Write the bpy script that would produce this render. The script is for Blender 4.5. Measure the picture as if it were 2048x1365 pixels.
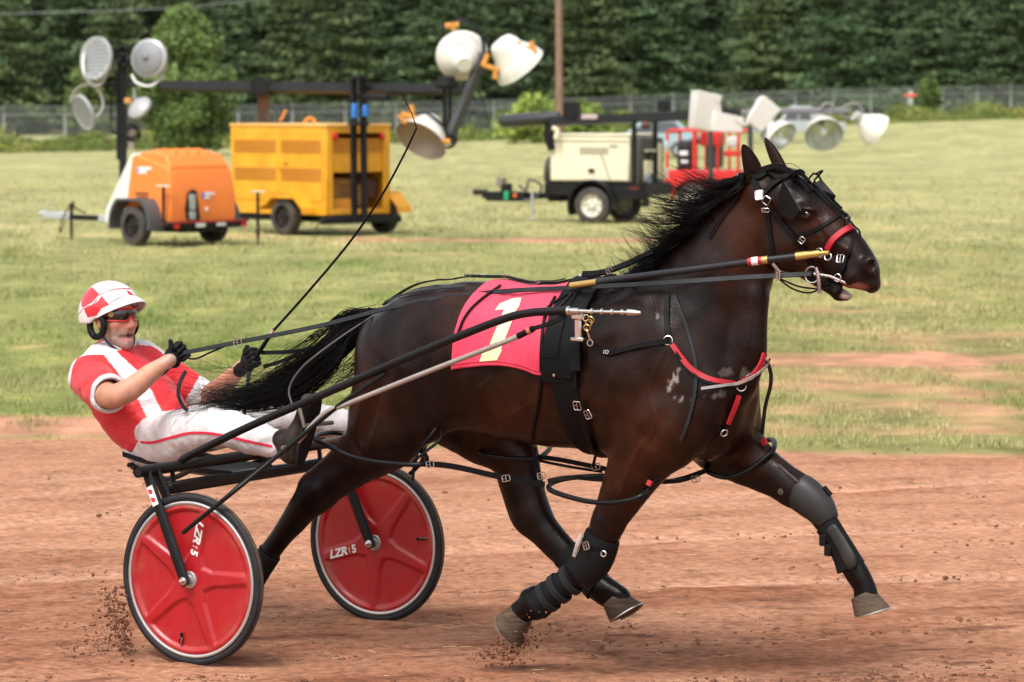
import bpy, math, random
import numpy as np
from mathutils import Vector, Matrix, noise
from mathutils.bvhtree import BVHTree
random.seed(7); rng = np.random.default_rng(11)
SC = bpy.context.scene
for o in list(bpy.data.objects): bpy.data.objects.remove(o)
# ---------------------------------------------------------------- camera, sky, sun, exposure
FPX, CX, CY, HZ, CH = 6400.0, 1024.0, 682.5, 215.0, 2.28
PIT = math.atan((CY-HZ)/FPX)
cd = bpy.data.cameras.new('camera'); cam = bpy.data.objects.new('camera', cd); SC.collection.objects.link(cam)
cam.location = (0, 0, CH); cam.rotation_euler = (math.pi/2-PIT, 0, 0)
cd.sensor_width = 36; cd.lens = FPX/2048*36; cd.clip_end = 3000; cd.clip_start = .1
cd.dof.use_dof = True; cd.dof.focus_distance = 12.9; cd.dof.aperture_fstop = 5.0
SC.camera = cam
SC.view_settings.view_transform = 'Standard'; SC.view_settings.look = 'None'
SC.view_settings.exposure = 0.84; SC.view_settings.gamma = 1
W = bpy.data.worlds.new('World'); SC.world = W; W.use_nodes = True
SUN_EL, SUN_AZ = math.radians(58), math.radians(-150)      # azimuth measured from +Y towards +X: behind-left of the camera
nt = W.node_tree; bg = nt.nodes['Background']
sky = nt.nodes.new('ShaderNodeTexSky'); sky.sky_type = 'NISHITA'; sky.sun_disc = False
sky.sun_elevation = SUN_EL; sky.sun_rotation = SUN_AZ; sky.dust_density = 4; sky.air_density = 1
hs = nt.nodes.new('ShaderNodeHueSaturation'); hs.inputs['Saturation'].default_value = .22
nt.links.new(sky.outputs[0], hs.inputs['Color']); nt.links.new(hs.outputs[0], bg.inputs[0]); bg.inputs[1].default_value = .14
sl = bpy.data.lights.new('sun', 'SUN'); sun = bpy.data.objects.new('sun', sl); SC.collection.objects.link(sun)
sl.energy = 1.4; sl.angle = math.radians(20); sl.color = (1, .965, .9)
sdir = Vector((math.sin(SUN_AZ)*math.cos(SUN_EL), math.cos(SUN_AZ)*math.cos(SUN_EL), math.sin(SUN_EL)))
sun.rotation_euler = sdir.to_track_quat('Z', 'Y').to_euler(); sun.location = (0, 0, 40)
# ---------------------------------------------------------------- frames and pixel helpers
CAM = np.array([0, 0, CH])
def ray(px, py):
    f = np.array([0, math.cos(PIT), -math.sin(PIT)]); up = np.array([0, math.sin(PIT), math.cos(PIT)])
    return f*FPX + np.array([1., 0, 0])*(px-CX) + up*(CY-py)
def at(px, py, Y):                       # the world point seen at a pixel at distance Y
    d = ray(px, py); return CAM + d*(Y/d[1])
def onz(px, py, z):
    d = ray(px, py); return CAM + d*((z-CH)/d[2])
WR = .355
wn, wf = onz(385, 1159, WR), onz(753.5, 1085, WR)
O = (wn+wf)/2; O[2] = 0
ax = (wf-wn); ax[2] = 0; HALF = float(np.linalg.norm(ax))/2; TH = math.atan2(ax[0], ax[1])
Hd = np.array([math.cos(TH), -math.sin(TH), 0]); Ld = np.array([math.sin(TH), math.cos(TH), 0])
HF = np.eye(4); HF[:3, 0] = Hd; HF[:3, 1] = Ld; HF[:3, 3] = O
HFi = np.linalg.inv(HF); IDM = np.eye(4)
def PL(px, py, v=0.):                    # horse-frame point (along, across, up) on the upright plane at lateral offset v
    d = ray(px, py); t = (v-(CAM-O)@Ld)/(d@Ld); p = CAM+d*t-O
    return np.array([p@Hd, v, p[2]])
def toH(p): return HFi[:3, :3]@np.asarray(p)+HFi[:3, 3]
def toW(p): return HF[:3, :3]@np.asarray(p)+HF[:3, 3]
def depth(pl): return float(toW(pl)[1])
def sc(pl): return FPX/depth(pl)         # pixels per metre there
def projH(V):                            # horse-frame points -> pixels
    Wd = V@HF[:3, :3].T+HF[:3, 3]-CAM
    f = np.array([0, math.cos(PIT), -math.sin(PIT)]); up = np.array([0, math.sin(PIT), math.cos(PIT)])
    z = Wd@f; return CX+FPX*Wd[:, 0]/z, CY-FPX*(Wd@up)/z
# ---------------------------------------------------------------- materials
MATS = {}
def mat(name, col, rough=.6, metal=0., var=0., vscale=8., bump=0., bscale=40., coat=0., attr=False, spec=.5, trans=0., col2=None, sheen=0., stretch=None):
    if name in MATS: return MATS[name]
    m = bpy.data.materials.new(name); m.use_nodes = True; n = m.node_tree; b = n.nodes['Principled BSDF']; L = n.links
    b.inputs['Roughness'].default_value = rough; b.inputs['Metallic'].default_value = metal
    b.inputs['Coat Weight'].default_value = coat; b.inputs['Specular IOR Level'].default_value = spec
    if sheen: b.inputs['Sheen Weight'].default_value = sheen
    if trans: b.inputs['Transmission Weight'].default_value = trans
    tc = n.nodes.new('ShaderNodeTexCoord'); src = tc.outputs['Object']
    if stretch:
        mp = n.nodes.new('ShaderNodeMapping'); mp.inputs['Scale'].default_value = stretch; L.new(src, mp.inputs[0]); src = mp.outputs[0]
    if attr:
        a = n.nodes.new('ShaderNodeAttribute'); a.attribute_name = 'tint'; base = a.outputs['Color']
    else: base = None
    if var or col2:
        nz = n.nodes.new('ShaderNodeTexNoise'); nz.inputs['Scale'].default_value = vscale; nz.inputs['Detail'].default_value = 6
        L.new(src, nz.inputs['Vector'])
        if col2:
            rp = n.nodes.new('ShaderNodeMapRange'); rp.inputs[1].default_value = .35; rp.inputs[2].default_value = .65; L.new(nz.outputs[0], rp.inputs[0])
            mx = n.nodes.new('ShaderNodeMix'); mx.data_type = 'RGBA'; L.new(rp.outputs[0], mx.inputs[0])
            mx.inputs[6].default_value = (*col, 1); mx.inputs[7].default_value = (*col2, 1); base = mx.outputs[2]
        if var:
            h = n.nodes.new('ShaderNodeHueSaturation'); r = n.nodes.new('ShaderNodeMapRange')
            r.inputs[1].default_value = .3; r.inputs[2].default_value = .7; r.inputs[3].default_value = 1-var; r.inputs[4].default_value = 1+var
            L.new(nz.outputs[0], r.inputs[0]); L.new(r.outputs[0], h.inputs['Value'])
            if base is None: h.inputs['Color'].default_value = (*col, 1)
            else: L.new(base, h.inputs['Color'])
            base = h.outputs[0]
    if base is None: b.inputs['Base Color'].default_value = (*col, 1)
    else: L.new(base, b.inputs['Base Color'])
    if bump:
        bz = n.nodes.new('ShaderNodeTexNoise'); bz.inputs['Scale'].default_value = bscale; bz.inputs['Detail'].default_value = 5
        L.new(src, bz.inputs['Vector']); bp = n.nodes.new('ShaderNodeBump'); bp.inputs['Strength'].default_value = 1; bp.inputs['Distance'].default_value = bump
        L.new(bz.outputs[0], bp.inputs['Height']); L.new(bp.outputs[0], b.inputs['Normal'])
    MATS[name] = m; return m
# ---------------------------------------------------------------- mesh building
def unit(a): a = np.asarray(a, float); n = np.linalg.norm(a); return a/n if n > 1e-12 else a
class MB:
    def __init__(s): s.V = []; s.F = []; s.n = 0
    def add(s, V, F):
        V = np.asarray(V, float).reshape(-1, 3); s.V.append(V); s.F += [tuple(int(i)+s.n for i in f) for f in F]; s.n += len(V); return s
    def box(s, c, size, R=None):
        c = np.asarray(c, float); h = np.asarray(size, float)/2
        P = np.array([[x, y, z] for x in (-1, 1) for y in (-1, 1) for z in (-1, 1)])*h
        if R is not None: P = P@np.asarray(R).T
        return s.add(P+c, [(0, 1, 3, 2), (4, 6, 7, 5), (0, 4, 5, 1), (2, 3, 7, 6), (0, 2, 6, 4), (1, 5, 7, 3)])
    def bbox(s, c, size, R=None, b=.01):     # box with chamfered edges
        c = np.asarray(c, float); h = np.asarray(size, float)/2; b = min(b, *(h*.9))
        P = []; 
        for x in (-1, 1):
            for y in (-1, 1):
                for z in (-1, 1):
                    for k in range(3):
                        q = np.array([x, y, z])*(h-b); q[k] += b*(x, y, z)[k]; P.append(q)
        P = np.array(P)
        import itertools
        idx = lambda x, y, z, k: ((x*2+y)*2+z)*3+k
        F = []
        for k in range(3):
            for sd in (0, 1):
                o = [i for i in range(3) if i != k]; f = []
                for a, d in ((0, 0), (1, 0), (1, 1), (0, 1)):
                    t = [0, 0, 0]; t[k] = sd; t[o[0]] = a; t[o[1]] = d; f.append(idx(*t, k))
                F.append(f)
            o = [i for i in range(3) if i != k]
            for a in (0, 1):
                for d in (0, 1):
                    t0 = [0, 0, 0]; t1 = [0, 0, 0]; t1[k] = 1
                    for t in (t0, t1): t[o[0]] = a; t[o[1]] = d
                    F.append([idx(*t0, o[0]), idx(*t1, o[0]), idx(*t1, o[1]), idx(*t0, o[1])])
        for x in (0, 1):
            for y in (0, 1):
                for z in (0, 1): F.append([idx(x, y, z, 0), idx(x, y, z, 1), idx(x, y, z, 2)])
        out = []
        for f in F:
            p = P[f]; nn = np.cross(p[1]-p[0], p[2]-p[0]); out.append(f if nn@p.mean(0) > 0 else f[::-1])
        if R is not None: P = P@np.asarray(R).T
        return s.add(P+c, out)
    def tube(s, path, r, n=10, caps=True, flat=1., upv=None, closed=False):
        P = np.asarray(path, float); m = len(P); r = np.broadcast_to(np.asarray(r, float), (m,))
        T = np.gradient(P, axis=0) if not closed else np.roll(P, -1, 0)-np.roll(P, 1, 0)
        T = np.array([unit(t) for t in T])
        a = np.asarray(upv, float) if upv is not None else (np.array([0, 0, 1.]) if abs(T[0][2]) < .9 else np.array([1., 0, 0]))
        N = unit(a-T[0]*(a@T[0])); V = []
        for i in range(m):
            if upv is not None: N = unit(a-T[i]*(a@T[i]))
            else: N = unit(N-T[i]*(N@T[i]))
            B = np.cross(T[i], N)
            for k in range(n):
                th = 2*math.pi*k/n; V.append(P[i]+r[i]*(math.cos(th)*N*flat+math.sin(th)*B))
        F = []
        for i in range(m if closed else m-1):
            j = (i+1) % m
            for k in range(n): F.append((i*n+k, i*n+(k+1) % n, j*n+(k+1) % n, j*n+k))
        if caps and not closed: F.append(tuple(range(n))[::-1]); F.append(tuple((m-1)*n+k for k in range(n)))
        return s.add(V, F)
    def lathe(s, c, axis, prof, n=32, ref=None, cap=False):    # prof: list of (distance along axis, radius)
        a = unit(axis); q = np.asarray(ref, float) if ref is not None else (np.array([0, 0, 1.]) if abs(a[2]) < .9 else np.array([1., 0, 0]))
        X = unit(q-a*(q@a)); Y = np.cross(a, X); V = []
        for (h, r) in prof:
            for k in range(n):
                th = 2*math.pi*k/n; V.append(np.asarray(c)+a*h+r*(math.cos(th)*X+math.sin(th)*Y))
        F = []
        for i in range(len(prof)-1):
            for k in range(n): F.append((i*n+k, i*n+(k+1) % n, (i+1)*n+(k+1) % n, (i+1)*n+k))
        if cap: F.append(tuple(range(n))[::-1]); F.append(tuple((len(prof)-1)*n+k for k in range(n)))
        return s.add(V, F)
    def prism(s, poly, d):               # poly: coplanar 3-D points, extruded by vector d
        P = np.asarray(poly, float); n = len(P)
        return s.add(np.vstack([P, P+np.asarray(d)]), [tuple(range(n))[::-1], tuple(range(n, 2*n))]+[(i, (i+1) % n, n+(i+1) % n, n+i) for i in range(n)])
    def ribbon(s, P, N, w, t=.003, closed=False, off=0.):      # flat strap following points P with normals N
        P = np.asarray(P, float); N = np.asarray(N, float); m = len(P); w = np.broadcast_to(np.asarray(w, float), (m,))
        T = (np.roll(P, -1, 0)-np.roll(P, 1, 0)) if closed else np.gradient(P, axis=0)
        V = []
        for i in range(m):
            tt = unit(T[i]); nn = unit(N[i]-tt*(N[i]@tt)); b = np.cross(tt, nn)*w[i]/2; p = P[i]+nn*off
            V += [p-b, p+b, p+b*.86+nn*t, p-b*.86+nn*t]
        F = []
        for i in range(m if closed else m-1):
            j = (i+1) % m
            for k in range(4): F.append((i*4+k, i*4+(k+1) % 4, j*4+(k+1) % 4, j*4+k))
        if not closed: F += [(3, 2, 1, 0), tuple((m-1)*4+k for k in range(4))]
        return s.add(V, F)
    def sphere(s, c, r, n=16, m=10, R=None, cut=0.):
        r = np.broadcast_to(np.asarray(r, float), (3,)); V = []
        for i in range(m+1):
            ph = math.pi*i/m
            for k in range(n):
                th = 2*math.pi*k/n; V.append((math.sin(ph)*math.cos(th), math.sin(ph)*math.sin(th), math.cos(ph)))
        V = np.array(V)*r
        if R is not None: V = V@np.asarray(R).T
        return s.add(V+np.asarray(c), [(i*n+k, (i+1)*n+k, (i+1)*n+(k+1) % n, i*n+(k+1) % n) for i in range(m) for k in range(n)])
    def build(s, name, m, root=None, frame=IDM, smooth=True, tint=None, angle=40):
        V = np.vstack(s.V); return mk(name, V, s.F, m, root, frame, smooth, tint, angle)
def mk(name, V, F, m, root=None, frame=IDM, smooth=True, tint=None, angle=40, origin=None):
    V = np.asarray(V)@frame[:3, :3].T+frame[:3, 3]
    o_loc = None
    if root is not None:
        Mi = np.array(root_matrix(root).inverted()); V = V@Mi[:3, :3].T+Mi[:3, 3]
    else:
        o_loc = np.array([V[:, 0].mean(), V[:, 1].mean(), V[:, 2].min()]) if origin is None else np.asarray(origin, float); V = V-o_loc
    me = bpy.data.meshes.new(name)
    if isinstance(F, np.ndarray):
        me.vertices.add(len(V)); me.vertices.foreach_set('co', V.astype(np.float32).ravel())
        k = F.shape[1]; me.loops.add(F.size); me.loops.foreach_set('vertex_index', F.astype(np.int32).ravel())
        me.polygons.add(len(F)); me.polygons.foreach_set('loop_start', np.arange(len(F), dtype=np.int32)*k)
        me.polygons.foreach_set('loop_total', np.full(len(F), k, dtype=np.int32)); me.update(calc_edges=True)
    else:
        me.from_pydata([tuple(v) for v in V], [], F); me.update()
    if m: me.materials.append(m)
    if smooth:
        me.polygons.foreach_set('use_smooth', np.ones(len(me.polygons), dtype=bool))
        if angle < 179 and not isinstance(F, np.ndarray):
            try: me.set_sharp_from_angle(angle=math.radians(angle))
            except Exception: pass
    if tint is not None:
        a = me.color_attributes.new('tint', 'FLOAT_COLOR', 'POINT')
        c = np.ones((len(V), 4), np.float32); c[:, :3] = tint; a.data.foreach_set('color', c.ravel())
    o = bpy.data.objects.new(name, me); SC.collection.objects.link(o)
    if root is not None: o.parent = root
    else: o.location = o_loc
    return o
def root_matrix(o):
    M = o.matrix_basis.copy(); p = o.parent
    while p: M = p.matrix_basis@M; p = p.parent
    return M
def tag(o, label, cat=None, group=None, kind=None):
    if label: o['label'] = label
    if cat: o['category'] = cat
    if group: o['group'] = group
    if kind: o['kind'] = kind
    return o
def thing(name, loc, rz, label, cat, group=None):
    o = bpy.data.objects.new(name, None); SC.collection.objects.link(o); o.empty_display_size = .2
    o.location = tuple(loc); o.rotation_euler = (0, 0, rz); return tag(o, label, cat, group)
def hthing(name, uv, label, cat, group=None):      # a thing placed in the horse frame
    w = toW((uv[0], uv[1], 0)); return thing(name, w, -TH, label, cat, group)
def spline(pts, n=40, closed=False):
    P = np.asarray(pts, float); m = len(P)
    if m < 3 and not closed: return np.array([P[0]+(P[-1]-P[0])*t for t in np.linspace(0, 1, n)])
    d = np.linalg.norm(np.diff(P, axis=0), axis=1); out = []
    for i in range(m if closed else m-1):
        p0, p1, p2, p3 = (P[(i-1) % m], P[i], P[(i+1) % m], P[(i+2) % m]) if closed else (P[max(i-1, 0)], P[i], P[i+1], P[min(i+2, m-1)])
        k = max(2, int(round(n/(m if closed else m-1))))
        for t in np.linspace(0, 1, k, endpoint=False):
            out.append(.5*((2*p1)+(-p0+p2)*t+(2*p0-5*p1+4*p2-p3)*t*t+(-p0+3*p1-3*p2+p3)*t**3))
    if not closed: out.append(P[-1])
    return np.array(out)
# ---------------------------------------------------------------- signed-distance modelling: many blended volumes, one continuous skin
class SDF:
    def __init__(s, lo, hi, h):
        s.lo = np.array(lo, np.float32); s.h = h; s.n = np.ceil((np.array(hi)-lo)/h).astype(int)+1
        s.D = np.full(s.n, 1.0, np.float32)
    def _box(s, lo, hi):
        a = np.clip(np.floor((lo-s.lo)/s.h).astype(int), 0, s.n-1); b = np.clip(np.ceil((hi-s.lo)/s.h).astype(int)+1, 1, s.n)
        if np.any(b <= a): return None
        g = np.meshgrid(*[s.lo[i]+s.h*np.arange(a[i], b[i], dtype=np.float32) for i in range(3)], indexing='ij')
        return tuple(slice(a[i], b[i]) for i in range(3)), g
    def comb(s, sl, d, k, op):
        A = s.D[sl]
        if op == 'add': h = np.maximum(k-np.abs(A-d), 0)/k; s.D[sl] = np.minimum(A, d)-h*h*k*.25
        else: d = -d; h = np.maximum(k-np.abs(A-d), 0)/k; s.D[sl] = np.maximum(A, d)+h*h*k*.25
    def cone(s, a, b, ra, rb, sv=1., k=.03, op='add', axis=1):
        a = np.array(a, np.float32); b = np.array(b, np.float32); R = max(ra, rb)*max(1, sv)+k+.01
        q = s._box(np.minimum(a, b)-R, np.maximum(a, b)+R)
        if q is None: return
        sl, g = q; S = np.ones(3, np.float32); S[axis] = 1/sv
        A = a*S; B = b*S; ba = B-A; L2 = max(float(ba@ba), 1e-9)
        x, y, z = (g[i]*S[i]-A[i] for i in range(3))
        t = np.clip((x*ba[0]+y*ba[1]+z*ba[2])/L2, 0, 1)
        d = np.sqrt((x-t*ba[0])**2+(y-t*ba[1])**2+(z-t*ba[2])**2)-(ra+t*(rb-ra))
        s.comb(sl, d*min(1, sv), k, op)
    def chain(s, P, r, sv=1., k=.03, op='add'):      # many tapered pieces end to end, blended in once as a single limb
        P = np.array(P, np.float32); r = np.array(r, np.float32); R = r.max()*max(1, sv)+k+.01
        q = s._box(P.min(0)-R, P.max(0)+R)
        if q is None: return
        sl, g = q; S = np.array([1, 1/sv, 1], np.float32); G = [g[i]*S[i] for i in range(3)]; Q = P*S; out = None
        for a, b, ra, rb in zip(Q[:-1], Q[1:], r[:-1], r[1:]):
            ba = b-a; L2 = max(float(ba@ba), 1e-9); x, y, z = (G[i]-a[i] for i in range(3))
            t = np.clip((x*ba[0]+y*ba[1]+z*ba[2])/L2, 0, 1)
            d = np.sqrt((x-t*ba[0])**2+(y-t*ba[1])**2+(z-t*ba[2])**2)-(ra+t*(rb-ra))
            out = d if out is None else np.minimum(out, d)
        s.comb(sl, out*min(1, sv), k, op)
    def ell(s, c, r, R=None, k=.03, op='add'):
        c = np.array(c, np.float32); r = np.array(r, np.float32); m = float(r.max())+k+.01
        q = s._box(c-m, c+m)
        if q is None: return
        sl, g = q; P = np.stack([g[i]-c[i] for i in range(3)], -1)
        if R is not None: P = P@np.asarray(R, np.float32)
        k0 = np.sqrt(((P/r)**2).sum(-1)); k1 = np.sqrt(((P/(r*r))**2).sum(-1))+1e-9
        s.comb(sl, k0*(k0-1)/k1, k, op)
    def mesh(s, smooth=1, keep_largest=False):
        D = s.D; ins = D < 0; nx, ny, nz = D.shape
        C = np.stack([ins[i:nx-1+i, j:ny-1+j, k:nz-1+k] for i in (0, 1) for j in (0, 1) for k in (0, 1)])
        mix = C.any(0) & ~C.all(0); del C
        idx = np.argwhere(mix); N = len(idx)
        cr = np.array([(i, j, k) for i in (0, 1) for j in (0, 1) for k in (0, 1)])
        val = np.stack([D[idx[:, 0]+c[0], idx[:, 1]+c[1], idx[:, 2]+c[2]] for c in cr], 1)
        acc = np.zeros((N, 3)); cnt = np.zeros(N)
        for a in range(8):
            for b in range(a+1, 8):
                if np.abs(cr[a]-cr[b]).sum() != 1: continue
                m = (val[:, a] < 0) != (val[:, b] < 0)
                t = np.where(m, val[:, a]/np.where(m, val[:, a]-val[:, b], 1), 0)
                acc += (cr[a]+t[:, None]*(cr[b]-cr[a]))*m[:, None]; cnt += m
        V = (idx+acc/cnt[:, None])*s.h+s.lo
        vid = np.full(mix.shape, -1, np.int64); vid[mix] = np.arange(N)
        Q = []
        for ax_ in range(3):
            o = [i for i in range(3) if i != ax_]
            sl0 = [slice(None)]*3; sl1 = [slice(None)]*3; sl0[ax_] = slice(0, -1); sl1[ax_] = slice(1, None)
            a = ins[tuple(sl0)]; b = ins[tuple(sl1)]; e = np.argwhere(a != b)
            e = e[(e[:, o[0]] > 0) & (e[:, o[1]] > 0) & (e[:, o[0]] < D.shape[o[0]]-1) & (e[:, o[1]] < D.shape[o[1]]-1)]
            fl = a[tuple(e.T)]
            def cell(da, db):
                c = e.copy(); c[:, o[0]] -= da; c[:, o[1]] -= db; return vid[tuple(c.T)]
            q = np.stack([cell(1, 1), cell(0, 1), cell(0, 0), cell(1, 0)], 1)
            if ax_ == 1: fl = ~fl
            q[~fl] = q[~fl][:, ::-1]; Q.append(q)
        F = np.vstack(Q)
        for _ in range(smooth):
            E = np.vstack([F[:, [0, 1]], F[:, [1, 2]], F[:, [2, 3]], F[:, [3, 0]]])
            sm = np.zeros((N, 3)); ct = np.bincount(E[:, 0], minlength=N)+np.bincount(E[:, 1], minlength=N)
            for c in range(3): sm[:, c] = np.bincount(E[:, 0], V[E[:, 1], c], N)+np.bincount(E[:, 1], V[E[:, 0], c], N)
            V = V*.45+.55*sm/np.maximum(ct, 1)[:, None]
        return V, F
def bvh_of(V, F):
    F = np.asarray(F); T = np.vstack([F[:, [0, 1, 2]], F[:, [0, 2, 3]]]) if F.shape[1] == 4 else F
    return BVHTree.FromPolygons([tuple(v) for v in V], [tuple(int(i) for i in t) for t in T])
CAMH = toH(CAM)
def cast(bvh, px, py, off=0.):           # lay a point on a body where the sight line meets it (horse frame)
    d = toH(CAM+ray(px, py))-CAMH; d = unit(d)
    hit, n, i, ds = bvh.ray_cast(Vector(CAMH), Vector(d))
    if hit is None: return None, None
    n = np.array(n); 
    if n@d > 0: n = -n
    return np.array(hit)+n*off, n
def cast_path(bvh, pts, n=40, off=.004, fallv=None):
    S = spline([(x, y, 0) for x, y in pts], n)[:, :2]; P = []; N = []
    for x, y in S:
        p, nn = cast(bvh, x, y, off)
        if p is None:
            if fallv is None and not P: continue
            q = PL(x, y, fallv if fallv is not None else P[-1][1]); P.append(q); N.append(np.array([0, -1., 0]))
        else: P.append(p); N.append(nn)
    P = np.array(P); N = np.array(N)
    for _ in range(2):
        if len(P) > 4:
            P[1:-1] = (P[:-2]+2*P[1:-1]+P[2:])/4; N[1:-1] = (N[:-2]+2*N[1:-1]+N[2:])/4
    return P, N
def loop_on(bvh, c, a, b, off=.004, n=48, rmax=.8, rmin=.01, ang=(0, 2*math.pi)):   # a closed path round a body, found in the plane (a, b) about c
    P = []; N = []; a = unit(a); b = unit(b-a*(np.asarray(b)@a)); c = np.asarray(c, float)
    full = abs(ang[1]-ang[0]-2*math.pi) < 1e-6
    for k in range(n):
        th = ang[0]+(ang[1]-ang[0])*k/(n if full else n-1); d = math.cos(th)*a+math.sin(th)*b
        hit, nn, i, ds = bvh.ray_cast(Vector(c+d*rmin), Vector(d), rmax)
        r = (np.linalg.norm(np.array(hit)-c) if hit is not None else rmin) ; P.append(r); N.append(d)
    R = np.array(P)
    for _ in range(2): R = (np.roll(R, 1)+2*R+np.roll(R, -1))/4 if full else np.concatenate([[R[0]], (R[:-2]+2*R[1:-1]+R[2:])/4, [R[-1]]])
    N = np.array(N); return c+N*(R+off)[:, None], N
# ================================================================ THE HORSE
def seg(S, pts, sv=1., k=.03, op='add', sub=4):   # pts: (px, py, v, r_px)
    P = [PL(x, y, v) for x, y, v, r in pts]; Q = [(*p, r/sc(p)) for p, (x, y, v, r) in zip(P, pts)]
    if len(Q) > 2:
        out = []; Q = np.array(Q); m = len(Q)
        for i in range(m-1):
            p0, p1, p2, p3 = Q[max(i-1, 0)], Q[i], Q[i+1], Q[min(i+2, m-1)]
            for t in np.linspace(0, 1, sub, endpoint=False): out.append(.5*((2*p1)+(-p0+p2)*t+(2*p0-5*p1+4*p2-p3)*t*t+(-p0+3*p1-3*p2+p3)*t**3))
        Q = np.array(out+[Q[-1]])
    Q = np.array(Q); S.chain(Q[:, :3], Q[:, 3], sv, k, op)
hs_ = SDF((-.75, -.42, -.02), (3.05, .42, 2.15), .0075)
LN, LF = -.14, .14
# trunk
seg(hs_, [(1300, 742, 0, 176), (1200, 738, 0, 166), (1090, 733, 0, 158), (985, 722, 0, 148)], .84, .05)
seg(hs_, [(1000, 716, 0, 138), (900, 712, 0, 134), (832, 722, 0, 122)], .86, .06)
seg(hs_, [(1010, 650, 0, 70), (920, 638, 0, 62), (850, 644, 0, 60), (790, 682, 0, 52)], 1.5, .07)      # croup
seg(hs_, [(1180, 640, 0, 62), (1250, 622, 0, 60), (1320, 600, 0, 66)], .75, .08)                         # withers
seg(hs_, [(760, 650, 0, 22), (738, 650, 0, 17)], 1., .03)                                                # dock
# quarters and hind legs
seg(hs_, [(820, 735, -.11, 108), (786, 800, -.13, 92), (775, 850, -.14, 84)], .72, .05)
seg(hs_, [(880, 780, -.13, 66), (850, 835, -.15, 52)], .7, .06)
seg(hs_, [(860, 735, .11, 108), (900, 800, .13, 92), (960, 850, .14, 74)], .72, .05)
seg(hs_, [(780, 850, -.14, 80), (757, 885, -.14, 66), (706, 930, LN, 47), (640, 984, LN, 38)], .66, .03)
seg(hs_, [(612, 972, LN, 15), (650, 940, LN, 18), (700, 895, LN, 22)], .6, .04)                           # achilles tendon to point of hock
seg(hs_, [(640, 984, LN, 38), (612, 1010, LN, 34), (588, 1040, LN, 29), (552, 1088, LN, 24), (512, 1150, LN, 22), (488, 1188, LN, 26), (462, 1216, LN, 20), (440, 1240, LN, 24)], .72, .02)
seg(hs_, [(970, 855, .14, 76), (1022, 905, .14, 56), (1042, 960, LF, 46), (1064, 1030, LF, 42)], .7, .03)
seg(hs_, [(1034, 1026, LF, 14), (1020, 960, LF, 20)], .6, .04)
seg(hs_, [(1064, 1030, LF, 41), (1094, 1070, LF, 35), (1132, 1110, LF, 30), (1174, 1152, LF, 28), (1198, 1174, LF, 30), (1238, 1198, LF, 25)], .75, .02)
# chest, shoulders, fore legs
seg(hs_, [(1300, 760, 0, 170), (1382, 790, 0, 128)], .86, .05)
seg(hs_, [(1360, 700, 0, 140), (1405, 760, 0, 112), (1420, 840, 0, 78)], .9, .05)
seg(hs_, [(1300, 640, -.13, 60), (1385, 790, -.17, 72), (1330, 860, -.17, 78)], .55, .06)                  # near shoulder blade
seg(hs_, [(1340, 640, .13, 60), (1445, 790, .15, 72), (1440, 870, .15, 70)], .55, .06)
seg(hs_, [(1450, 800, -.07, 42), (1440, 870, -.06, 34)], .8, .03)                                         # breast muscle
seg(hs_, [(1478, 800, .05, 38), (1470, 875, .06, 34)], .8, .03)
seg(hs_, [(1320, 850, -.16, 88), (1282, 915, -.15, 66), (1250, 975, LN, 51), (1214, 1050, LN, 37)], .68, .04)
seg(hs_, [(1214, 1050, LN, 36), (1194, 1098, LN, 36), (1178, 1128, LN, 35), (1146, 1154, LN, 28), (1110, 1180, LN, 26), (1078, 1206, LN, 31), (1052, 1218, LN, 24), (1030, 1238, LN, 26)], .78, .02)
seg(hs_, [(1068, 1188, LN, 14), (1052, 1190, LN, 9)], .9, .02)                                             # ergot tuft
seg(hs_, [(1440, 860, .14, 84), (1478, 905, .14, 62), (1530, 942, .14, 46), (1588, 978, LF, 37)], .7, .04)
seg(hs_, [(1588, 978, LF, 37), (1624, 1002, LF, 35), (1650, 1040, LF, 28), (1680, 1092, LF, 23), (1706, 1134, LF, 29), (1728, 1172, LF, 26), (1732, 1195, LF, 28)], .78, .02)
# neck
seg(hs_, [(1375, 672, 0, 150), (1412, 600, 0, 128), (1450, 540, 0, 106), (1488, 470, 0, 86), (1508, 425, 0, 72)], .58, .06)
seg(hs_, [(1320, 590, 0, 60), (1400, 510, 0, 58), (1470, 430, 0, 50)], .55, .05)                           # crest
seg(hs_, [(1508, 600, -.05, 30), (1500, 690, -.06, 36), (1480, 760, -.05, 36)], .8, .04)                   # jugular edge
seg(hs_, [(1410, 560, -.085, 42), (1370, 640, -.12, 56)], .5, .06)
# head
seg(hs_, [(1535, 392, 0, 52), (1575, 398, 0, 50)], .95, .03)
seg(hs_, [(1545, 440, 0, 66), (1592, 484, 0, 70)], .62, .03)
seg(hs_, [(1600, 430, 0, 60), (1645, 470, 0, 56), (1690, 508, 0, 46)], .72, .03)
seg(hs_, [(1575, 395, 0, 42), (1640, 438, 0, 34), (1700, 498, 0, 26), (1722, 520, 0, 25)], 1.05, .03)      # face line
seg(hs_, [(1690, 527, 0, 46), (1722, 546, 0, 40)], .80, .02)
seg(hs_, [(1716, 556, 0, 30), (1743, 570, 0, 19)], 1.3, .015)                                            # upper lip
for s_ in (-1, 1):
    hs_.ell(PL(1612, 420, s_*.082), (.045, .026, .022), k=.03)                                              # brow
    hs_.ell(PL(1738, 532, s_*.045), (.036, .020, .034), k=.02)                                             # nostril wing
    hs_.ell(PL(1570, 498, s_*.05), (.085, .035, .085), k=.03)                                             # cheek
seg(hs_, [(1600, 522, 0, 34), (1640, 556, 0, 22), (1678, 586, 0, 15)], 1.1, .012)                          # lower jaw
seg(hs_, [(1678, 588, 0, 15), (1692, 590, 0, 13)], 1.3, .01)
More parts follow.
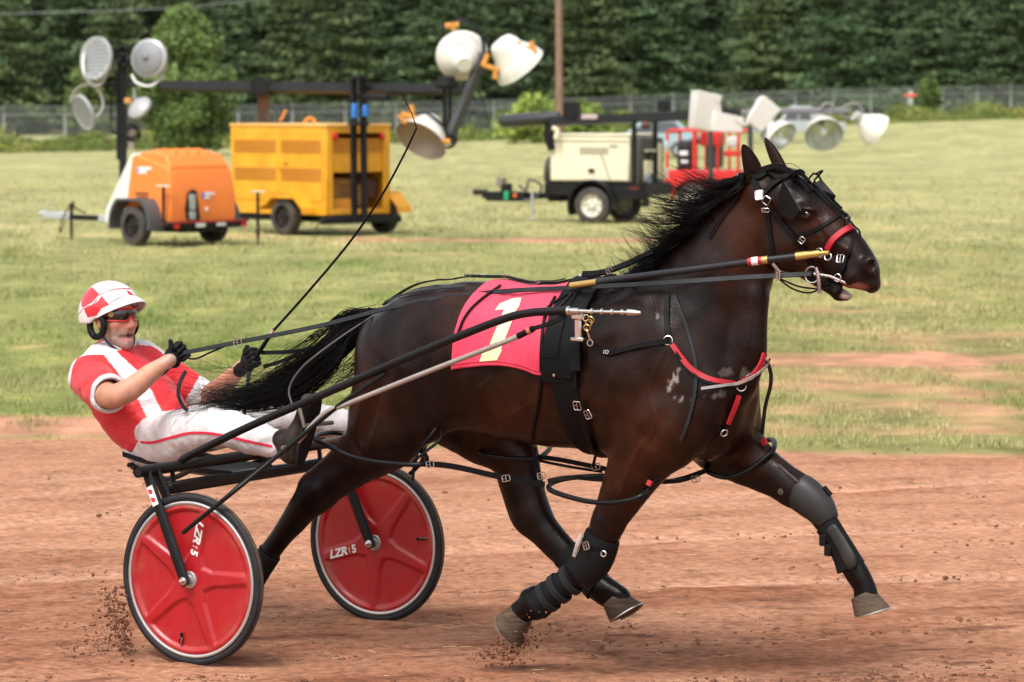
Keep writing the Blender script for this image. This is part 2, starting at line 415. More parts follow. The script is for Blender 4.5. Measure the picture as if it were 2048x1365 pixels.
seg(hs_, [(1668, 572, 0, 3), (1712, 584, 0, 9), (1730, 592, 0, 10)], 3.2, .006, 'sub')                    # open mouth
for s_ in (-1, 1):
    hs_.ell(PL(1742, 533, s_*.066), (.020, .034, .025), k=.006, op='sub')
    hs_.ell(PL(1612, 430, s_*.105), (.022, .012, .014), k=.01, op='sub')
for s_ in (-1, 1):
    hs_.cone(PL(1600, 500, s_*.085), PL(1690, 515, s_*.07), .012, .008, k=.03, op='sub')
# muscle lines
def groove(a, b, va, vb, r=.02, k=.05, d=0): hs_.cone(PL(*a, va), PL(*b, vb), r, r, k=k, op='sub')
groove((905, 700), (900, 850), -.33, -.31, .03, .06)
groove((1230, 690), (1235, 860), -.355, -.345, .035, .05)
groove((1455, 650), (1400, 700), -.2, -.25, .02, .05)
groove((760, 760), (720, 880), -.29, -.26, .02, .05)
groove((1345, 800), (1290, 880), -.32, -.29, .02, .05)
HV, HFc = hs_.mesh(2); del hs_
print('horse verts', len(HV))
# living surface: shallow muscle relief everywhere, veins on belly, shoulder, face and legs
_T = HFc[:, :3]; _n = np.cross(HV[_T[:, 1]]-HV[_T[:, 0]], HV[_T[:, 2]]-HV[_T[:, 0]]); HN = np.zeros_like(HV)
for c_ in range(4):
    for a_ in range(3): HN[:, a_] += np.bincount(HFc[:, c_], _n[:, a_], len(HV))
HN /= np.linalg.norm(HN, axis=1)[:, None]+1e-12
ctr_ = HV-np.array([0, 0, 0]); sgn_ = np.sign((HN[:, 1]*HV[:, 1]).sum()); HN *= sgn_
mus = np.array([noise.noise(Vector((v[0]*5.5+v[2]*3, v[1]*4, v[2]*3.2-v[0]*2)))*.0085+noise.noise(Vector((v[0]*15, v[1]*9, v[2]*9)))*.0032 for v in HV])
vx_, vy_ = projH(HV); vein = np.zeros(len(HV))
for pl_ in ([(1180, 905), (1120, 872), (1040, 868), (960, 850), (900, 862)], [(1290, 880), (1262, 930), (1240, 990), (1222, 1050)], [(1636, 470), (1648, 505), (1640, 535), (1610, 560)], [(1640, 440), (1662, 476), (1700, 505)], [(760, 900), (712, 950), (650, 998)], [(1490, 560), (1500, 640), (1488, 720)], [(1330, 700), (1300, 780), (1310, 850), (1290, 890)], [(980, 760), (940, 800), (930, 850)], [(1560, 930), (1600, 968)], [(1060, 810), (1010, 840), (990, 880)]):
    Q_ = spline([(x, y, 0) for x, y in pl_], 30)[:, :2]; dm = np.full(len(HV), 1e9)
    for q_ in Q_: dm = np.minimum(dm, (vx_-q_[0])**2+(vy_-q_[1])**2)
    vein = np.maximum(vein, np.exp(-dm/16.))
vein *= (HV[:, 1] < .2)
HV = HV+HN*(mus+.0040*vein)[:, None]
# coat colour: black points, brown bay patches
px_, py_ = projH(HV)
def blob(cx, cy, rx, ry, rot=0):
    c, s = math.cos(rot), math.sin(rot); x = px_-cx; y = py_-cy
    return np.exp(-(((x*c+y*s)/rx)**2+((-x*s+y*c)/ry)**2))
nz_ = np.array([noise.fractal(Vector(v)*3.1, 1., 2., 4) for v in HV])
nz2 = np.array([noise.fractal(Vector(v)*11+Vector((5, 3, 1)), 1., 2., 3) for v in HV])
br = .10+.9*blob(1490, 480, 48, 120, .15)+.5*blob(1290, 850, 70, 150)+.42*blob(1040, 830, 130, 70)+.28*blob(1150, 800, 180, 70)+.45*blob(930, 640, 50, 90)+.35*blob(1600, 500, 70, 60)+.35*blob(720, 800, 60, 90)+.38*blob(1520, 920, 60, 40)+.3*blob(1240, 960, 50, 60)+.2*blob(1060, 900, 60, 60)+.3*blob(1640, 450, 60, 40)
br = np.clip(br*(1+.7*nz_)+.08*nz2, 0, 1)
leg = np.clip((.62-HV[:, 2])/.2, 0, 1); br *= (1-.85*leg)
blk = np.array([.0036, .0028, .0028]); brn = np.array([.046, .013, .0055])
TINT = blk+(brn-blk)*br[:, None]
# dried sweat where straps rub, pink inside the mouth; nostrils dark red with hollow shade painted in
nz3 = np.array([noise.fractal(Vector((v[0]*42, v[1]*20, v[2]*17)), 1., 2., 3) for v in HV]); m_ = .7*nz2+.3*nz_+.9*nz3
for (cx, cy, rx, ry, st) in ((1350, 780, 10, 28, .55), (1420, 792, 26, 8, .2), (1318, 640, 5, 13, .45), (1440, 744, 22, 5, .14), (1505, 750, 16, 9, .14)):
    f = blob(cx, cy, rx, ry)*(HV[:, 1] < .02); f = np.clip((f-.62+1.1*m_)*3, 0, 1)*(blob(cx, cy, rx*1.6, ry*1.6) > .25)*st
    TINT = TINT*(1-f[:, None])+np.array([.42, .38, .35])*f[:, None]
mouth = np.clip(blob(1706, 577, 32, 13)*2.4-.7, 0, 1)*(py_ > 563)*(np.abs(HV[:, 1]) < .06)
TINT = TINT*(1-mouth[:, None])+np.array([.22, .07, .06])*mouth[:, None]
foam = np.clip(blob(1694, 592, 16, 9)*2-.8+.5*m_, 0, 1)*(py_ > 575)*(blob(1694, 592, 20, 14)>.3)
TINT = TINT*(1-foam[:, None])+np.array([.5, .42, .38])*foam[:, None]
nos = np.clip(blob(1743, 533, 13, 11)*2-.8, 0, 1)*.8; TINT = TINT*(1-nos[:, None])+np.array([.016, .004, .0035])*nos[:, None]
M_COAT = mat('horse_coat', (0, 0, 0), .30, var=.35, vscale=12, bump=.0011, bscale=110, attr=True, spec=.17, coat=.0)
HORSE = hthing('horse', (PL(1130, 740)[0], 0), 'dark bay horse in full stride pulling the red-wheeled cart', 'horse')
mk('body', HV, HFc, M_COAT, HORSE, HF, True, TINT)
HB = bvh_of(HV, HFc)
# eye
M_EYE = mat('eye_glass', (.01, .006, .004), .06, coat=1)
for s_ in (-1, 1):
    MB().sphere(PL(1612, 430, s_*.083), (.019, .013, .017)).build('eye', M_EYE, HORSE, HF)
# hooves: slanted truncated cones with a ridge at the coronet and a bright shoe
M_HOOF = mat('hoof_horn', (.105, .070, .046), .7, col2=(.045, .032, .023), spec=.2, vscale=16, bump=.003, bscale=50, stretch=(1, 1, 4))
M_SHOE = mat('shoe_metal', (.55, .54, .52), .3, 1.)
def hoof(name, top, bot, toe, v, rt, rb, flat=.9):
    # top: coronet centre px, bot: sole centre px, toe: toe px ; builds an oval lofted from coronet to sole
    a = PL(*top, v); b = PL(*bot, v); t = PL(*toe, v); axis = unit(b-a); f = unit((t-b)-axis*((t-b)@axis)); s = np.cross(axis, f)
    q = sc(a); rt /= q; rb /= q; L = np.linalg.norm(t-b); V = []; n = 28; m = 7
    for i in range(m):
        w = i/(m-1); c = a+(b-a)*w
        for k in range(n):
            th = 2*math.pi*k/n; cf = math.cos(th); R = rt+(rb-rt)*w
            fl = R*cf*(1.+.25*w) if cf > 0 else R*cf*.85
            dz = -.012*w*(1 if cf > 0 else .2)
            rip = 1+.015*math.sin(i*3.1)
            V.append(c+f*fl*rip+s*R*flat*math.sin(th)*rip+axis*(0.012*cf*w))
    F = [(i*n+k, i*n+(k+1) % n, (i+1)*n+(k+1) % n, (i+1)*n+k) for i in range(m-1) for k in range(n)]
    F += [tuple(range(n)), tuple((m-1)*n+k for k in range(n))[::-1]]
    h = mk('hoof', V, F, M_HOOF, HORSE, HF)
    c = np.array(V[-n:]); cc = c.mean(0); sh = [cc+(p-cc)*.96+axis*.004 for p in c]
    keep = [sh[k % n] for k in range(-11, 12)]
    MB().tube(keep, .007, 6, flat=.6, upv=axis).build('horseshoe', M_SHOE, h, HF)
    return h
hoof('hoof', (1724, 1190), (1740, 1226), (1774, 1238), LF, 28, 36)
hoof('hoof', (1226, 1200), (1248, 1230), (1286, 1226), LF, 28, 37)
hoof('hoof', (1042, 1226), (1016, 1256), (1014, 1300), LN, 29, 38)
hoof('hoof', (440, 1240), (424, 1264), (395, 1285), LN, 27, 36)
# ---------------------------------------------------------------- mane and tail
M_HAIR = mat('black_hair', (.0050, .0040, .0040), .42, attr=False, spec=.12)
M_EARIN = mat('horse_coat_ear', (.014, .006, .004), .6, spec=.1)
for (b0, m0, t0, vb, out) in (((1512, 362), (1500, 322), (1486, 289), -.055, -1), ((1570, 346), (1549, 306), (1530, 276), .055, 1)):
    P = spline([PL(*b0, vb), PL(*m0, vb*1.25), PL(*t0, vb*1.35)], 14); V = []; n = 18
    for i, p in enumerate(P):
        w = i/(len(P)-1); T = unit(P[min(i+1, len(P)-1)]-P[max(i-1, 0)]); R = .036*(math.sin(math.pi*min(1, (.40+.60*w)))**.8)*(1 if w < .98 else .3)+.002
        fw = unit(np.array([.75, out*.55, 0])-T*(T@np.array([.75, out*.55, 0]))); sd = np.cross(T, fw)
        for k in range(n):
            th = 2*math.pi*k/n; cf = math.cos(th)
            q = R*.8*cf if cf < .25 else R*.8*(.5-cf)*(.9 if w > .12 else .3)     # the front is cupped inward
            V.append(p+fw*q+sd*R*math.sin(th))
    F = [(i*n+k, i*n+(k+1) % n, (i+1)*n+(k+1) % n, (i+1)*n+k) for i in range(len(P)-1) for k in range(n)]+[tuple((len(P)-1)*n+k for k in range(n))]
    mk('ear', V, F, M_EARIN, HORSE, HF, angle=180)
def strands(name, paths, r0, root, r_mid=None, sides=3):
    V = []; F = []; n = 0
    for P, r in paths:
        P = np.asarray(P); m = len(P); T = np.gradient(P, axis=0); T /= np.linalg.norm(T, axis=1)[:, None]+1e-9
        N = np.cross(T, [.13, .9, .2]); N /= np.linalg.norm(N, axis=1)[:, None]+1e-9; B = np.cross(T, N)
        w = np.linspace(0, 1, m); rr = r*np.clip((1-w)**.6, .12, 1)
        th = np.arange(sides)*2*math.pi/sides
        ring = P[:, None]+rr[:, None, None]*(np.cos(th)[None, :, None]*N[:, None]+np.sin(th)[None, :, None]*B[:, None])
        V.append(ring.reshape(-1, 3)); i = np.arange(m-1)[:, None]*sides; k = np.arange(sides)[None]; k2 = (k+1) % sides
        F.append(np.stack([i+k, i+k2, i+sides+k2, i+sides+k], -1).reshape(-1, 4)+n); n += m*sides
    return mk(name, np.vstack(V), np.vstack(F), M_HAIR, root, HF)
def hair_path(ctrl, nj, amp, n=22):
    P = spline(ctrl, n); m = len(P); w = np.linspace(0, 1, m)
    ph = rng.uniform(0, 6.28, 3); fr = rng.uniform(1.2, 3.2, 3)
    P = P+amp*(w**1.3)[:, None]*np.stack([np.sin(fr[i]*6.28*w*nj+ph[i]) for i in range(3)], 1)
    return P
mp = []
def lerp(a, b, t): return a+(b-a)*t
crest = np.array([(1268, 556), (1300, 528), (1340, 492), (1385, 450), (1430, 408), (1470, 376), (1502, 356)], float)
tipsA = np.array([(1140, 588), (1222, 520), (1228, 470), (1240, 424), (1268, 382), (1306, 346), (1356, 328)], float)
def cur(A, t):
    i = min(int(t*(len(A)-1)), len(A)-2); f = t*(len(A)-1)-i; return A[i]*(1-f)+A[i+1]*f
def lock(ctrl, n, spread, amp, r, m=20, tipf=.35):      # a lock: strands that start apart, run together and fray at the tip
    base = spline(ctrl, m); m = len(base); w = np.linspace(0, 1, m); ph = rng.uniform(0, 6.28, 3); fr = rng.uniform(.5, 1.1, 3)
    base = base+(amp*w**1.2)[:, None]*np.stack([np.sin(fr[i]*6.28*w+ph[i]) for i in range(3)], 1)
    out = []
    for _ in range(n):
        o = rng.normal(0, 1, 3)*spread; o2 = rng.normal(0, 1, 3)*spread*tipf; q = o[None]*(1-w)[:, None]+o2[None]*(np.sin(w*3.14)*.6+w**2*.9)[:, None]
        e = int(m*rng.uniform(.62, 1)); out.append(((base+q)[:max(e, 5)], r*rng.uniform(.7, 1.3)))
    return out
for k in range(150):
    t = (k+rng.uniform(0, 1))/150; c = cur(crest, t)+rng.normal(0, 2, 2); tp = cur(tipsA, min(1, max(0, t+rng.normal(0, .07))))+rng.normal(0, 12, 2)
    lg = rng.uniform() < (.38 if t < .5 else .6); ln = (rng.uniform(.9, 1.25) if lg else rng.uniform(.4, .9))*(1 if t < .85 else .85); tp = c+(tp-c)*ln; d = tp-c; v0 = rng.uniform(-.04, .0); vt = rng.uniform(-.20, .0)
    sag = (42 if t < .5 else 24)*ln; mid = c+d*.38+np.array([0, sag+rng.normal(0, 8)]); m2 = c+d*.72+np.array([0, sag*.75+rng.normal(0, 8)])
    mp += lock([PL(*(c+[9, 12]), v0), PL(*c, v0-.02), PL(*mid, lerp(v0, vt, .4)-.04), PL(*m2, lerp(v0, vt, .75)-.02), PL(*tp, vt)], int(rng.integers(6, 10)) if lg else int(rng.integers(14, 22)), .019, .016 if lg else .010, .0016, 20, .14)
for k in range(420):                        # short dense hair hugging the crest
    t = rng.uniform(0.0, 1); c = cur(crest, t)+rng.normal(0, 3, 2); v0 = rng.uniform(-.04, .02)
    d = np.array([-60, 42])*rng.uniform(.5, 1.2)
    q = [PL(*(c+[10, 12]), v0), PL(*(c+[-4, 0]), v0-.03), PL(*(c+d*.5), v0-.07), PL(*(c+d), v0-.09)]
    mp.append((hair_path(q, .4, .006, 12), rng.uniform(.002, .004)))
for k in range(60):                         # forelock
    c = np.array([1535+rng.normal(0, 8), 348+rng.normal(0, 4)]); e = np.array([1605+rng.normal(0, 10), 372+rng.normal(0, 12)])
    mp.append((hair_path([PL(*c, -.01), PL(*((c+e)/2+[0, -14]), -.03), PL(*e, -.05)], .5, .006, 10), .0022))
strands('mane', mp, 0, HORSE)
tp_ = []
for k in range(150):
    s_ = rng.normal(0, 1.0)
    st = np.array([762, 636])+np.array([rng.uniform(-26, 4), rng.uniform(-8, 12)])
    a1 = np.array([694, 664+12*s_])+rng.normal(0, 5, 2); a2 = np.array([644+rng.normal(0, 8), 722+17*s_]); a3 = np.array([580+rng.normal(0, 12), 774+22*s_]); a4 = np.array([505+rng.normal(0, 12), 800+14*s_]); a5 = np.array([432+rng.normal(0, 14), 812+9*s_+rng.normal(0, 5)])
    if rng.uniform() < .45: a6 = np.array([365+rng.normal(0, 14), 834+rng.normal(0, 10)]); a7 = np.array([338+rng.normal(0, 12), 872+rng.normal(0, 14)])
    else: a5 = a5+[0, -14+rng.normal(0, 8)]; a6 = np.array([385+rng.normal(0, 24), 778+rng.normal(0, 22)]); a7 = a6+np.array([-26, -14+rng.normal(0, 10)])
    vs = [.0, -.02, -.05, -.08, -.14, -.2, -.27, -.3]; vo = rng.normal(0, .03); ctr = [st, a1, a2, a3, a4, a5, a6, a7]; cut = rng.choice([5, 6, 7, 8], p=[.3, .3, .25, .15])
    tp_ += lock([PL(*c, vv+vo*min(1, i/2)) for i, (c, vv) in enumerate(zip(ctr, vs))][:cut], 12, .015, .007, .0017, 32, .9)
for k in range(90):                         # loose curls under the tail and against the thigh
    st = np.array([745+rng.normal(0, 10), 660+rng.normal(0, 10)]); e = np.array([640+rng.normal(0, 34), 768+rng.normal(0, 16)])
    m = np.array([712+rng.normal(0, 10), 735+rng.normal(0, 16)])
    tp_.append((hair_path([PL(*st, -.02), PL(*m, -.06), PL(*e, -.09)], .8, .012, 18), .0013))
for k in range(60):                         # flyaways above
    st = np.array([640+rng.normal(0, 20), 735+rng.normal(0, 14)]); e = np.array([300+rng.uniform(0, 200), 740+rng.normal(0, 22)])
    m = (st+e)/2+np.array([0, 28+rng.normal(0, 12)])
    tp_.append((hair_path([PL(*st, -.06), PL(*m, -.16), PL(*e, -.24)], .5, .006, 22), .0010))
strands('tail', tp_, 0, HORSE)
# ================================================================ THE CART (race bike)
M_BLK = mat('black_paint', (.007, .007, .0075), .33, var=.2, vscale=20, coat=.0, spec=.22)
M_RUB = mat('tyre_rubber', (.018, .018, .021), .6, spec=.25, var=.25, vscale=14, bump=.0015, bscale=70)
M_TREAD = mat('dusty_tread', (.13, .075, .05), .85, col2=(.05, .038, .032), vscale=12)
M_STEEL = mat('bright_steel', (.62, .60, .58), .25, 1.)
M_RIM = mat('rim_alloy', (.50, .49, .48), .38, .7)
M_RED = mat('red_disc_plastic', (.46, .008, .014), .38, var=.10, vscale=5, coat=.12, attr=True)
def sst_(x, a, b): t = np.clip((x-a)/(b-a), 0, 1); return t*t*(3-2*t)
M_WHT = mat('white_print', (.75, .74, .72), .5)
M_GREYROD = mat('dull_grey_rod', (.32, .28, .26), .38, .35, var=.15, vscale=10)
M_LEATH = mat('black_strap', (.0045, .004, .0045), .5, spec=.12, var=.3, vscale=25, bump=.0006, bscale=120)
M_GREYSTRAP = mat('worn_grey_strap', (.018, .020, .023), .45, spec=.18, var=.25, vscale=25)
def text_geo(body, size, shear=0., bold=.0, extrude=.0, sx=1., font_space=1.):
    c = bpy.data.curves.new('t', 'FONT'); c.body = body; c.size = size; c.shear = shear; c.offset = bold; c.extrude = extrude; c.space_character = font_space
    c.resolution_u = 3; o = bpy.data.objects.new('t', c); SC.collection.objects.link(o); bpy.context.view_layer.update()
    me = bpy.data.meshes.new_from_object(o.evaluated_get(bpy.context.evaluated_depsgraph_get()))
    V = np.array([tuple(v.co) for v in me.vertices]); F = [tuple(p.vertices) for p in me.polygons]
    bpy.data.objects.remove(o); bpy.data.meshes.remove(me); V[:, 0] *= sx
    return V, F
SULKY = hthing('racing_cart', (0, 0), 'two-wheeled black racing cart with solid red disc wheels behind the horse', 'racing cart')
def ang_h(r, th, a0, RO=.292):
    # height of the pressed five-armed star at radius r and angle th
    best = 9
    for k in range(5):
        d = abs((th-a0-k*2*math.pi/5+math.pi) % (2*math.pi)-math.pi)
        if d < math.pi/2: best = min(best, abs(r*math.sin(d))-(.030-.016*min(1, r/.27)+.05*max(0, (.115-r)/.115)))
    def ss(x, a, b): t = min(1, max(0, (x-a)/(b-a))); return t*t*(3-2*t)
    return max(1-ss(best, 0, .013), ss(r, RO-.028, RO-.012), 1-ss(r, .075, .09))
def wheel(v0, a0, label, valve_a):
    c = np.array([0, v0, WR]); n = 160; side = -1.
    wh = bpy.data.objects.new('wheel', None); SC.collection.objects.link(wh); wh.parent = SULKY; wh.location = tuple(c); wh['label'] = label
    def P(r, th, y): return c+np.array([r*math.cos(th), y, r*math.sin(th)])
    def ringmesh(prof, nm, m, nn=n, par=None):
        V = [P(r, 2*math.pi*k/nn, y) for (r, y) in prof for k in range(nn)]; L = len(prof)
        F = [(i*nn+k, i*nn+(k+1) % nn, ((i+1) % L)*nn+(k+1) % nn, ((i+1) % L)*nn+k) for i in range(L) for k in range(nn)]
        return mk(nm, V, F, m, par or wh, HF)
    tp = [(WR-.017+.0165*math.cos(a), .0175*math.sin(a)) for a in np.linspace(0, 2*math.pi, 16, endpoint=False)]
    ty = ringmesh(tp, 'tyre', M_RUB)
    ringmesh([(WR+.0003, -.0105), (WR+.0016, -.004), (WR+.0016, .004), (WR+.0003, .0105), (WR-.003, .0), ], 'tread', M_TREAD, par=ty)
    ringmesh([(.322, -.016), (.316, -.0185), (.309, -.016), (.306, .0), (.309, .016), (.316, .0185), (.322, .016)], 'rim', M_RIM)
    # disc: polar grid pressed with the star, on both faces
    rs = np.concatenate([np.linspace(.03, .10, 10), np.linspace(.108, .262, 22), np.linspace(.266, .308, 12)])
    V = []; m = len(rs); nn = 240
    for sd in (-1, 1):
        for r in rs:
            for k in range(nn):
                th = 2*math.pi*k/nn; hgt = ang_h(r, th, a0, .305); y = (.006+.011*hgt)*(1 if r < .303 else .8)
                V.append(P(r, th, sd*y))
    F = []
    for s_ in (0, 1):
        b = s_*m*nn
        for i in range(m-1):
            for k in range(nn):
                f = (b+i*nn+k, b+i*nn+(k+1) % nn, b+(i+1)*nn+(k+1) % nn, b+(i+1)*nn+k); F.append(f if s_ == 0 else f[::-1])
    Vn = np.array(V)-c; rr = np.hypot(Vn[:, 0], Vn[:, 2]); ns_ = np.array([noise.fractal(Vector(q)*14+Vector((v0*9, 0, 0)), 1., 2., 4) for q in Vn]); n5 = np.array([noise.noise(Vector(q)*90) for q in Vn])
    dust = np.clip(.02+.30*sst_(rr, .22, .31)*(.4+ns_)+.30*np.clip(n5-.42, 0, 1)*(rr > .12)+.05*ns_, 0, .5)[:, None]
    mk('disc', V, F, M_RED, wh, HF, angle=180, tint=np.array([.35, .005, .011])*(1-dust)+np.array([.30, .13, .085])*dust)
    # lettering on one arm, reading from rim to hub, on the outer face seen from the stand
    a = a0+2*math.pi/5*TXT[label][0]; inw = -np.array([math.cos(a), 0, math.sin(a)]); upd = np.array([inw[2]*-1, 0, inw[0]]) 
    bodyV = MB()
    for (tx, size, r0, sh, bold, sx, dy) in (('LZR', .050, .256, .32, .0022, 1.12, -.019), ('V', .022, .146, 0, .0002, .8, -.006), ('T', .016, .146, 0, .0002, .8, -.02), ('5', .048, .128, .05, .0022, 1., -.019)):
        tv, tf = text_geo(tx, size, sh, bold, 0, sx)
        Q = [c+inw*(x-r0)+upd*(y+dy)+np.array([0, -.0195, 0]) for x, y, z in tv]; bodyV.add(Q, tf)
    bodyV.build('lettering', M_WHT, wh, HF, smooth=False)
    # valve slot
    va = valve_a; mm = MB()
    for r, hw in ((.262, .013), (.236, .010)):
        q = P(r, va, -.0155); t = np.array([-math.sin(va), 0, math.cos(va)]); e = np.array([math.cos(va), 0, math.sin(va)])
        mm.prism([q+e*hw*math.cos(x)*1.1+t*.008*math.sin(x) for x in np.linspace(0, 6.28, 12, endpoint=False)], (0, -.003, 0))
    mm.build('valve_slot', M_BLK, wh, HF)
    MB().tube([P(.29, va, -.012), P(.245, va+.02, -.021)], .0035, 6).build('valve', M_STEEL, wh, HF)
    hb = MB(); hb.lathe(c, (0, side, 0), [(.0, .036), (.02, .036), (.024, .033), (.026, .022), (.034, .020), (.036, .0)], 28); hb.lathe(c, (0, 1, 0), [(.0, .036), (.02, .036), (.026, .022), (.036, .018), (.037, 0)], 28)
    hb.build('hub', M_RIM, wh, HF)
    return wh
TXT = {'near disc wheel with white lettering on the raised arm pointing up': (1,), 'far disc wheel with white lettering on the arm pointing left': (4,)}
wheel(-HALF, math.radians(4), 'near disc wheel with white lettering on the raised arm pointing up', math.radians(-101))
wheel(HALF, math.radians(-92), 'far disc wheel with white lettering on the arm pointing left', math.radians(8))
# forks
ZB = PL(292, 942, -HALF-.03)[2]; UB = PL(292, 942, -HALF-.03)[0]
for s_, nm in ((-1, 'near'), (1, 'far')):
    for o_, vs in ((1, .052), (-1, .05)):
        y = s_*(HALF) - .052*1 if o_ == 1 else s_*HALF+.052
        b = np.array([.0, y, WR]); t = np.array([UB, s_*HALF+(-.03 if o_ == 1 else .03), ZB]); m = t+(b-t)*.72
        f = MB().tube([t, m, b+(t-b)*.08, b-(t-b)*.04], [.024, .025, .025, .021], 16, flat=.5, upv=(0, 1, 0)); fk = f.build('fork', M_BLK, SULKY, HF)
        bolt = MB(); bolt.lathe(b, (0, -1 if o_ == 1 else 1, 0), [(0, .017), (.012, .017), (.013, .010), (.026, .010), (.027, .005), (.034, .004), (.035, 0)], 14); bolt.build('axle_nut', M_STEEL, fk, HF)
# sticker on the near fork
sk = MB(); b = np.array([0, -HALF-.052, WR]); t = np.array([UB, -HALF-.03, ZB]); dd = unit(b-t); sd = unit(np.cross(dd, (0, 1, 0)))
c0 = t+dd*.11+np.array([0, -.013, 0]); sk.box(c0, (.001, .001, .001))
sk = MB().prism([c0-dd*.042-sd*.016, c0+dd*.042-sd*.016, c0+dd*.042+sd*.016, c0-dd*.042+sd*.016], (0, -.002, 0)); stk = sk.build('sticker', M_WHT, SULKY, HF)
mm = MB()
for q in (-.022, .014): mm.prism([c0+dd*(q-.011)-sd*.012, c0+dd*(q+.008)-sd*.012, c0+dd*(q+.014)+sd*.004, c0+dd*(q-.002)+sd*.010], (0, -.0035, 0))
mm.build('sticker_print', mat('red_print', (.5, .03, .04), .5), stk, HF)
# crossbar between the fork heads, open-ended, and a second beam under it
cb = MB().tube([(UB, -HALF-.085, ZB), (UB+.0, HALF+.085, ZB)], .024, 18, caps=False).tube([(UB, -HALF-.083, ZB), (UB, -HALF+.02, ZB)], .019, 16)
cb.build('crossbar', mat('worn_black_paint', (.010, .010, .0105), .4, spec=.25, var=.3, vscale=18), SULKY, HF)
MB().bbox(((UB+.01), 0, ZB-.085), (.045, HALF*1.72, .05)).build('under_beam', M_BLK, SULKY, HF)
for v_ in (-.52, .52): MB().tube([(UB, v_, ZB), (UB+.01, v_*1.0, ZB-.085)], .010, 8).build('beam_strut', M_BLK, SULKY, HF)
# shafts
def shaft_path(s_):
    px = [(352, 926, -.47), (480, 862, -.462), (640, 792, -.455), (800, 722, -.445), (930, 668, -.435), (1015, 636, -.428), (1060, 626, -.425), (1100, 623, -.42), (1136, 622, -.415)]
    P = spline([PL(*p) for p in px], 48); P[:, 1] *= -s_; return P
for s_ in (-1, 1):
    P = shaft_path(s_); P[:, 1] = np.abs(P[:, 1])*s_; P[0] = (UB, s_*.47, ZB+.01)
    sh = MB().tube(P, .0165, 14); shf = sh.build('shaft', M_BLK, SULKY, HF)
    e = P[-1]; d = unit(np.array([1, 0, .01]))
    tip = MB().lathe(e, d, [(0, .018), (.012, .018), (.014, .012), (.05, .012), (.052, .008), (.10, .0065)]+sum([[(.10+k*.045, .0065), (.104+k*.045, .012), (.113+k*.045, .012), (.117+k*.045, .0065)] for k in range(4)], [])+[(.262, .0065), (.268, .014), (.30, .012), (.305, .009), (.325, .008), (.327, 0)], 12)
    tip.build('shaft_hook', M_STEEL, shf, HF)
# struts from the forks up to the shafts and the pale pull rod
for s_ in (-1, 1):
    pts = [(366, 1066, -HALF-.055), (452, 996, -HALF-.036), (500, 957, -.63), (560, 908, -.55), (640, 842, -.49), (700, 795, -.47), (770, 748, -.45)]
    P = spline([PL(*p) for p in pts], 30); P[:, 1] = np.abs(P[:, 1])*s_
    MB().tube(P, .0098, 12).build('strut', M_BLK, SULKY, HF)
    pts = [(596, 884, -.50), (648, 828, -.485), (700, 806, -.47), (860, 742, -.45), (1000, 688, -.44), (1036, 673, -.435)]
    P = spline([PL(*p) for p in pts], 30); P[:, 1] = np.abs(P[:, 1])*s_
    rd = MB().tube(P, .0105, 12).build('pull_rod', M_GREYROD, SULKY, HF)
    a = P[-1]; b = PL(1068, 657, -.43); b[1] = abs(b[1])*s_
    MB().tube([a, a+(b-a)*.5, b], [.013, .0125, .012], 12).build('rod_grip', M_LEATH, rd, HF)
    MB().lathe(a+(b-a)*.72, unit(b-a), [(-.008, .0135), (-.008, .0155), (.008, .0155), (.008, .0135)], 14).build('grip_ring', mat('faded_red_ring', (.45, .12, .10), .5), rd, HF)
    c = PL(1132, 632, -.41); c[1] = abs(c[1])*s_
    P = spline([b, (b+c)/2+np.array([0, 0, -.006]), c], 12); MB().ribbon(P, np.tile([0, s_, .2], (len(P), 1)), .018, .006).build('pull_strap', M_LEATH, SULKY, HF)
# second near strut, behind
MB().tube([PL(445, 1002, -.35), PL(520, 935, -.36), PL(600, 872, -.38)], .0095, 10).build('strut', M_BLK, SULKY, HF)
# foot rests: crosswise stirrup bars on the shafts
for s_ in (-1, 1):
    a = PL(608, 852, -.46); a[1] = s_*.46; b = a+np.array([.02, -s_*.17, -.0])
    MB().tube([PL(598, 812, -.458)*np.array([1, -s_, 1]) if s_ > 0 else PL(598, 812, -.458), a, b], .0095, 10).build('foot_rest', mat('scuffed_metal', (.20, .18, .16), .45, .6), SULKY, HF)
MB().tube([(PL(640, 885, -.2)[0], -.46, PL(640, 885, -.2)[2]), (PL(640, 885, -.2)[0]-.02, .46, PL(640, 885, -.2)[2])], .010, 10).build('front_bar', mat('scuffed_metal', (.2, .18, .16), .45, .6), SULKY, HF)
# seat
SZ = PL(330, 930, 0)[2]; U0 = PL(245, 930, -.2)[0]; V = []; nu, nv = 14, 13
for sgn in (0, 1):
    for i in range(nu):
        w = i/(nu-1); u = U0+(UB+.02-U0)*w
        for j in range(nv):
            vv = (j/(nv-1)*2-1); hw = .20*(1-.25*w)
            z = SZ+.045*(1-w)**3+.028*abs(vv)**2.5-.012*w; V.append((u, vv*hw, z-.022*sgn))
F = []; q = nu*nv
for i in range(nu-1):
    for j in range(nv-1):
        a = i*nv+j; F += [(a, a+nv, a+nv+1, a+1), (q+a, q+a+1, q+a+nv+1, q+a+nv)]
for j in range(nv-1): F += [(j, j+1, q+j+1, q+j), ((nu-1)*nv+j, q+(nu-1)*nv+j, q+(nu-1)*nv+j+1, (nu-1)*nv+j+1)]
for i in range(nu-1): F += [(i*nv, q+i*nv, q+(i+1)*nv, (i+1)*nv), (i*nv+nv-1, (i+1)*nv+nv-1, q+(i+1)*nv+nv-1, q+i*nv+nv-1)]
mk('seat', V, F, mat('seat_vinyl', (.008, .008, .009), .42, spec=.2, bump=.001, bscale=50), SULKY, HF, angle=60)
